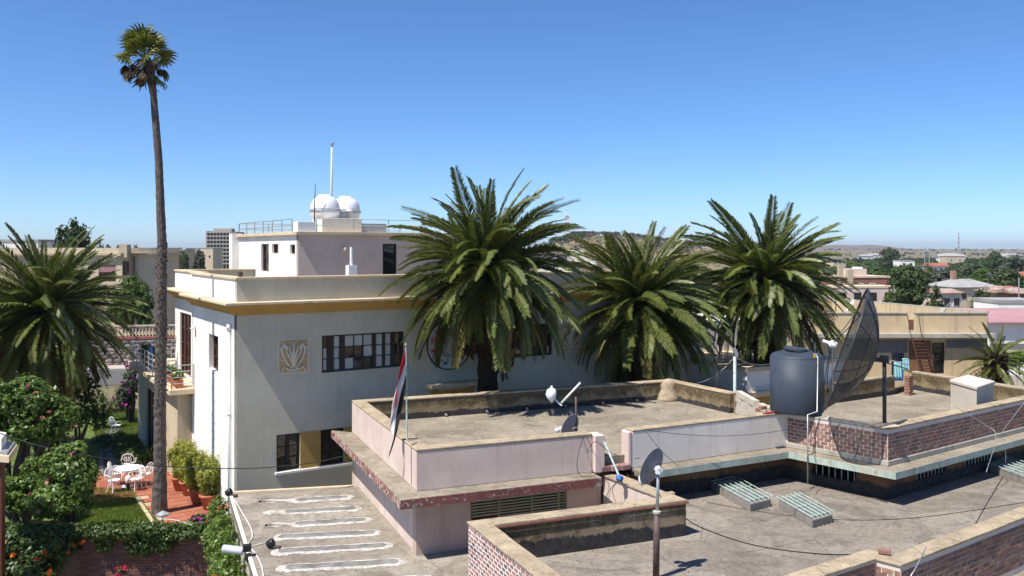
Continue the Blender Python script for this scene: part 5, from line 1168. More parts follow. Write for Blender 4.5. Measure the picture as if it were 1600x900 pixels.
# ---- stack of concrete blocks by the tank, each block a piece
bt = V2(T2); bw_ = thing('block_wall', 'short stack of grey concrete blocks between the rear parapet and the tank', 'block wall', (bt.x, bt.y, ZF))
db_ = (V2(tb) + Vector((-.75, .45)) - bt); dbn = db_.normalized(); rzb = math.atan2(dbn.y, dbn.x); Lb = db_.length
gg = G(); gg.box((0, 0, 0), (.39, .19, .19)); mb = gg.mesh('block', M['block'])
for r in range(4):
    k = 0; t = .12 + (.2 if r % 2 else 0)
    while t < Lb - .1:
        if not (r == 3 and t > Lb * .62 and t < Lb * .8):
            o = link('block', mb, bw_, False); q = bt + dbn * t; o.location = Vector((q.x + random.uniform(-.015, .015), q.y + random.uniform(-.02, .02), ZF + .1 + r * .2)) - ROOTLOC[bw_.name]; o.rotation_euler = (0, 0, rzb + random.uniform(-.05, .05))
        t += .41
for i, (x, y) in enumerate([(1192, 637), (1184, 640)]):
    g = G(); g.box(D(x, y, 27.0) , (.25, .12, .1), R(30 + 50 * i)); one('loose_brick', g, M['brick'], ['loose red brick lying nearest the tank base', 'loose red brick on the grey parapet beside the concrete blocks'][i], 'brick', 'loose bricks')
g = G(); q = W(1382, 866, ZQ); g.box((q.x, q.y, ZQ + .06), (.24, .13, .09), R(-25)); one('loose_brick', g, M['brick'], 'single loose brick on the coping of the near brick pillar', 'brick', 'loose bricks', False, .012)
# ---- big mesh dish
mp = offs(runB, .32)[2]; pbx = D(1382, 655, 24.9)
md_ = thing('mesh_dish', 'huge black mesh satellite dish tilted on a pole above the brick parapet', 'satellite dish', (pbx.x, pbx.y, ZF))
hub = D(1366, 561, 24.9); am = Vector((-.93, .335, .335)).normalized(); mm = orient(am); Rm_, dm_ = 1.86, .80
ff = Rm_ ** 2 / (4 * dm_)
def dpnt(r, a): return mm @ Vector((r * math.cos(a), r * math.sin(a), r * r / (4 * ff))) + hub
nm_ = N('black_wire_mesh'); tc_ = nm_.n('ShaderNodeTexCoord'); nm_.done((.025, .026, .028), .5, .4); trn = nm_.n('ShaderNodeBsdfTransparent'); mx = nm_.n('ShaderNodeMixShader'); mx.inputs[0].default_value = .74
nm_.l(trn.outputs[0], mx.inputs[1]); nm_.l(nm_.b.outputs[0], mx.inputs[2]); nm_.l(mx.outputs[0], nm_.out.inputs[0]); meshmat = nm_.m
for k in range(12):                                    # twelve petals of mesh
    g = G(); vs = []; nr_, na_ = 7, 4
    for i in range(nr_ + 1):
        for j in range(na_ + 1): vs.append(dpnt(.12 + (Rm_ - .12) * i / nr_, 2 * math.pi * (k + j / na_) / 12))
    g.add(vs, [(i * (na_ + 1) + j, (i + 1) * (na_ + 1) + j, (i + 1) * (na_ + 1) + j + 1, i * (na_ + 1) + j + 1) for i in range(nr_) for j in range(na_)]); part('mesh_panel', g, meshmat, md_, smooth=True)
for k in range(12):
    g = G(); g.tube([dpnt(.1 + (Rm_ - .1) * i / 8, 2 * math.pi * k / 12) for i in range(9)], .022, 5); part('rib', g, M['darkmetal'], md_)
g = G(); g.tube([dpnt(Rm_, 2 * math.pi * i / 48) for i in range(49)], .03, 6); part('rim', g, M['darkmetal'], md_)
for rr_ in (.75, 1.3):
    g = G(); g.tube([dpnt(rr_, 2 * math.pi * i / 36) for i in range(37)], .012, 5); part('ring', g, M['darkmetal'], md_)
foc = hub + am * (ff + .12)
g = G(); g.lathe([(.09, -.12), (.11, -.05), (.11, .04), (.05, .1), (.05, .28)], 12, foc, mm); part('feed_horn', g, M['whitepaint'], md_)
g = G()
for k in (1, 4, 7, 10): g.tube([dpnt(Rm_ * .97, 2 * math.pi * (k + .5) / 12), foc], .014, 5)
part('feed_strut', g, M['darkmetal'], md_)
pt_ = Vector((pbx.x, pbx.y, hub.z - .05))
g = G(); g.tube([(pbx.x, pbx.y, ZF), (pbx.x, pbx.y, hub.z + .1)], .055, 10); part('pole', g, M['darkmetal'], md_, smooth=True)
g = G(); g.tube([hub - am * .02, Vector((pbx.x, pbx.y, hub.z - .04))], .07, 8); g.tube([hub - am * .05, hub - am * .95 + Vector((0, 0, .05))], .02, 6); g.box((pbx.x, pbx.y, hub.z), (.18, .2, .2)); part('mount', g, M['darkmetal'], md_)
g = G(); g.tube([(pbx.x + .1, pbx.y, hub.z - .02), D(1420, 570, 24.9)], .022, 6); part('actuator', g, M['metal'], md_)
for i, (x0, y0, x1, y1) in enumerate([(1301, 540, 1287, 640), (1305, 540, 1292, 615)]):
    cable('feed_cable', ['thin black cable hanging from the mesh dish feed, outer of two', 'thin black cable hanging from the mesh dish feed, inner of two'][i], [foc + Vector((0, -.05 * i, 0)), D((x0 + x1) / 2 - 5, (y0 + y1) / 2, 25.2), D(x1, y1, 25.6)], .012)
# ---- skylight hatches with pale green bars on the lower roof
M['hatchkerb'] = plaster('stained_hatch_concrete', (.27, .25, .22), (.06, .055, .05), .9, bump=.6)
def hatch(pts, hgt, label):
    t = thing('roof_hatch', label, 'skylight', (pts[0][0], pts[0][1], ZR), 0, 'barred roof hatches')
    P_ = [V2(p) for p in pts]; g = G(); g.prism(P_, ZR - .02, ZR + hgt); part('kerb', g, M['hatchkerb'], t, bevel=.03)
    ins = [p.lerp(sum(P_, Vector((0, 0))) / 4, .14) for p in P_]; g = G(); g.prism(ins, ZR + hgt - .05, ZR + hgt + .015); part('glass', g, plain('dirty_wired_glass', (.22, .24, .22), .35, .3, 5, .5), t)
    ex_ = [p.lerp(sum(P_, Vector((0, 0))) / 4, -.06) for p in P_]
    for k in range(6):
        f = k / 5; a = ex_[0].lerp(ex_[1], f); b = ex_[3].lerp(ex_[2], f); g = G(); z = ZR + hgt + .075; g.tube([(a.x, a.y, ZR + hgt + .01), (a.x, a.y, z), (b.x, b.y, z), (b.x, b.y, ZR + hgt + .01)], .012, 5); part('guard_bar', g, M['greenmetal'], t)
    for f in (.08, .5, .92):
        a = ex_[0].lerp(ex_[3], f); b = ex_[1].lerp(ex_[2], f); g = G(); g.tube([(a.x, a.y, ZR + hgt + .06), (b.x, b.y, ZR + hgt + .06)], .011, 5); part('guard_bar', g, M['greenmetal'], t)
h_ = .22
hatch([W(1110, 753, ZR + h_), W(1145, 746, ZR + h_), W(1205, 779, ZR + h_), W(1172, 787, ZR + h_)], h_, 'barred concrete skylight hatch nearer the green ledge')
hatch([W(1216, 781, ZR + h_), W(1249, 774, ZR + h_), W(1301, 803, ZR + h_), W(1270, 812, ZR + h_)], h_, 'barred concrete skylight hatch in the middle of the lower roof')
hatch([W(1546, 727, ZR + h_), W(1570, 716, ZR + h_), W(1640, 738, ZR + h_), W(1618, 752, ZR + h_)], h_, 'barred skylight hatch cut by the right edge of the picture')
# ---- concrete box on the upper right roof
cb = W(1527, 655, ZF); bx_ = thing('concrete_box', 'pale square concrete box with thick lid on the upper right roof', 'concrete box', (cb.x, cb.y + .6, ZF))
pts4 = [W(1485, 643, ZF), W(1526, 657, ZF), W(1553, 646, ZF), W(1512, 634, ZF)]
hB = ZF + .0; topz = 10 - (604 - HY) / FPX * W(1526, 657, ZF).y
g = G(); g.prism([V2(p) for p in pts4], ZF - .02, topz - .13); part('box_wall', g, M['block'], bx_, bevel=.02)
g = G(); cc_ = sum((V2(p) for p in pts4), Vector((0, 0))) / 4; g.prism([V2(p).lerp(cc_, -.05) for p in pts4], topz - .128, topz); part('box_lid', g, plaster('pale_pink_concrete', (.62, .55, .48), (.3, .25, .2), .5, streak=False, bump=.5), bx_, bevel=.03)
# ---- thin standing pipe with wires at right edge
tp = W(1571, 738, ZR); g = G(); g.tube([tp, tp + Vector((0, 0, 1.05)), tp + Vector((-.28, 0, 1.1))], .02, 8); one('stand_pipe', g, M['metal'], 'thin bent standpipe beside the hatch at the right edge', 'pipe')
# ---- mint green prop pole at the parapet gap
g = G(); g.tube([D(944, 690, 23.6), D(970, 750, 22.9)], .028, 8); one('prop_pole', g, M['greenmetal'], 'mint green pole leaning at the gap in the pink parapet', 'pole')
g = G(); q = D(968, 747, 22.85); g.lathe([(.02, -.1), (.08, -.06), (.1, 0), (.07, .06), (.02, .09)], 8, q, jit=.2); one('blue_rag', g, M['blue'], 'blue plastic rag tied round the foot of the mint green pole', 'rag')
for i, (x, y, l) in enumerate([(1034, 768, .5), (1044, 785, .45), (1040, 808, .55)]):
    q = W(x, y + 6, ZR + .25 - .1 * i); g = G(); g.box((q.x + .1, q.y, ZR + .3 - .12 * i), (l, .22, .07), R(15)); one('step_slab', g, M['coping'], ['top concrete step slab behind the near dish', 'middle concrete step slab behind the near dish', 'lowest concrete step slab behind the near dish'][i], 'step', 'step slabs', False, .012)
# ---- mast of pale green pipe behind the roofs
mb_ = D(1148, 612, 34); g = G(); g.tube([(mb_.x, 34, 0), (mb_.x, 34, D(0, 557, 34).z)], .06, 10); ms = thing('pipe_mast', 'pale green pipe mast behind the rear parapet near the tank', 'mast', (mb_.x, 34, 0)); part('mast_pipe', g, M['greenmetal'], ms, smooth=True)
g = G(); q = D(1149, 550, 34); g.box(q, (.14, .12, .3), M=Matrix.Rotation(R(-25), 3, 'Y')); g.box(q + Vector((.06, 0, -.17)), (.1, .1, .08)); part('mast_head', g, M['metal'], ms)
# ---- cables over the roofs
qs = lambda *p: [W(x, y, z) for x, y, z in p]
cable('roof_cable', 'black cable lying in a long curve across the lower concrete roof', qs((1030, 772, ZQ + .1), (1052, 800, ZR + .02), (1068, 808, ZR + .015), (1100, 826, ZR + .015), (1180, 852, ZR + .015), (1290, 866, ZR + .015), (1375, 864, ZR + .015)), .012)
cable('roof_cable', 'thin cable crossing the lower roof between the two hatches', qs((1105, 785, ZR + .01), (1200, 801, ZR + .01), (1310, 812, ZR + .01), (1440, 808, ZR + .01), (1600, 785, ZR + .01)), .007)
cable('dish_cable', 'cable looping down the right end of the pink parapet', [W(913, 677, ZU), D(902, 718, 23.2), D(905, 740, 23.2), D(920, 745, 23.0), D(940, 738, 23.0)], .009)
cable('dish_cable', 'second cable trailing from the low dish to the parapet pier', [W(913, 677, ZU), D(925, 700, 23.2), D(917, 706, 23.2), D(930, 690, 23.3), D(950, 704, 23.4), D(975, 716, 24.5), D(1000, 716, 24)], .008)
cable('dish_cable', 'long sagging wire along the grey parapet under the tank', sag(W(1008, 671, ZU + .1), D(1262, 664, 26.0), .25), .007, k=2)
cable('dish_cable', 'slanting wire over the grey parapet behind the near dish', [W(1009, 674, ZU), D(1032, 703, 23.6), D(1058, 727, 23.6)], .008)
cable('dish_cable', 'wires hanging in the courtyard from the mint green pole', [D(968, 748, 22.9), D(950, 770, 22.7), D(945, 790, 22.6)], .008)
cable('dish_cable', 'short wire curling down the courtyard parapet', [D(966, 752, 22.9), D(957, 765, 22.8), D(962, 785, 22.6)], .008)
cable('garden_cable', 'long overhead cable sagging across the garden and villa', [D(-20, 668, 26), D(20, 684, 26), D(80, 701, 26), D(160, 716, 26.3), D(250, 728, 26.8), D(380, 732, 27.2), D(480, 724, 27.6), D(548, 710, 28)], .016)
cable('guy_wire', 'thin guy wire across the upper brick parapet at right', [D(1486, 632, 26.5), D(1540, 664, 26.3), D(1556, 682, 26), D(1541, 738, 25)], .008, 'metal')
cable('guy_wire', 'pale wire rising to the right edge from the standpipe', [D(1560, 682, 25.2), D(1600, 630, 25.0), D(1640, 585, 25)], .008, 'metal')
cable('guy_wire', 'thin wire from the hatch to the near coping at right', [W(1571, 738, ZR + .02), W(1540, 790, ZR + .02), W(1521, 824, ZR + .02)], .008)
cable('guy_wire', 'pale wire dropping from the lower right coping', [W(1447, 855, ZQ), D(1432, 885, 17.0), D(1420, 905, 16.8)], .014, 'metal')
cable('mast_wire', 'thin wire from the pipe mast to the tank', sag(D(1148, 556, 34), D(1210, 566, 27.4), .2), .008, 'metal', k=2)
cable('mast_wire', 'slack wire from the pipe mast toward the middle palm', sag(D(1146, 560, 34), D(1060, 597, 33.6), .4), .008, 'metal', k=2)
cable('mast_wire', 'vertical wire hanging between the two right palms', [D(1120, 500, 34.5), D(1120, 606, 34.5)], .008, 'metal', k=2)
# ---- spotlights and cable on the annex kerb
sq = W(378, 862, ZA + .12); sl_ = thing('floodlight', 'white cylindrical floodlight pointing off the annex roof edge', 'floodlight', (sq.x, sq.y, ZA + .07))
e0, e1 = D(380, 861, sq.y), D(348, 857, sq.y)
nmet = plain('pale_blue_enamel', (.55, .60, .68), .3, .12, 6, .5)
g = G(); g.tube([e0, e0.lerp(e1, .05), e1.lerp(e0, .04), e1], [.09, .1, .1, .09], 18); part('lamp_housing', g, nmet, sl_, smooth=False, bevel=.004)
g = G(); g.box(e0 + Vector((.1, 0, .08)), (.2, .16, .18), R(10)); g.box(e0 + Vector((.16, -.1, -.12)), (.14, .14, .16), R(30)); part('lamp_bracket', g, M['black'], sl_, bevel=.02)
for i, (x, y, lab) in enumerate([(357, 771, 'small black spotlight on the far corner of the annex roof'), (422, 851, 'small dark lamp lying on the annex roof between strips')]):
    q = W(x, y, ZA + .1); t = thing('spotlight', lab, 'spotlight', (q.x, q.y, ZA), 0, 'roof spotlights')
    g = G(); g.lathe([(.03, -.1), (.09, -.08), (.11, .06), (.1, .1), (.001, .08)], 10, q + Vector((0, 0, .03)), Matrix.Rotation(R(60), 3, 'Y')); part('lamp_head', g, M['black'], t); g = G(); g.box(q + Vector((.2, -.05, -.05)), (.18, .12, .07), R(-20)); part('lamp_base', g, M['brownpipe'], t, bevel=.01)
cable('annex_cable', 'white cable wandering along the left side of the annex roof', qs((366, 780, ZA + .02), (378, 800, ZA + .02), (392, 825, ZA + .02), (394, 840, ZA + .02), (388, 851, ZA + .02), (400, 866, ZA + .02), (409, 885, ZA + .02), (412, 905, ZA + .02)), .014, 'whitepaint')
cable('annex_cable', 'short white cable from the floodlight to the lamp on the annex', qs((388, 854, ZA + .02), (402, 851, ZA + .02), (418, 847, ZA + .02)), .012, 'whitepaint')

# ================================================================== VILLA ROOF EQUIPMENT
def roofball(x, y, lab):
    c_ = B(pu + 2.0 + x, pv + 1.5 + y, PZ + .12); t = thing('dome_tank', lab, 'water tank', c_, 0, 'white dome tanks')
    g = G(); prof = [(.28, .25), (.42, .42), (.58, .66), (.655, .86), (.66, .95)]; g.lathe([(.02, .25)] + prof, 32, c_); part('tank_bowl', g, M['whitepaint'], t, smooth=True)
    g = G(); g.lathe([(.69, .93), (.70, .96), (.69, .99)], 32, c_); part('tank_seam', g, M['metal'], t)
    g = G(); g.lathe([(.665, .985), (.655, 1.1), (.60, 1.3), (.50, 1.48), (.36, 1.58), (.30, 1.6), (.30, 1.66), (.27, 1.68), (.001, 1.69)], 32, c_); part('tank_dome', g, M['whitepaint'], t, smooth=True)
    for k in range(4):
        a = k * math.pi / 2 + .5; g = G(); p = c_ + Vector((math.cos(a) * .52, math.sin(a) * .52, 0)); g.tube([p, p + Vector((0, 0, .72))], .05, 8); part('leg', g, M['whitepaint'], t)
roofball(-.2, .3, 'left white dome shaped water tank on the villa roof'); roofball(1.0, .9, 'right white dome shaped water tank on the villa roof')
q = B(pu + 1.2, pv + .9, PZ + .12); ht = thing('pump_housing', 'grey housing in front of the dome tanks on the villa roof', 'housing', q); g = G(); g.box(B(pu + 2.1, pv + .85, PZ + .42), (1.8, .7, .6), ang); part('housing_body', g, M['greywall'], ht, bevel=.01)
g = G(); g.box(B(pu + 3.6, pv + .95, PZ + .32), (1.3, .6, .4), ang); part('housing_step', g, M['metal'], ht, bevel=.01)
mq = D(517, 330, 40.5); mast = thing('flag_mast', 'tall pale mast rising behind the dome tanks', 'mast', (mq.x, 40.5, PZ + .12))
g = G(); g.tube([(mq.x, 40.5, PZ + .12), (mq.x + .05, 40.5, D(0, 227, 40.5).z)], [.07, .045], 8); part('mast_pole', g, plain('pale_green_paint', (.55, .62, .58), .5), mast, smooth=True)
g = G(); q = Vector((mq.x + .05, 40.5, D(0, 227, 40.5).z)); g.lathe([(.03, 0), (.1, .03), (.1, .1), (.03, .13)], 10, q); part('mast_cap', g, M['metal'], mast)
wq = D(491, 360, 37.5); g = G(); g.tube([(wq.x, 37.5, PZ + .12), (wq.x + .02, 37.5, D(0, 315, 37.5).z), (wq.x + .05, 37.5, D(0, 287, 37.5).z)], [.03, .025, .01], 6); one('whip_aerial', g, M['darkmetal'], 'thin dark whip aerial in front of the left dome tank', 'aerial')
vq_ = D(546, 345, 39); g = G(); g.lathe([(.13, 0), (.13, .95), (.16, .96), (.16, 1.02), (.02, 1.05)], 14, (vq_.x, 39, PZ + .12)); one('vent_pipe', g, M['whitepaint'], 'stout white vent pipe right of the dome tanks', 'vent pipe', None, True)
g = G(); g.lathe([(.06, 0), (.09, .06), (.08, .17), (.03, .2)], 10, B(.2, .35, ZT)); one('corner_lamp', g, M['brownpipe'], 'small brown lamp on the corner of the villa parapet', 'lamp')
# ---- balcony pots
def potplant(p, lab, r=.3, leaf='leaf_bush', box=False, h=.45):
    t = thing('balcony_plant', lab, 'potted plant', p, 0, 'balcony pot plants'); g = G()
    if box: g.box((0, 0, .17), (.75, .3, .34), ang + R(90))
    else: g.lathe([(.12, 0), (.14, .03), (.2, .28), (.23, .3), (.23, .36), (.19, .36)], 14)
    part('pot', g, M['terracotta'], t, world=False, bevel=.01 if box else 0)
    v, f = cloud(700, (0, 0, .34 + h * .5), (r, r, h * .6), .055, int(p[0] * 100) % 997, clumps=14); link('foliage', npmesh('foliage', v, f, M[leaf]), t, False)
potplant(tuple(B(-.5, 7.2, 4.42)), 'planter box at the near end of the balcony', .4, 'leaf_bush', True, .35)
potplant(tuple(B(-.5, 9.0, 4.42)), 'planter box below the balcony french door', .4, 'leaf_bush', True, .4)
potplant(tuple(B(-.3, 13.2, 4.42)), 'leafy pot on the far balcony just left of the fan palm trunk', .42, 'leaf_ivy', False, .7)
potplant(tuple(B(-.5, 14.3, 4.42)), 'bushy pot in the middle of the far balcony', .45, 'leaf_tree2', False, .8)
potplant(tuple(B(-.3, 15.6, 4.42)), 'terracotta pot plant at the far corner of the balcony', .36, 'leaf_grey', False, .6)
g = G(); q = B(-.6, 13.0, 4.42); g.lathe([(.05, 0), (.1, .3), (.14, .75), (.1, 1.0), (.04, 1.1)], 9, q, jit=.15); one('blue_cloth', g, M['blue'], 'blue cloth hung over the far balcony rail', 'cloth')

# ================================================================== GARDEN FURNITURE
def chair_parts(t):
    g = G(); g.lathe([(.2, .42), (.22, .43), (.22, .45), (.001, .455)], 14); part('seat', g, M['whitepaint'], t, world=False)
    for a in (45, 135, 225, 315):
        g = G(); x, y = .17 * math.cos(R(a)), .17 * math.sin(R(a)); g.tube([(x, y, .43), (x * 1.15, y * 1.15, .2), (x * 1.5, y * 1.5, 0)], .018, 6); part('leg', g, M['whitepaint'], t, world=False)
    g = G(); arch = [(-.22, .18, .44), (-.25, .22, .65), (-.17, .25, .84), (0, .26, .9), (.17, .25, .84), (.25, .22, .65), (.22, .18, .44)]; g.tube(catmull(arch), .018, 6)
    for x in (-.13, -.045, .045, .13): g.tube(catmull([(x, .19, .44), (x * .4, .235, .62), (x * 1.1, .255, .84)], 4), .013, 5)
    for x in (-.09, .09): g.tube([(x + .06 * math.cos(i * math.pi / 5), .235, .68 + .06 * math.sin(i * math.pi / 5)) for i in range(11)], .012, 5)
    part('backrest', g, M['whitepaint'], t, world=False)
    for s in (-1, 1):
        g = G(); g.tube(catmull([(s * .24, .2, .66), (s * .28, .02, .66), (s * .25, -.14, .62), (s * .2, -.15, .45)], 4), .016, 6); part('armrest', g, M['whitepaint'], t, world=False)
tbp = W(200, 762, GZ)
chs = [(181, 757, 100, 'ornate white garden chair on the left side of the garden table'), (202, 741, 190, 'ornate white garden chair behind the garden table'), (226, 758, 260, 'ornate white garden chair on the right of the table by the palm trunk'), (212, 766, 330, 'ornate white garden chair nearest the viewer at the garden table'), (178, 768, 60, 'ornate white garden chair nearest the bush at the garden table'), (181, 677, 150, 'lone white garden chair on the back lawn by the path')]
c0_ = None
for x, y, rz, lab in chs:
    p = W(x, y, GZ + .05); p.z = GZ + (.055 if y > 700 else .012)
    if c0_ is None: c0_ = thing('garden_chair', lab, 'chair', p, R(rz), 'white garden chairs'); chair_parts(c0_)
    else: copytree(c0_, p, R(rz), lab)
tt = thing('garden_table', 'round white garden table on the terracotta patio', 'table', (tbp.x, tbp.y, GZ + .055)); g = G(); g.lathe([(.5, .70), (.52, .71), (.52, .735), (.001, .74)], 28); part('table_top', g, M['whitepaint'], tt, world=False); g = G(); g.lathe([(.22, 0), (.2, .04), (.05, .1), (.05, .66), (.16, .7)], 12); part('pedestal', g, M['whitepaint'], tt, world=False)
bl_ = W(200, 769, GZ); bo = thing('bollard_lamp', 'short black garden bollard lamp with white head by the table', 'garden lamp', (bl_.x, bl_.y, GZ + .01)); g = G(); g.tube([(0, 0, 0), (0, 0, .35)], .07, 12); part('post', g, M['black'], bo, world=False); g = G(); g.lathe([(.07, .35), (.09, .37), (.1, .55), (.06, .62), (.001, .64)], 14); part('head', g, M['whitepaint'], bo, world=False, smooth=True)
lq = W(254, 803, 1.3); lm = thing('wall_lamp', 'grey mushroom lamp standing on the ivy covered wall by the palm', 'garden lamp', (lq.x, lq.y, .75)); g = G(); g.tube([(0, 0, 0), (0, 0, .5)], .03, 8); part('post', g, M['metal'], lm, world=False); g = G(); g.lathe([(.03, .45), (.21, .5), (.2, .56), (.06, .63), (.001, .66)], 18); part('shade', g, M['metal'], lm, world=False)
cable('lamp_wire', 'white cord running over the ivy from the mushroom lamp', [lq + Vector((0, -.2, -.1)), D(280, 814, lq.y - .3), D(330, 832, lq.y - .4)], .01, 'whitepaint')
sn_ = B(-.55, 8.6, .0); sg = thing('garden_speaker', 'small dark garden speaker beside the beige wall', 'speaker', (sn_.x - .35, sn_.y - .1, GZ + .05)); g = G(); g.tube([(0, 0, 0), (0, 0, 1.0)], .03, 6); part('post', g, M['black'], sg, world=False); g = G(); g.box((0, 0, 1.08), (.22, .2, .22), .4); part('speaker_box', g, M['black'], sg, world=False, bevel=.03)
# ---- pavilion at the left edge
pv_ = thing('pavilion', 'small pavilion roof with beige edge at the left border', 'pavilion', tuple(W(-15, 800, 0)))
r1, r2, r3, r4 = D(-60, 705, 25.5), D(14, 707, 25.0), D(27, 694, 26.5), D(-40, 690, 27.5)
zt_ = 10 - (700 - HY) / FPX * 25.6
pts = [V2(r1), V2(r2), V2(r3), V2(r4)]
g = G(); g.prism(pts, zt_ - .3, zt_ - .1); part('eave', g, M['cream'], pv_, bevel=.01)
cc2 = sum(pts, Vector((0, 0))) / 4; g = G(); g.prism([p.lerp(cc2, .1) for p in pts], zt_ - .098, zt_ - .02); part('roof_sheet', g, M['metal'], pv_)
g = G(); g.prism([p.lerp(cc2, .4) for p in pts], zt_ - .018, zt_ + .3); part('roof_cap', g, M['whitepaint'], pv_, bevel=.01)
for k in (1,):
    q = pts[k].lerp(cc2, .45); g = G(); g.box((q.x, q.y, (zt_ - .3) / 2), (.18, .18, zt_ - .31)); part('post', g, M['wood'], pv_)
# ================================================================== BACKGROUND HOUSES
def bwin(parent, p0, d, n_out, t, z, w_, h_, fm='whitepaint', name='window'):
    g = G(); rz = math.atan2(d.y, d.x); c_ = p0 + d * t + n_out * .02; g.box((c_.x, c_.y, z), (w_ + .25, .08, h_ + .25), rz); o = part(name, g, M[fm], parent)
    g = G(); c_ = p0 + d * t + n_out * .075; g.box((c_.x, c_.y, z), (w_, .04, h_), rz); part('pane', g, M['glass'], o)
def house(label, x, ytop, dep, wid, deep, wall, roof='flat', rz=0, rmat=None, storeys=1, nwin=3, chim=False, cat='house', group=None, win='whitepaint', base=None):
    p = D(x, ytop, dep); zb = tz(p.x, dep) - .5 if base is None else base; t = thing('town_house', label, cat, (p.x, dep, zb), 0, group)
    d = Vector((math.cos(rz), math.sin(rz))); n = Vector((-d.y, d.x)); c_ = V2(p); f0 = c_ - d * wid / 2; rise = (wid * .16 if roof != 'flat' else 0); ze = p.z - rise
    q = [f0, f0 + d * wid, f0 + d * wid + n * deep, f0 + n * deep]
    g = G(); g.prism(q, zb, ze); part('wall', g, wall, t)
    rm = rmat or M['roof2']
    if roof == 'flat':
        g = G(); m_ = sum(q, Vector((0, 0))) / 4; g.prism([v.lerp(m_, -.03) for v in q], ze + .002, ze + .35); part('roof_edge', g, rm, t)
    else:
        e = .5; a = [f0 - d * e - n * e, f0 + d * (wid + e) - n * e, f0 + d * (wid + e) + n * (deep + e), f0 - d * e + n * (deep + e)]
        hip = wid * .28 if roof == 'hip' else 0
        r0, r1_ = f0 + d * hip + n * deep / 2, f0 + d * (wid - hip) + n * deep / 2
        if roof == 'gable': r0, r1_ = f0 - d * e + n * deep / 2, f0 + d * (wid + e) + n * deep / 2
        if roof == 'front': r0, r1_ = f0 + d * wid / 2 - n * e, f0 + d * wid / 2 + n * (deep + e)
        vs = [(*v, ze) for v in a] + [(*r0, p.z), (*r1_, p.z)] + [(*v, ze - .12) for v in a]
        fs = [(0, 1, 5, 4), (1, 2, 5), (2, 3, 4, 5), (3, 0, 4)] if roof != 'front' else [(0, 1, 4), (1, 2, 5, 4), (2, 3, 5), (3, 0, 4, 5)]
        fs += [(0, 6, 7, 1), (1, 7, 8, 2), (2, 8, 9, 3), (3, 9, 6, 0), (9, 8, 7, 6)]
        g = G(); g.add(vs, fs); ro = part('roof', g, rm, t)
    if chim: g = G(); v = f0 + d * wid * .3 + n * deep * .5; g.box((v.x, v.y, p.z + .4), (.8, .8, 2.4), rz); part('chimney', g, M['brick'], t)
    for s in range(storeys):
        for k in range(nwin):
            if nwin: bwin(t, f0, d, -n, wid * (k + .5) / nwin, zb + .5 + (ze - zb) * (s + .55) / storeys if storeys > 1 else ze - 1.6, 1.1, 1.3, win)
    return t
patch_roof = peeling('rusty_pale_sheet_roof', (.42, .33, .27), (.30, .14, .10), .9, .52, None, .4)
tinroof = plain('grey_tin_roof', (.34, .33, .31), .55, .2, .6, .4); pinkroof = plain('pink_sheet_roof', (.40, .225, .225), .6, .12, .5)
redroof = plain('red_tile_roof', (.33, .11, .07), .8, .25, .7)
brickwall = plain('far_red_brick', (.27, .125, .09), .9, .15, .8)
wht_w = M['white']; crm = M['cream_house']; ylw = M['yellow_house']; pnk = M['pink']
# brick house with flat roof terrace
bh = house('red brick flat roofed house with white shutters beyond the mesh dish', 1352, 434, 180, 10.6, 9, brickwall, 'flat', R(6), M['cream'], 1, 0)
pbh = D(1352, 434, 180); d_ = Vector((math.cos(R(6)), math.sin(R(6)))); n_ = Vector((-d_.y, d_.x)); f0_ = V2(pbh) - d_ * 5.3
for t_, w__ in ((1.7, 2.2), (4.2, 1.1), (6.9, 1.1)): bwin(bh, f0_, d_, -n_, t_, pbh.z - 2.0, w__, 1.5)
for (t_, k_, zz, sx, sy, sz, mt__) in ((.1, .5, 1.2, .9, .9, 4.2, 'beige'), (2.0, .3, .5, 1.2, 1.0, 3.6, 'beige'), (4.6, 4, 1.4, 4.2, 4, 2.0, 'pink'), (6.2, 5, 1.6, .8, 3, 2.3, 'white')):
    g = G(); v = f0_ + d_ * t_ + n_ * k_; g.box((v.x, v.y, pbh.z + zz - .6), (sx, sy, sz), R(6)); part('roof_block', g, M[mt__], bh)
house('low pink and cream house in front of the red brick house', 1352, 450, 158, 11.6, 6, pnk, 'flat', R(4), M['cream'], 1, 4, win='darkwood')
house('ivory gabled house among the trees at right', 1462, 431, 250, 8.0, 10, crm, 'front', R(-12), patch_roof, 1, 2, True)
house('grey tin roofed house with a red chimney at right', 1527, 437, 165, 8.6, 9, crm, 'hip', R(10), tinroof, 1, 3, True)
house('low rusty roofed house left of the tin roofed house', 1487, 452, 150, 3.6, 7, pnk, 'gable', R(8), patch_roof, 1, 2)
house('yellow house under a patched rusty sheet roof at the right edge', 1584, 448, 118, 4.6, 6, ylw, 'hip', R(-8), patch_roof, 1, 3, win='darkwood')
house('red brick shed beside the yellow house at the right edge', 1604, 452, 112, 2.8, 5, brickwall, 'gable', R(-8), patch_roof, 1, 0)
house('pale flat roofed shed in front of the yellow house at right', 1597, 474, 92, 5.0, 5, wht_w, 'flat', R(0), tinroof, 1, 0)
house('long red roofed house in the trees near the right edge', 1592, 425, 300, 14, 8, crm, 'gable', R(0), redroof, 1, 3)
house('white house with red banner among the trees at right of centre', 1470, 411, 420, 9, 9, wht_w, 'gable', R(12), redroof, 1, 3)
house('small white flat house behind the tall round tree at right', 1418, 408, 420, 7, 8, wht_w, 'flat', 0, tinroof, 1, 2)
house('beige water tower like block among far trees', 1493, 401, 700, 14, 12, crm, 'flat', 0, redroof, 2, 2)
house('pale house at the left of the far wood', 1312, 405, 500, 8, 9, crm, 'flat', R(10), tinroof, 1, 3)
rh = random.Random(77)
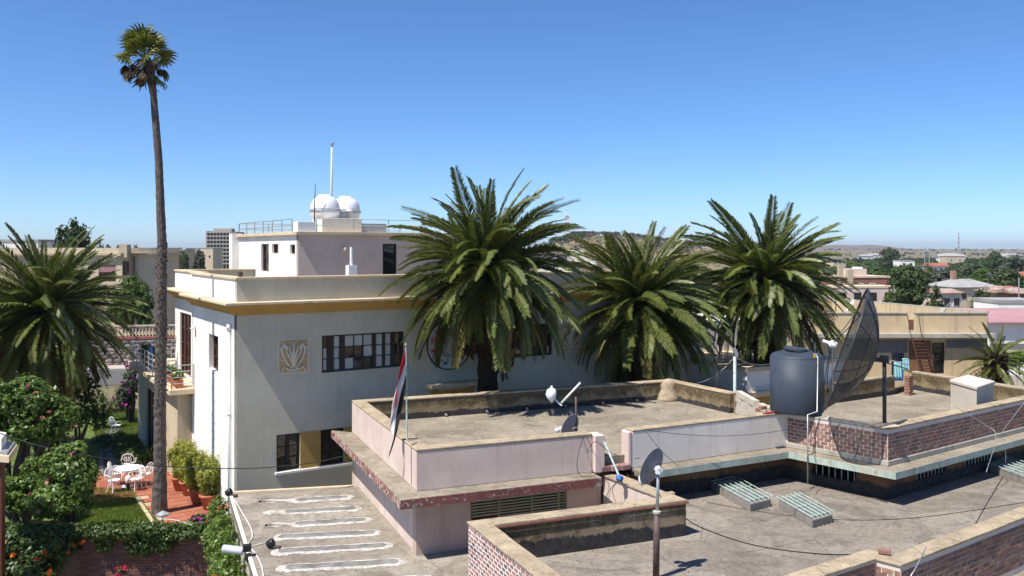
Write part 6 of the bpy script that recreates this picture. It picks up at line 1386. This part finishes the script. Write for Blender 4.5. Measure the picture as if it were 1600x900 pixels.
for i in range(14):
    x = rh.uniform(1330, 1640); dep = rh.uniform(850, 1500); house('tiny pale tin roofed shed far off below the dry plain', x, 396.5 + rh.uniform(-1.2, 2.2), dep, rh.uniform(9, 20), 12, (wht_w, crm, wht_w)[i % 3], 'gable', rh.uniform(-.3, .3), tinroof, 1, 0, group='far sheds below the plain', cat='shed')
for i in range(9):
    house('tiny cream house far off beyond the garden at left', rh.uniform(255, 325), 388.5 + rh.uniform(-1, 5), rh.uniform(420, 620), rh.uniform(8, 14), 9, (crm, ylw)[i % 2], 'flat', rh.uniform(-.3, .3), tinroof, 2, 3, group='far houses at left', cat='house')
house('low white rooftop block seen at the far left edge behind the palm', 20, 378, 120, 7, 6, wht_w, 'flat', 0, tinroof, 1, 2, win='darkwood')
# white house with pink roof beside the small palm
t = thing('pink_roofed_house', 'white house with a pink roof and grey band at the right edge', 'house', tuple(D(1600, 590, 66)))
zq = lambda y, d: 10 - (y - HY) / FPX * d
xl, xr = D(1545, 0, 66).x, D(1700, 0, 66).x
g = G(); g.prism([(xl, 66), (xr, 66), (xr, 76), (xl, 76)], -3, zq(506, 66)); part('wall', g, M['white'], t)
g = G(); a = zq(503, 65.6); b = zq(484, 70); g.add([(xl - .4, 65.5, a), (xr, 65.5, a), (xr, 72, b), (xl - .4, 72, b), (xl - .4, 65.5, a - .12), (xr, 65.5, a - .12), (xr, 72, b - .12), (xl - .4, 72, b - .12)], [(0, 1, 2, 3), (4, 5, 1, 0), (7, 6, 5, 4), (3, 7, 4, 0), (2, 6, 7, 3)]); part('roof', g, pinkroof, t)
g = G(); g.box(((xl + xr) / 2, 65.93, zq(542, 66)), (xr - xl - .1, .1, .5)); part('band', g, M['grey_band'], t)
g = G(); g.box(((xl + xr) / 2, 65.9, zq(548, 66)), (xr - xl, .18, .12)); part('string_course', g, M['cream'], t)
for k in range(3): bwin(t, Vector((xl, 66)), Vector((1, 0)), Vector((0, -1)), 1.6 + k * 2.3, zq(560, 66), 1.0, 1.2)
g = G(); g.prism([(D(1548, 0, 60).x, 60), (D(1700, 0, 60).x, 57), (D(1700, 0, 60).x, 57.4), (D(1548, 0, 60).x, 60.4)], -3, zq(585, 60)); one('yard_wall', g, M['rawconc'], 'grey stone yard wall below the small palm at right', 'wall')
bush('yard_bush', 'green bush behind the yard wall at the right edge', 'bush', (D(1590, 570, 62).x, 62, -2), [(*D(1592, 560, 62), .9, .8, .8)], 1600, .09, 'leaf_bush', 411)

# ================================================================== YELLOW HOUSE WITH OUTSIDE STAIR
DY = 50.0; yz = lambda y, d=DY: 10 - (y - HY) / FPX * d; yx = lambda x, d=DY: (x - 800) / FPX * d
yh = thing('yellow_house', 'weathered yellow flat roofed house with rusty outside stair', 'house', (yx(1400), DY, -2))
p0 = Vector((yx(1255), DY)); d = Vector((1, 0)); nin = Vector((0, 1)); Ly = yx(1543) - yx(1255); T_ = lambda x: yx(x) - yx(1255)
holes = [(T_(1456), T_(1476), yz(584), yz(535)), (T_(1393), T_(1413), yz(596), yz(551)), (T_(1267), T_(1281), yz(554), yz(532)), (T_(1293), T_(1303), yz(554), yz(536))]
g = G(); wall_holes(g, p0, d, nin, 0, Ly, -2, yz(528), .3, holes); part('wall', g, M['yellow_house'], yh)
def cover(x0, x1, y0, y1, mat, k=.012, name='wall_band'):
    g = G(); g.box((yx((x0 + x1) / 2), DY - k / 2 - .002, (yz(y0) + yz(y1)) / 2), (yx(x1) - yx(x0), k, abs(yz(y0) - yz(y1)))); part(name, g, M[mat], yh)
cover(1345, 1418, 530.5, 551, 'grey_band'); cover(1478, 1542, 530.5, 544, 'grey_band'); cover(1420, 1455, 532, 582, 'brown_wall')
window(yh, p0, d, nin, *holes[0], [(.1, .9, 1)], 3, M['darkwood'], .12, .06, name='door'); window(yh, p0, d, nin, *holes[1], [(.08, .46, 1), (.54, .92, 1)], 2, M['blue'], .12, name='door')
window(yh, p0, d, nin, *holes[2], [(.08, .46, 1), (.54, .92, 1)], 2, M['whitepaint'], .1); window(yh, p0, d, nin, *holes[3], [(.08, .46, 1), (.54, .92, 1)], 2, M['whitepaint'], .1)
g = G(); g.box(((yx(1255) + yx(1548)) / 2, DY - .12, yz(523.5)), (yx(1548) - yx(1255), .75, .26)); part('ledge', g, M['rawconc'], yh, bevel=.02)
for (x0, x1) in ((1255, 1418), (1431, 1543)):
    g = G(); g.box(((yx(x0) + yx(x1)) / 2, DY + .13, (yz(490) + yz(520)) / 2), (yx(x1) - yx(x0), .26, yz(490) - yz(520) - .01)); part('parapet', g, M['yellow_house'], yh)
    g = G(); g.box(((yx(x0) + yx(x1)) / 2, DY + .13, yz(489)), (yx(x1) - yx(x0) + .05, .36, .07)); part('coping', g, M['rawconc'], yh)
bkL, bkR = Vector((yx(1300, 64), 64)), Vector((yx(1543), DY + .3)); zt2 = 6.25
g = G(); g.strip(bkR, bkL, -.25, 4.9, zt2); g.strip(Vector((yx(1200, 62), 62)), bkL, .25, 4.9, zt2); part('parapet', g, M['yellow_house'], yh)
g = G(); g.strip(bkR, bkL, -.32, zt2 + .002, zt2 + .07); g.strip(Vector((yx(1200, 62), 62)), bkL, .3, zt2 + .002, zt2 + .07); part('coping', g, M['rawconc'], yh)
g = G(); g.prism([(yx(1255), DY + .2), (yx(1543), DY + .2), bkL, (yx(1200, 62), 62)], 4.6, 5.0); part('roof_floor', g, M['roof2'], yh)
g = G(); g.strip(Vector((yx(1543), DY)), Vector((yx(1543), DY + 1)) + (bkL - bkR) * .9, .25, -2, 4.6); part('side_wall', g, M['yellow_house'], yh)
# rusty stair
st = thing('rusty_stair', 'rusty iron stair climbing to the roof of the yellow house', 'stair', (yx(1455), DY - .9, yz(584)))
s0 = Vector((yx(1440, 49), 49.0, yz(584, 49))); tp0 = Vector((yx(1425, 49), 49.0, yz(528, 49)))
for k, off in enumerate((0, .62)):
    g = G(); g.tube([s0 + Vector((off * 1.0, 0, 0)), tp0 + Vector((off, 0, 0))], .05, 6); part('stringer', g, M['rust'], st)
    g = G(); g.tube([s0 + Vector((off + .1, -.05, .1)), tp0 + Vector((off - .1, 0, .3)), tp0 + Vector((off - .25, 0, 1.3))], .025, 5); part('handrail', g, M['rust'], st)
for k in range(11):
    q = s0.lerp(tp0, (k + .5) / 11) + Vector((.31, -.02, 0)); g = G(); g.box(q, (.62, .24, .03)); part('tread', g, M['rust'], st)
g = G(); g.tube([s0 + Vector((.62, 0, 0)), tp0 + Vector((1.2, 0, -.9))], .025, 5); part('brace', g, M['rust'], st)
for i, (x, y, lab, s) in enumerate([(1330, 478, 'white dish on the roof of the yellow house left of the mesh dish', .42), (1306, 470, 'small blue grey dish at the far left of the yellow house roof', .28), (1481, 482, 'blue grey dish seen edge on at the right of the yellow house roof', .4)]):
    dd_ = 57 - i; c_ = D(x, y, dd_); b_ = Vector((c_.x, dd_, 5.0)); t = thing('roof_dish', lab, 'satellite dish', b_, 0, 'dishes on the yellow house'); ax_ = Vector((-.8, .1 if i < 2 else .6, .5)).normalized(); mo_ = orient(ax_); g = dish_mesh(s, .08, 20); g.v = [tuple(mo_ @ Vector(p) + c_) for p in g.v]; part('reflector', g, M['whitepaint'] if i == 0 else M['metal'], t, smooth=True); g = G(); g.tube([b_, c_], .03, 6); part('pole', g, M['darkmetal'], t)
g = G(); q = D(1444, 482, 53); g.box((q.x, 53, 5.3), (1.5, .9, .6), .2); cr_ = one('roof_crate', g, M['rust'], 'rusty crate pile on the yellow house roof', 'crate'); g = G(); g.box((q.x + .9, 53, 5.75), (.15, .5, 1.3), M=Matrix.Rotation(R(30), 3, 'Y')); one('leaning_plank', g, M['rawconc'], 'plank leaning on the crate pile of the yellow house roof', 'plank')
# light blue laundry hanging by the blue door
nlb = plain('aqua_cloth', (.30, .58, .60), .8, .1)
for i, (x0, x1, y0, y1, lab) in enumerate([(1397, 1408, 565, 592, 'aqua towel hanging before the blue door, left one'), (1410, 1420, 560, 580, 'aqua towel hanging beside the blue door, right one')]):
    g = G(); vs = []; n_ = 10
    for i_ in range(n_ + 1):
        for j in range(7): vs.append((yx(x0 + (x1 - x0) * i_ / n_, 48.5), 48.5 + .07 * math.sin(i_ * 1.7) * j / 6, yz(y0 + (y1 - y0) * j / 6, 48.5)))
    g.add(vs, [(i_ * 7 + j, i_ * 7 + j + 1, (i_ + 1) * 7 + j + 1, (i_ + 1) * 7 + j) for i_ in range(n_) for j in range(6)]); o = one('towel', g, nlb, lab, 'towel', 'laundry by the blue door', True); o.modifiers.new('s', 'SOLIDIFY').thickness = .015
g = G(); g.tube(sag(Vector((yx(1385, 48.5), 48.5, yz(563, 48.5))), Vector((yx(1432, 48.5), 48.5, yz(557, 48.5))), .08), .01, 4); one('clothes_line', g, M['black'], 'clothes line in front of the yellow house', 'clothes line')

# ================================================================== LEFT BACKGROUND
cbn = thing('curved_house', 'cream art deco house with a rounded corner behind the street at left', 'house', (-40, 80, 2.2))
ZH = 10.05; zq8 = lambda y: 10 - (y - HY) / FPX * 80
def xz(x, d): return (x - 800) / FPX * d
arc = [(-36.6 + 4.3 * math.sin(a), 85.3 - 4.3 * math.cos(a)) for a in [R(5 * i) for i in range(16)]]
wv = (xz(154, 80) + 60, xz(181, 80) + 60)
g = G(); wall_holes(g, Vector((-60, 80)), Vector((1, 0)), Vector((0, 1)), 0, xz(191, 80) + 60, 2, ZH - .7, .3, [(wv[0], wv[1], zq8(440), zq8(414))]); part('wall', g, M['cream_house'], cbn)
window(cbn, Vector((-60, 80)), Vector((1, 0)), Vector((0, 1)), wv[0], wv[1], zq8(440), zq8(425), [(.06, .28, 1), (.32, .5, 1), (.54, .72, 1), (.76, .94, 1)], 1, M['maroon'], .1)
g = G(); g.box(((wv[0] + wv[1]) / 2 - 60, 80.1, zq8(419.5)), (wv[1] - wv[0], .1, zq8(414) - zq8(425))); part('roller_blind', g, plain('dusty_pink_blind', (.36, .2, .2), .7), cbn)
g = G(); g.prism([(xz(191, 80) - .01, 80.3)] + [(xz(197, 80), 80.3), (xz(197, 80), 81.0)] + arc + [(-37, 91), (-60, 96), (-60, 80.4), ], 2, ZH - .7); part('curved_wall', g, M['cream_house'], cbn)
for (z0_, z1_, e_, mt__) in ((ZH - .698, ZH - .5, .35, 'beige'), (ZH - .498, ZH, .05, 'cream_house')):
    ar2 = [(-36.6 + (4.3 + e_) * math.sin(a), 85.3 - (4.3 + e_) * math.cos(a)) for a in [R(5 * i) for i in range(16)]]
    g = G(); g.prism([(-60, 80 - e_), (xz(191, 80), 80 - e_), (xz(191, 80), 80.9)] + ar2 + [(-36.9, 91 + e_), (-60, 96)], z0_, z1_); part('roof_band', g, M[mt__], cbn)
g = G(); g.box((xz(193, 80), 80.3, ZH - .3), (.75, .9, 1.2)); part('pier', g, M['beige'], cbn); g = G(); g.tube([(xz(209, 80.8), 80.85, 3), (xz(209, 80.8), 80.85, ZH - .8)], .07, 8); part('downpipe', g, M['brownpipe'], cbn)
bwin(cbn, Vector((xz(191, 80), 80.3)), Vector((1, 0)), Vector((0, -1)), .1, zq8(419), .55, 1.0, 'wood')
# hotel tower
hd = 650; hz = lambda y: 10 - (y - HY) / FPX * hd; hx = lambda x: (x - 800) / FPX * hd
ho = thing('hotel_block', 'distant grey balconied apartment tower left of the villa roof', 'building', (hx(345), hd, -11))
g = G(); g.prism([(hx(324), hd + 1.6), (hx(368), hd + 1.6), (hx(368), hd + 20), (hx(324), hd + 20)], -12, hz(362)); part('wall', g, M['maroon'], ho)
g = G(); g.prism([(hx(321.5), hd), (hx(324), hd), (hx(324), hd + 21), (hx(321.5), hd + 21)], -12, hz(361)); g.prism([(hx(364), hd), (hx(369), hd), (hx(369), hd + 21), (hx(364), hd + 21)], -12, hz(363)); part('end_wall', g, plaster('pinkish_tower', (.42, .3, .27), (.2, .14, .12), .3), ho)
for k in range(9):
    z = hz(363 + k * 6.1); g = G(); g.box(((hx(324) + hx(364)) / 2, hd + .2, z), (hx(364) - hx(324), 2.8, .9)); part('balcony', g, M['rawconc'], ho)
    for j in range(8): g = G(); g.box((hx(326.5 + j * 5), hd + 1.5, z - 1.5), (1.3, .2, 1.5)); part('window', g, M['glass'], ho)
for j in range(9): g = G(); g.box((hx(324 + j * 5), hd + .2, (hz(363) - 12) / 2), (.35, 2.6, hz(363) + 12)); part('pier', g, M['rawconc'], ho)
g = G(); g.box((hx(345), hd + 8, hz(359.5)), (hx(360) - hx(332), 8, 2.6)); part('roof_house', g, M['rawconc'], ho)
# terrace building behind the villa
dq = 78; tq_ = lambda y: 10 - (y - HY) / FPX * dq; xq = lambda x: (x - 800) / FPX * dq
tb_ = thing('terrace_building', 'white building with roof terrace columns behind the palms', 'building', (xq(880), dq, -2))
g = G(); g.prism([(xq(790), dq), (xq(950), dq), (xq(950), dq + 12), (xq(790), dq + 12)], -2, tq_(424)); part('wall', g, M['white_shaded_dirty'], tb_)
g = G(); g.prism([(xq(786), dq - .5), (xq(945), dq - .5), (xq(945), dq + 12), (xq(786), dq + 12)], tq_(424) + .002, tq_(421)); part('terrace_edge', g, M['pink'], tb_)
for x in (800, 824, 848, 868, 893, 909, 931): g = G(); g.tube([(xq(x), dq, tq_(421)), (xq(x), dq, tq_(396))], .14, 10); part('column', g, M['whitepaint'], tb_)
g = G(); g.prism([(xq(790), dq + 4), (xq(936), dq + 4), (xq(936), dq + 12), (xq(790), dq + 12)], tq_(421), tq_(399)); part('back_wall', g, M['white'], tb_)
g = G(); g.box((xq(905), dq + .2, tq_(404.5)), (2.2, 1.2, .5)); part('balcony_panel', g, M['greywall'], tb_)
g = G(); g.prism([(xq(790), dq - .4), (xq(912), dq - .4), (xq(912), dq + 12), (xq(790), dq + 12)], tq_(396), tq_(391.5)); part('roof_slab', g, M['greywall'], tb_)
# fort and towers on the hill
for i, (x0, x1, y0, lab) in enumerate([(894, 926, 362, 'brick red fort block on the hill top left of the middle palm'), (950, 965, 364, 'small brick red block on the hill behind the middle palm'), (1063, 1082, 376, 'low ruddy ruin on the hill shoulder between the palms')]):
    dd_ = 900; a_, b_ = (x0 - 800) / FPX * dd_, (x1 - 800) / FPX * dd_; zt_ = 10 - (y0 - HY) / FPX * dd_; t = thing('hill_fort', lab, 'building', ((a_ + b_) / 2, dd_, zt_ - 9), 0, 'fort on the hill')
    m_ = a_ + (b_ - a_) * .32; g = G(); g.prism([(a_, dd_ + 8), (m_, dd_), (b_, dd_ + 4), (b_ - 4, dd_ + 20), (a_, dd_ + 22)], zt_ - 12, zt_); part('wall', g, plain('fort_brick', (.34, .155, .115), .9, .15, .1), t); g = G(); g.prism([(a_ - .3, dd_ + 8), (m_, dd_ - .4), (b_ + .3, dd_ + 4), (b_ - 4, dd_ + 20.4), (a_, dd_ + 22.4)], zt_ + .002, zt_ + .6); part('roof_edge', g, redroof, t)
def lattice(label, x, y0, y1, dd_, w0, mats, name='lattice_tower'):
    xx = (x - 800) / FPX * dd_; z0, z1 = 10 - (y0 - HY) / FPX * dd_, 10 - (y1 - HY) / FPX * dd_; t = thing(name, label, 'tower', (xx, dd_, z0)); nS = 8; H_ = z1 - z0; g = [G(), G()]
    for k in range(nS):
        f0, f1 = k / nS, (k + 1) / nS; a, b = w0 * (1 - .75 * f0) / 2, w0 * (1 - .75 * f1) / 2; c_ = g[k % 2]; r = w0 * .045
        P = [[Vector((xx + sx * h, dd_ + sy * h, z0 + H_ * f)) for sx, sy in ((-1, -1), (1, -1), (1, 1), (-1, 1))] for h, f in ((a, f0), (b, f1))]
        for j in range(4): c_.tube([P[0][j], P[1][j]], r, 4); c_.tube([P[0][j], P[1][(j + 1) % 4]], r * .6, 4); c_.tube([P[0][(j + 1) % 4], P[1][j]], r * .6, 4); c_.tube([P[1][j], P[1][(j + 1) % 4]], r * .6, 4)
    part('lattice_red', g[0], mats[0], t); part('lattice_white', g[1], mats[1], t); gg = G(); gg.tube([(xx, dd_, z1), (xx, dd_, z1 + H_ * .1)], w0 * .03, 5); part('tip', gg, mats[0], t)
lattice('red and white lattice radio tower on the hill behind the tall palm', 886, 374, 332, 900, 7, [plain('tower_red', (.4, .12, .1), .6), M['whitepaint']])
lattice('thin grey radio mast far off on the plain at right', 1498, 391, 364, 2600, 4.5, [M['metal'], M['darkmetal']], 'radio_mast')
for i, (x, y0, y1, dd_) in enumerate([(1445, 412, 386, 420), (1452, 410, 387, 430), (1592, 470, 434, 105)]):
    xx = (x - 800) / FPX * dd_; za, zb_ = 10 - (y0 - HY) / FPX * dd_, 10 - (y1 - HY) / FPX * dd_; g = G(); g.tube([(xx, dd_, za - 6), (xx, dd_, zb_)], .0005 * dd_ + .03, 6); one('utility_pole', g, M['metal'], ['left of two thin pale poles rising from the wood', 'right of two thin pale poles rising from the wood', 'pale pole by the patched sheet roof at the right edge'][i], 'pole', 'utility poles')

# ================================================================== TREES BEYOND
def tree_proto(name, label, kind, seed, H=10.0, group=None):
    rd_ = random.Random(seed); t = thing(name, label, 'tree', (0, 0, -500), 0, group); g = G()
    spec = {'round': ([(0, 0, .66, .36, .36, .30), (.16, .05, .56, .22, .22, .18), (-.18, -.04, .58, .24, .22, .2), (.02, 0, .84, .2, .2, .14)], 'leaf_tree', 3600, .028),
            'broad': ([(0, 0, .6, .46, .46, .26), (.28, .1, .56, .24, .24, .18), (-.3, -.05, .55, .26, .24, .18), (.05, 0, .8, .28, .28, .16)], 'leaf_tree2', 3800, .03),
            'gum': ([(0, 0, .78, .22, .22, .2), (.16, .03, .6, .17, .17, .17), (-.15, 0, .55, .18, .18, .18), (.05, .02, .4, .16, .16, .14)], 'leaf_grey', 3000, .028),
            'conif': ([(0, 0, .3, .3, .3, .2), (0, 0, .5, .23, .23, .2), (0, 0, .7, .15, .15, .2), (0, 0, .87, .08, .08, .13)], 'leaf_tree', 3000, .025)}[kind]
    blobs, mat, n, sz = spec; vf = []; tot = sum(b[3] ** 2 for b in blobs)
    for i, b in enumerate(blobs): vf.append(cloud(int(n * b[3] ** 2 / tot), (b[0] * H, b[1] * H, b[2] * H), (b[3] * H, b[4] * H, b[5] * H), sz * H, seed * 7 + i, clumps=26, aspect=.6, clr=.3))
    v, f = merge(*vf); g.tube([(0, 0, -.05 * H), (.01 * H, 0, .25 * H), (-.01 * H, 0, .5 * H)], [.028 * H, .02 * H, .012 * H], 7)
    for b in blobs: g.tube([(0, 0, .25 * H), (b[0] * H * .5, b[1] * H * .5, .5 * b[2] * H + .1 * H), (b[0] * H, b[1] * H, b[2] * H)], [.014 * H, .01 * H, .004 * H], 5)
    part('trunk', g, M['bark'], t, world=False); link('crown', npmesh('crown', v, f, M[mat]), t, False); return t
protos = {}
def tree(kind, x, ytop, dep, width_px, label, group=None, var=0):
    key = (kind, var); p = D(x, ytop, dep); zb = min(tz(p.x, dep), p.z - 3)
    span = {'round': .72, 'broad': 1.0, 'gum': .55, 'conif': .5}[kind]
    topf = {'round': .97, 'broad': .95, 'gum': .97, 'conif': 1.0}[kind]
    Hh = (p.z - zb) / topf; sx = width_px / FPX * dep / (span * Hh)
    rz = random.uniform(0, 6.28)
    if key not in protos:
        t = tree_proto({'round': 'round_tree', 'broad': 'broad_tree', 'gum': 'gum_tree', 'conif': 'conifer_tree'}[kind], label, kind, 500 + var * 13 + len(kind), 10, group); protos[key] = t
        t.location = (p.x, dep, zb); t.rotation_euler = (0, 0, rz); ROOTLOC[t.name] = Vector(t.location)
    else: t = copytree(protos[key], (p.x, dep, zb), rz, label, group)
    if group is None and 'group' in t: del t['group']
    s = Hh / 10; t.scale = (s * sx, s * sx, s); return t
tree('broad', 207, 428, 75.5, 84, 'leafy green tree before the curved cream house at left', var=1)
tree('round', 114, 341, 104, 72, 'tall dark tree rising behind the left date palm', var=1)
tree('gum', 158, 376, 130, 20, 'slim tree top just right of the tall dark tree at left')
tree('round', 1418, 414, 128, 74, 'big dark round tree behind the yellow house roof')
tree('conif', 1462, 441, 124, 44, 'dark pointed tree right of the big round tree')
tree('round', 1537, 449, 104, 42, 'dark tree in front of the grey tin roof', var=2)
tree('broad', 1392, 452, 135, 34, 'bright green low tree at the foot of the big round tree', var=1)
tree('broad', 1545, 420, 235, 96, 'wide bright green tree above the tin roofed house', var=2)
tree('broad', 1500, 430, 225, 50, 'bright green tree between ivory house and tin roof', var=1)
tree('broad', 1590, 432, 215, 60, 'bright green tree at the right edge above the patched roof')
tree('round', 1390, 386, 520, 40, 'tallest round tree breaking the skyline of the far wood', var=1)
tree('round', 1555, 391, 520, 34, 'pale topped tree high in the far wood at right', var=2)
tree('gum', 1586, 396, 420, 40, 'grey green gum tree in the far wood near the right edge')
tree('gum', 1338, 440, 170, 22, 'small grey tree at the left corner of the brick house', var=1)
tree('broad', 1318, 432, 200, 40, 'green tree left of the red brick house', var=1)
tree('broad', 1478, 424, 215, 46, 'bright green tree right behind the ivory gabled house', var=2)
tree('broad', 1520, 428, 190, 44, 'bright green tree above the red chimney of the tin roof', var=1)
tree('round', 1440, 418, 190, 40, 'dark tree between the big round tree and the ivory house', var=2)
rt_ = random.Random(5); labs = {'round': 'one of many dark round trees in the wood at right', 'broad': 'one of many bright broad trees in the wood at right', 'gum': 'one of many grey green trees in the wood at right'}
for i in range(190):
    dep = rt_.uniform(205, 460) if i % 3 else rt_.uniform(205, 300); x = rt_.uniform(1240, 1650); kd = rt_.choice(['round', 'round', 'broad', 'gum']); ht_ = rt_.uniform(7, 12.5); zb = tz((x - 800) / FPX * dep, dep); yt = HY + (10 - (zb + ht_)) * FPX / dep
    if dep < 235 and 1300 < x < 1400: continue
    tree(kd, x, max(yt, 395), dep, ht_ * .8 / dep * FPX, labs[kd], 'trees of the right hand wood', rt_.randrange(3))
for i in range(14):
    dep = rt_.uniform(150, 420); x = rt_.uniform(130, 330); zb = tz((x - 800) / FPX * dep, dep); yt = rt_.uniform(380, 396); kd = rt_.choice(['round', 'gum'])
    if x > 262 and yt < 389: yt = 391
    tree(kd, x, yt, dep, rt_.uniform(16, 34), 'one of the dark trees on the skyline beyond the curved house', 'trees of the left skyline', rt_.randrange(3))
def wood(name, n, fn, sz, per, seed, mats=('leaf_tree',), hr=(6, 11)):
    r = np.random.default_rng(seed); vf = []
    uv, uf = cloud(per, (0, 0, .6), (.42, .42, .4), sz, seed, clumps=12, aspect=.7)
    X, Y = fn(r, n); Z = terrain(X, Y); H_ = r.uniform(*hr, n); a = r.uniform(0, 6.28, n); V = np.empty((n, len(uv), 3))
    ca, sa_ = np.cos(a)[:, None], np.sin(a)[:, None]; wd = (H_ * r.uniform(.8, 1.5, n))[:, None]
    V[:, :, 0] = X[:, None] + (uv[None, :, 0] * ca - uv[None, :, 1] * sa_) * wd; V[:, :, 1] = Y[:, None] + (uv[None, :, 0] * sa_ + uv[None, :, 1] * ca) * wd; V[:, :, 2] = Z[:, None] + uv[None, :, 2] * H_[:, None]
    F = (uf[None] + (np.arange(n) * len(uv))[:, None, None]).reshape(-1, 4); o = link(name, npmesh(name, V.reshape(-1, 3), F, M[mats[0]])); o['kind'] = 'stuff'; return o
def sector(x0, x1, d0, d1):
    def fn(r, n):
        d_ = np.sqrt(r.uniform(d0 ** 2, d1 ** 2, n)); x = r.uniform(x0, x1, n); return (x - 800) / FPX * d_, d_
    return fn
def clump(fn, thr=.0):
    def g_(r, n):
        X, Y = fn(r, n * 3); s = np.sin(X / 47 + 1.3) + np.sin(Y / 61 + X / 90) + r.normal(0, .5, n * 3); k = np.argsort(-s)[:n]; return X[k], Y[k]
    return g_
wood('far_wood', 1700, sector(1180, 1760, 430, 1000), .1, 110, 1)
wood('far_wood_light', 800, clump(sector(1180, 1760, 420, 900)), .1, 110, 2, ('leaf_tree2',))
wood('far_scrub', 420, clump(sector(1100, 1800, 1000, 2000)), .12, 50, 3, ('leaf_grey',), (4, 8))
wood('left_wood', 420, sector(-150, 380, 300, 900), .1, 110, 4, ('leaf_tree',), (6, 10))
wood('middle_wood', 420, sector(640, 1250, 150, 620), .1, 110, 5, ('leaf_tree',), (5, 8))
wood('hill_scrub', 1100, lambda r, n: (r.normal(118, 62, n), r.normal(880, 60, n)), .14, 40, 6, ('leaf_dry',), (2, 5))
wood('hill_trees', 45, lambda r, n: (r.normal(66, 14, n), r.normal(880, 30, n)), .12, 90, 7, ('leaf_tree',), (5, 9))
wood('plain_shrubs', 140, sector(1280, 1800, 2600, 4300), .14, 30, 8, ('leaf_tree',), (5, 14))

# distant purple brown hill on the skyline at right
hx_, hy_ = np.meshgrid(np.linspace(1350, 2450, 60), np.linspace(4300, 5400, 24), indexing='ij')
hh_ = 27 * np.exp(-(((hx_ - 1800) / 170) ** 2 + ((hy_ - 4800) / 260) ** 2)) + 17 * np.exp(-(((hx_ - 2010) / 120) ** 2 + ((hy_ - 4800) / 260) ** 2)) + 1.5 * np.sin(hx_ / 31) * np.exp(-((hx_ - 1880) / 260) ** 2)
hz_ = terrain(hx_, hy_) - 1.5 + hh_
ii, jj = np.meshgrid(np.arange(59), np.arange(23), indexing='ij'); ff_ = np.stack([ii * 24 + jj, (ii + 1) * 24 + jj, (ii + 1) * 24 + jj + 1, ii * 24 + jj + 1], -1).reshape(-1, 4)
o = link('distant_hill', npmesh('distant_hill', np.stack([hx_.ravel(), hy_.ravel(), hz_.ravel()], 1), ff_, plain('purple_brown_rock', (.17, .105, .085), .95, .35, .02), True)); o['kind'] = 'structure'
# grit and plaster crumbs on the flat roofs
def inpoly(X, Y, P):
    c = np.zeros(len(X), bool); n_ = len(P)
    for a in range(n_):
        (x0, y0), (x1, y1) = P[a], P[(a + 1) % n_]; k = ((y0 > Y) != (y1 > Y)) & (X < (x1 - x0) * (Y - y0) / (y1 - y0 + 1e-12) + x0); c ^= k
    return c
def grit(polys, seed):
    r = np.random.default_rng(seed); V, b = [], []
    for P, z, n_ in polys:
        P = [(p[0], p[1]) for p in P]; A = np.array(P); X = r.uniform(A[:, 0].min(), A[:, 0].max(), n_ * 3); Y = r.uniform(A[:, 1].min(), A[:, 1].max(), n_ * 3); k = np.nonzero(inpoly(X, Y, P))[0][:n_]
        sz = .008 + .022 * r.random(len(k)) ** 3; q = r.normal(size=(len(k), 4, 3)); q /= np.linalg.norm(q, axis=2)[:, :, None]; q *= sz[:, None, None]; q[:, :, 2] = np.abs(q[:, :, 2])
        V.append((q + np.stack([X[k], Y[k], np.full(len(k), z)], 1)[:, None, :]).reshape(-1, 3))
    V = np.concatenate(V); m_ = len(V) // 4; F = (np.array([[0, 1, 2], [0, 1, 3], [0, 2, 3], [1, 2, 3]])[None] + (np.arange(m_) * 4)[:, None, None]).reshape(-1, 3); return V, F
vg, fg = grit([([iQ[1], iB2[0], iB2[1], iB2[2], iR[3], iR[2], iR[1], iR[0], iQ[2]], ZR, 2600), ([iA[1], iA[2], iA[3], iA[4], iB[0], iB[1], iA[0]], ZF, 1500), ([iB[1], iB[2], iB[3], V2(K4), V2(K3), V2(K2)], ZF, 700), ([V2(A0), V2(A1), Vector((-2.6, 21.9)), V2(Q0), V2(Qn), V2(AnE)], ZA, 1500)], 4)
o = link('roof_grit', npmesh('roof_grit', vg, fg, brickmat('pale_grit', [(.42, .38, .32), (.2, .17, .14), (.5, .46, .4), (.3, .25, .2), (.12, .1, .09)]))); o['kind'] = 'stuff'
# thin haze
g = G(); g.box((0, 0, 22), (19000, 19000, 84)); hzm = bpy.data.materials.new('haze'); hzm.use_nodes = True; t_ = hzm.node_tree
for nd in list(t_.nodes):
    if nd.type == 'BSDF_PRINCIPLED': t_.nodes.remove(nd)
pvn = t_.nodes.new('ShaderNodeVolumePrincipled'); pvn.inputs['Color'].default_value = (.78, .86, .95, 1); pvn.inputs['Density'].default_value = .00009; pvn.inputs['Anisotropy'].default_value = .2
t_.links.new(pvn.outputs[0], t_.nodes['Material Output'].inputs['Volume'])
o = part('haze', g, hzm); o['kind'] = 'stuff'
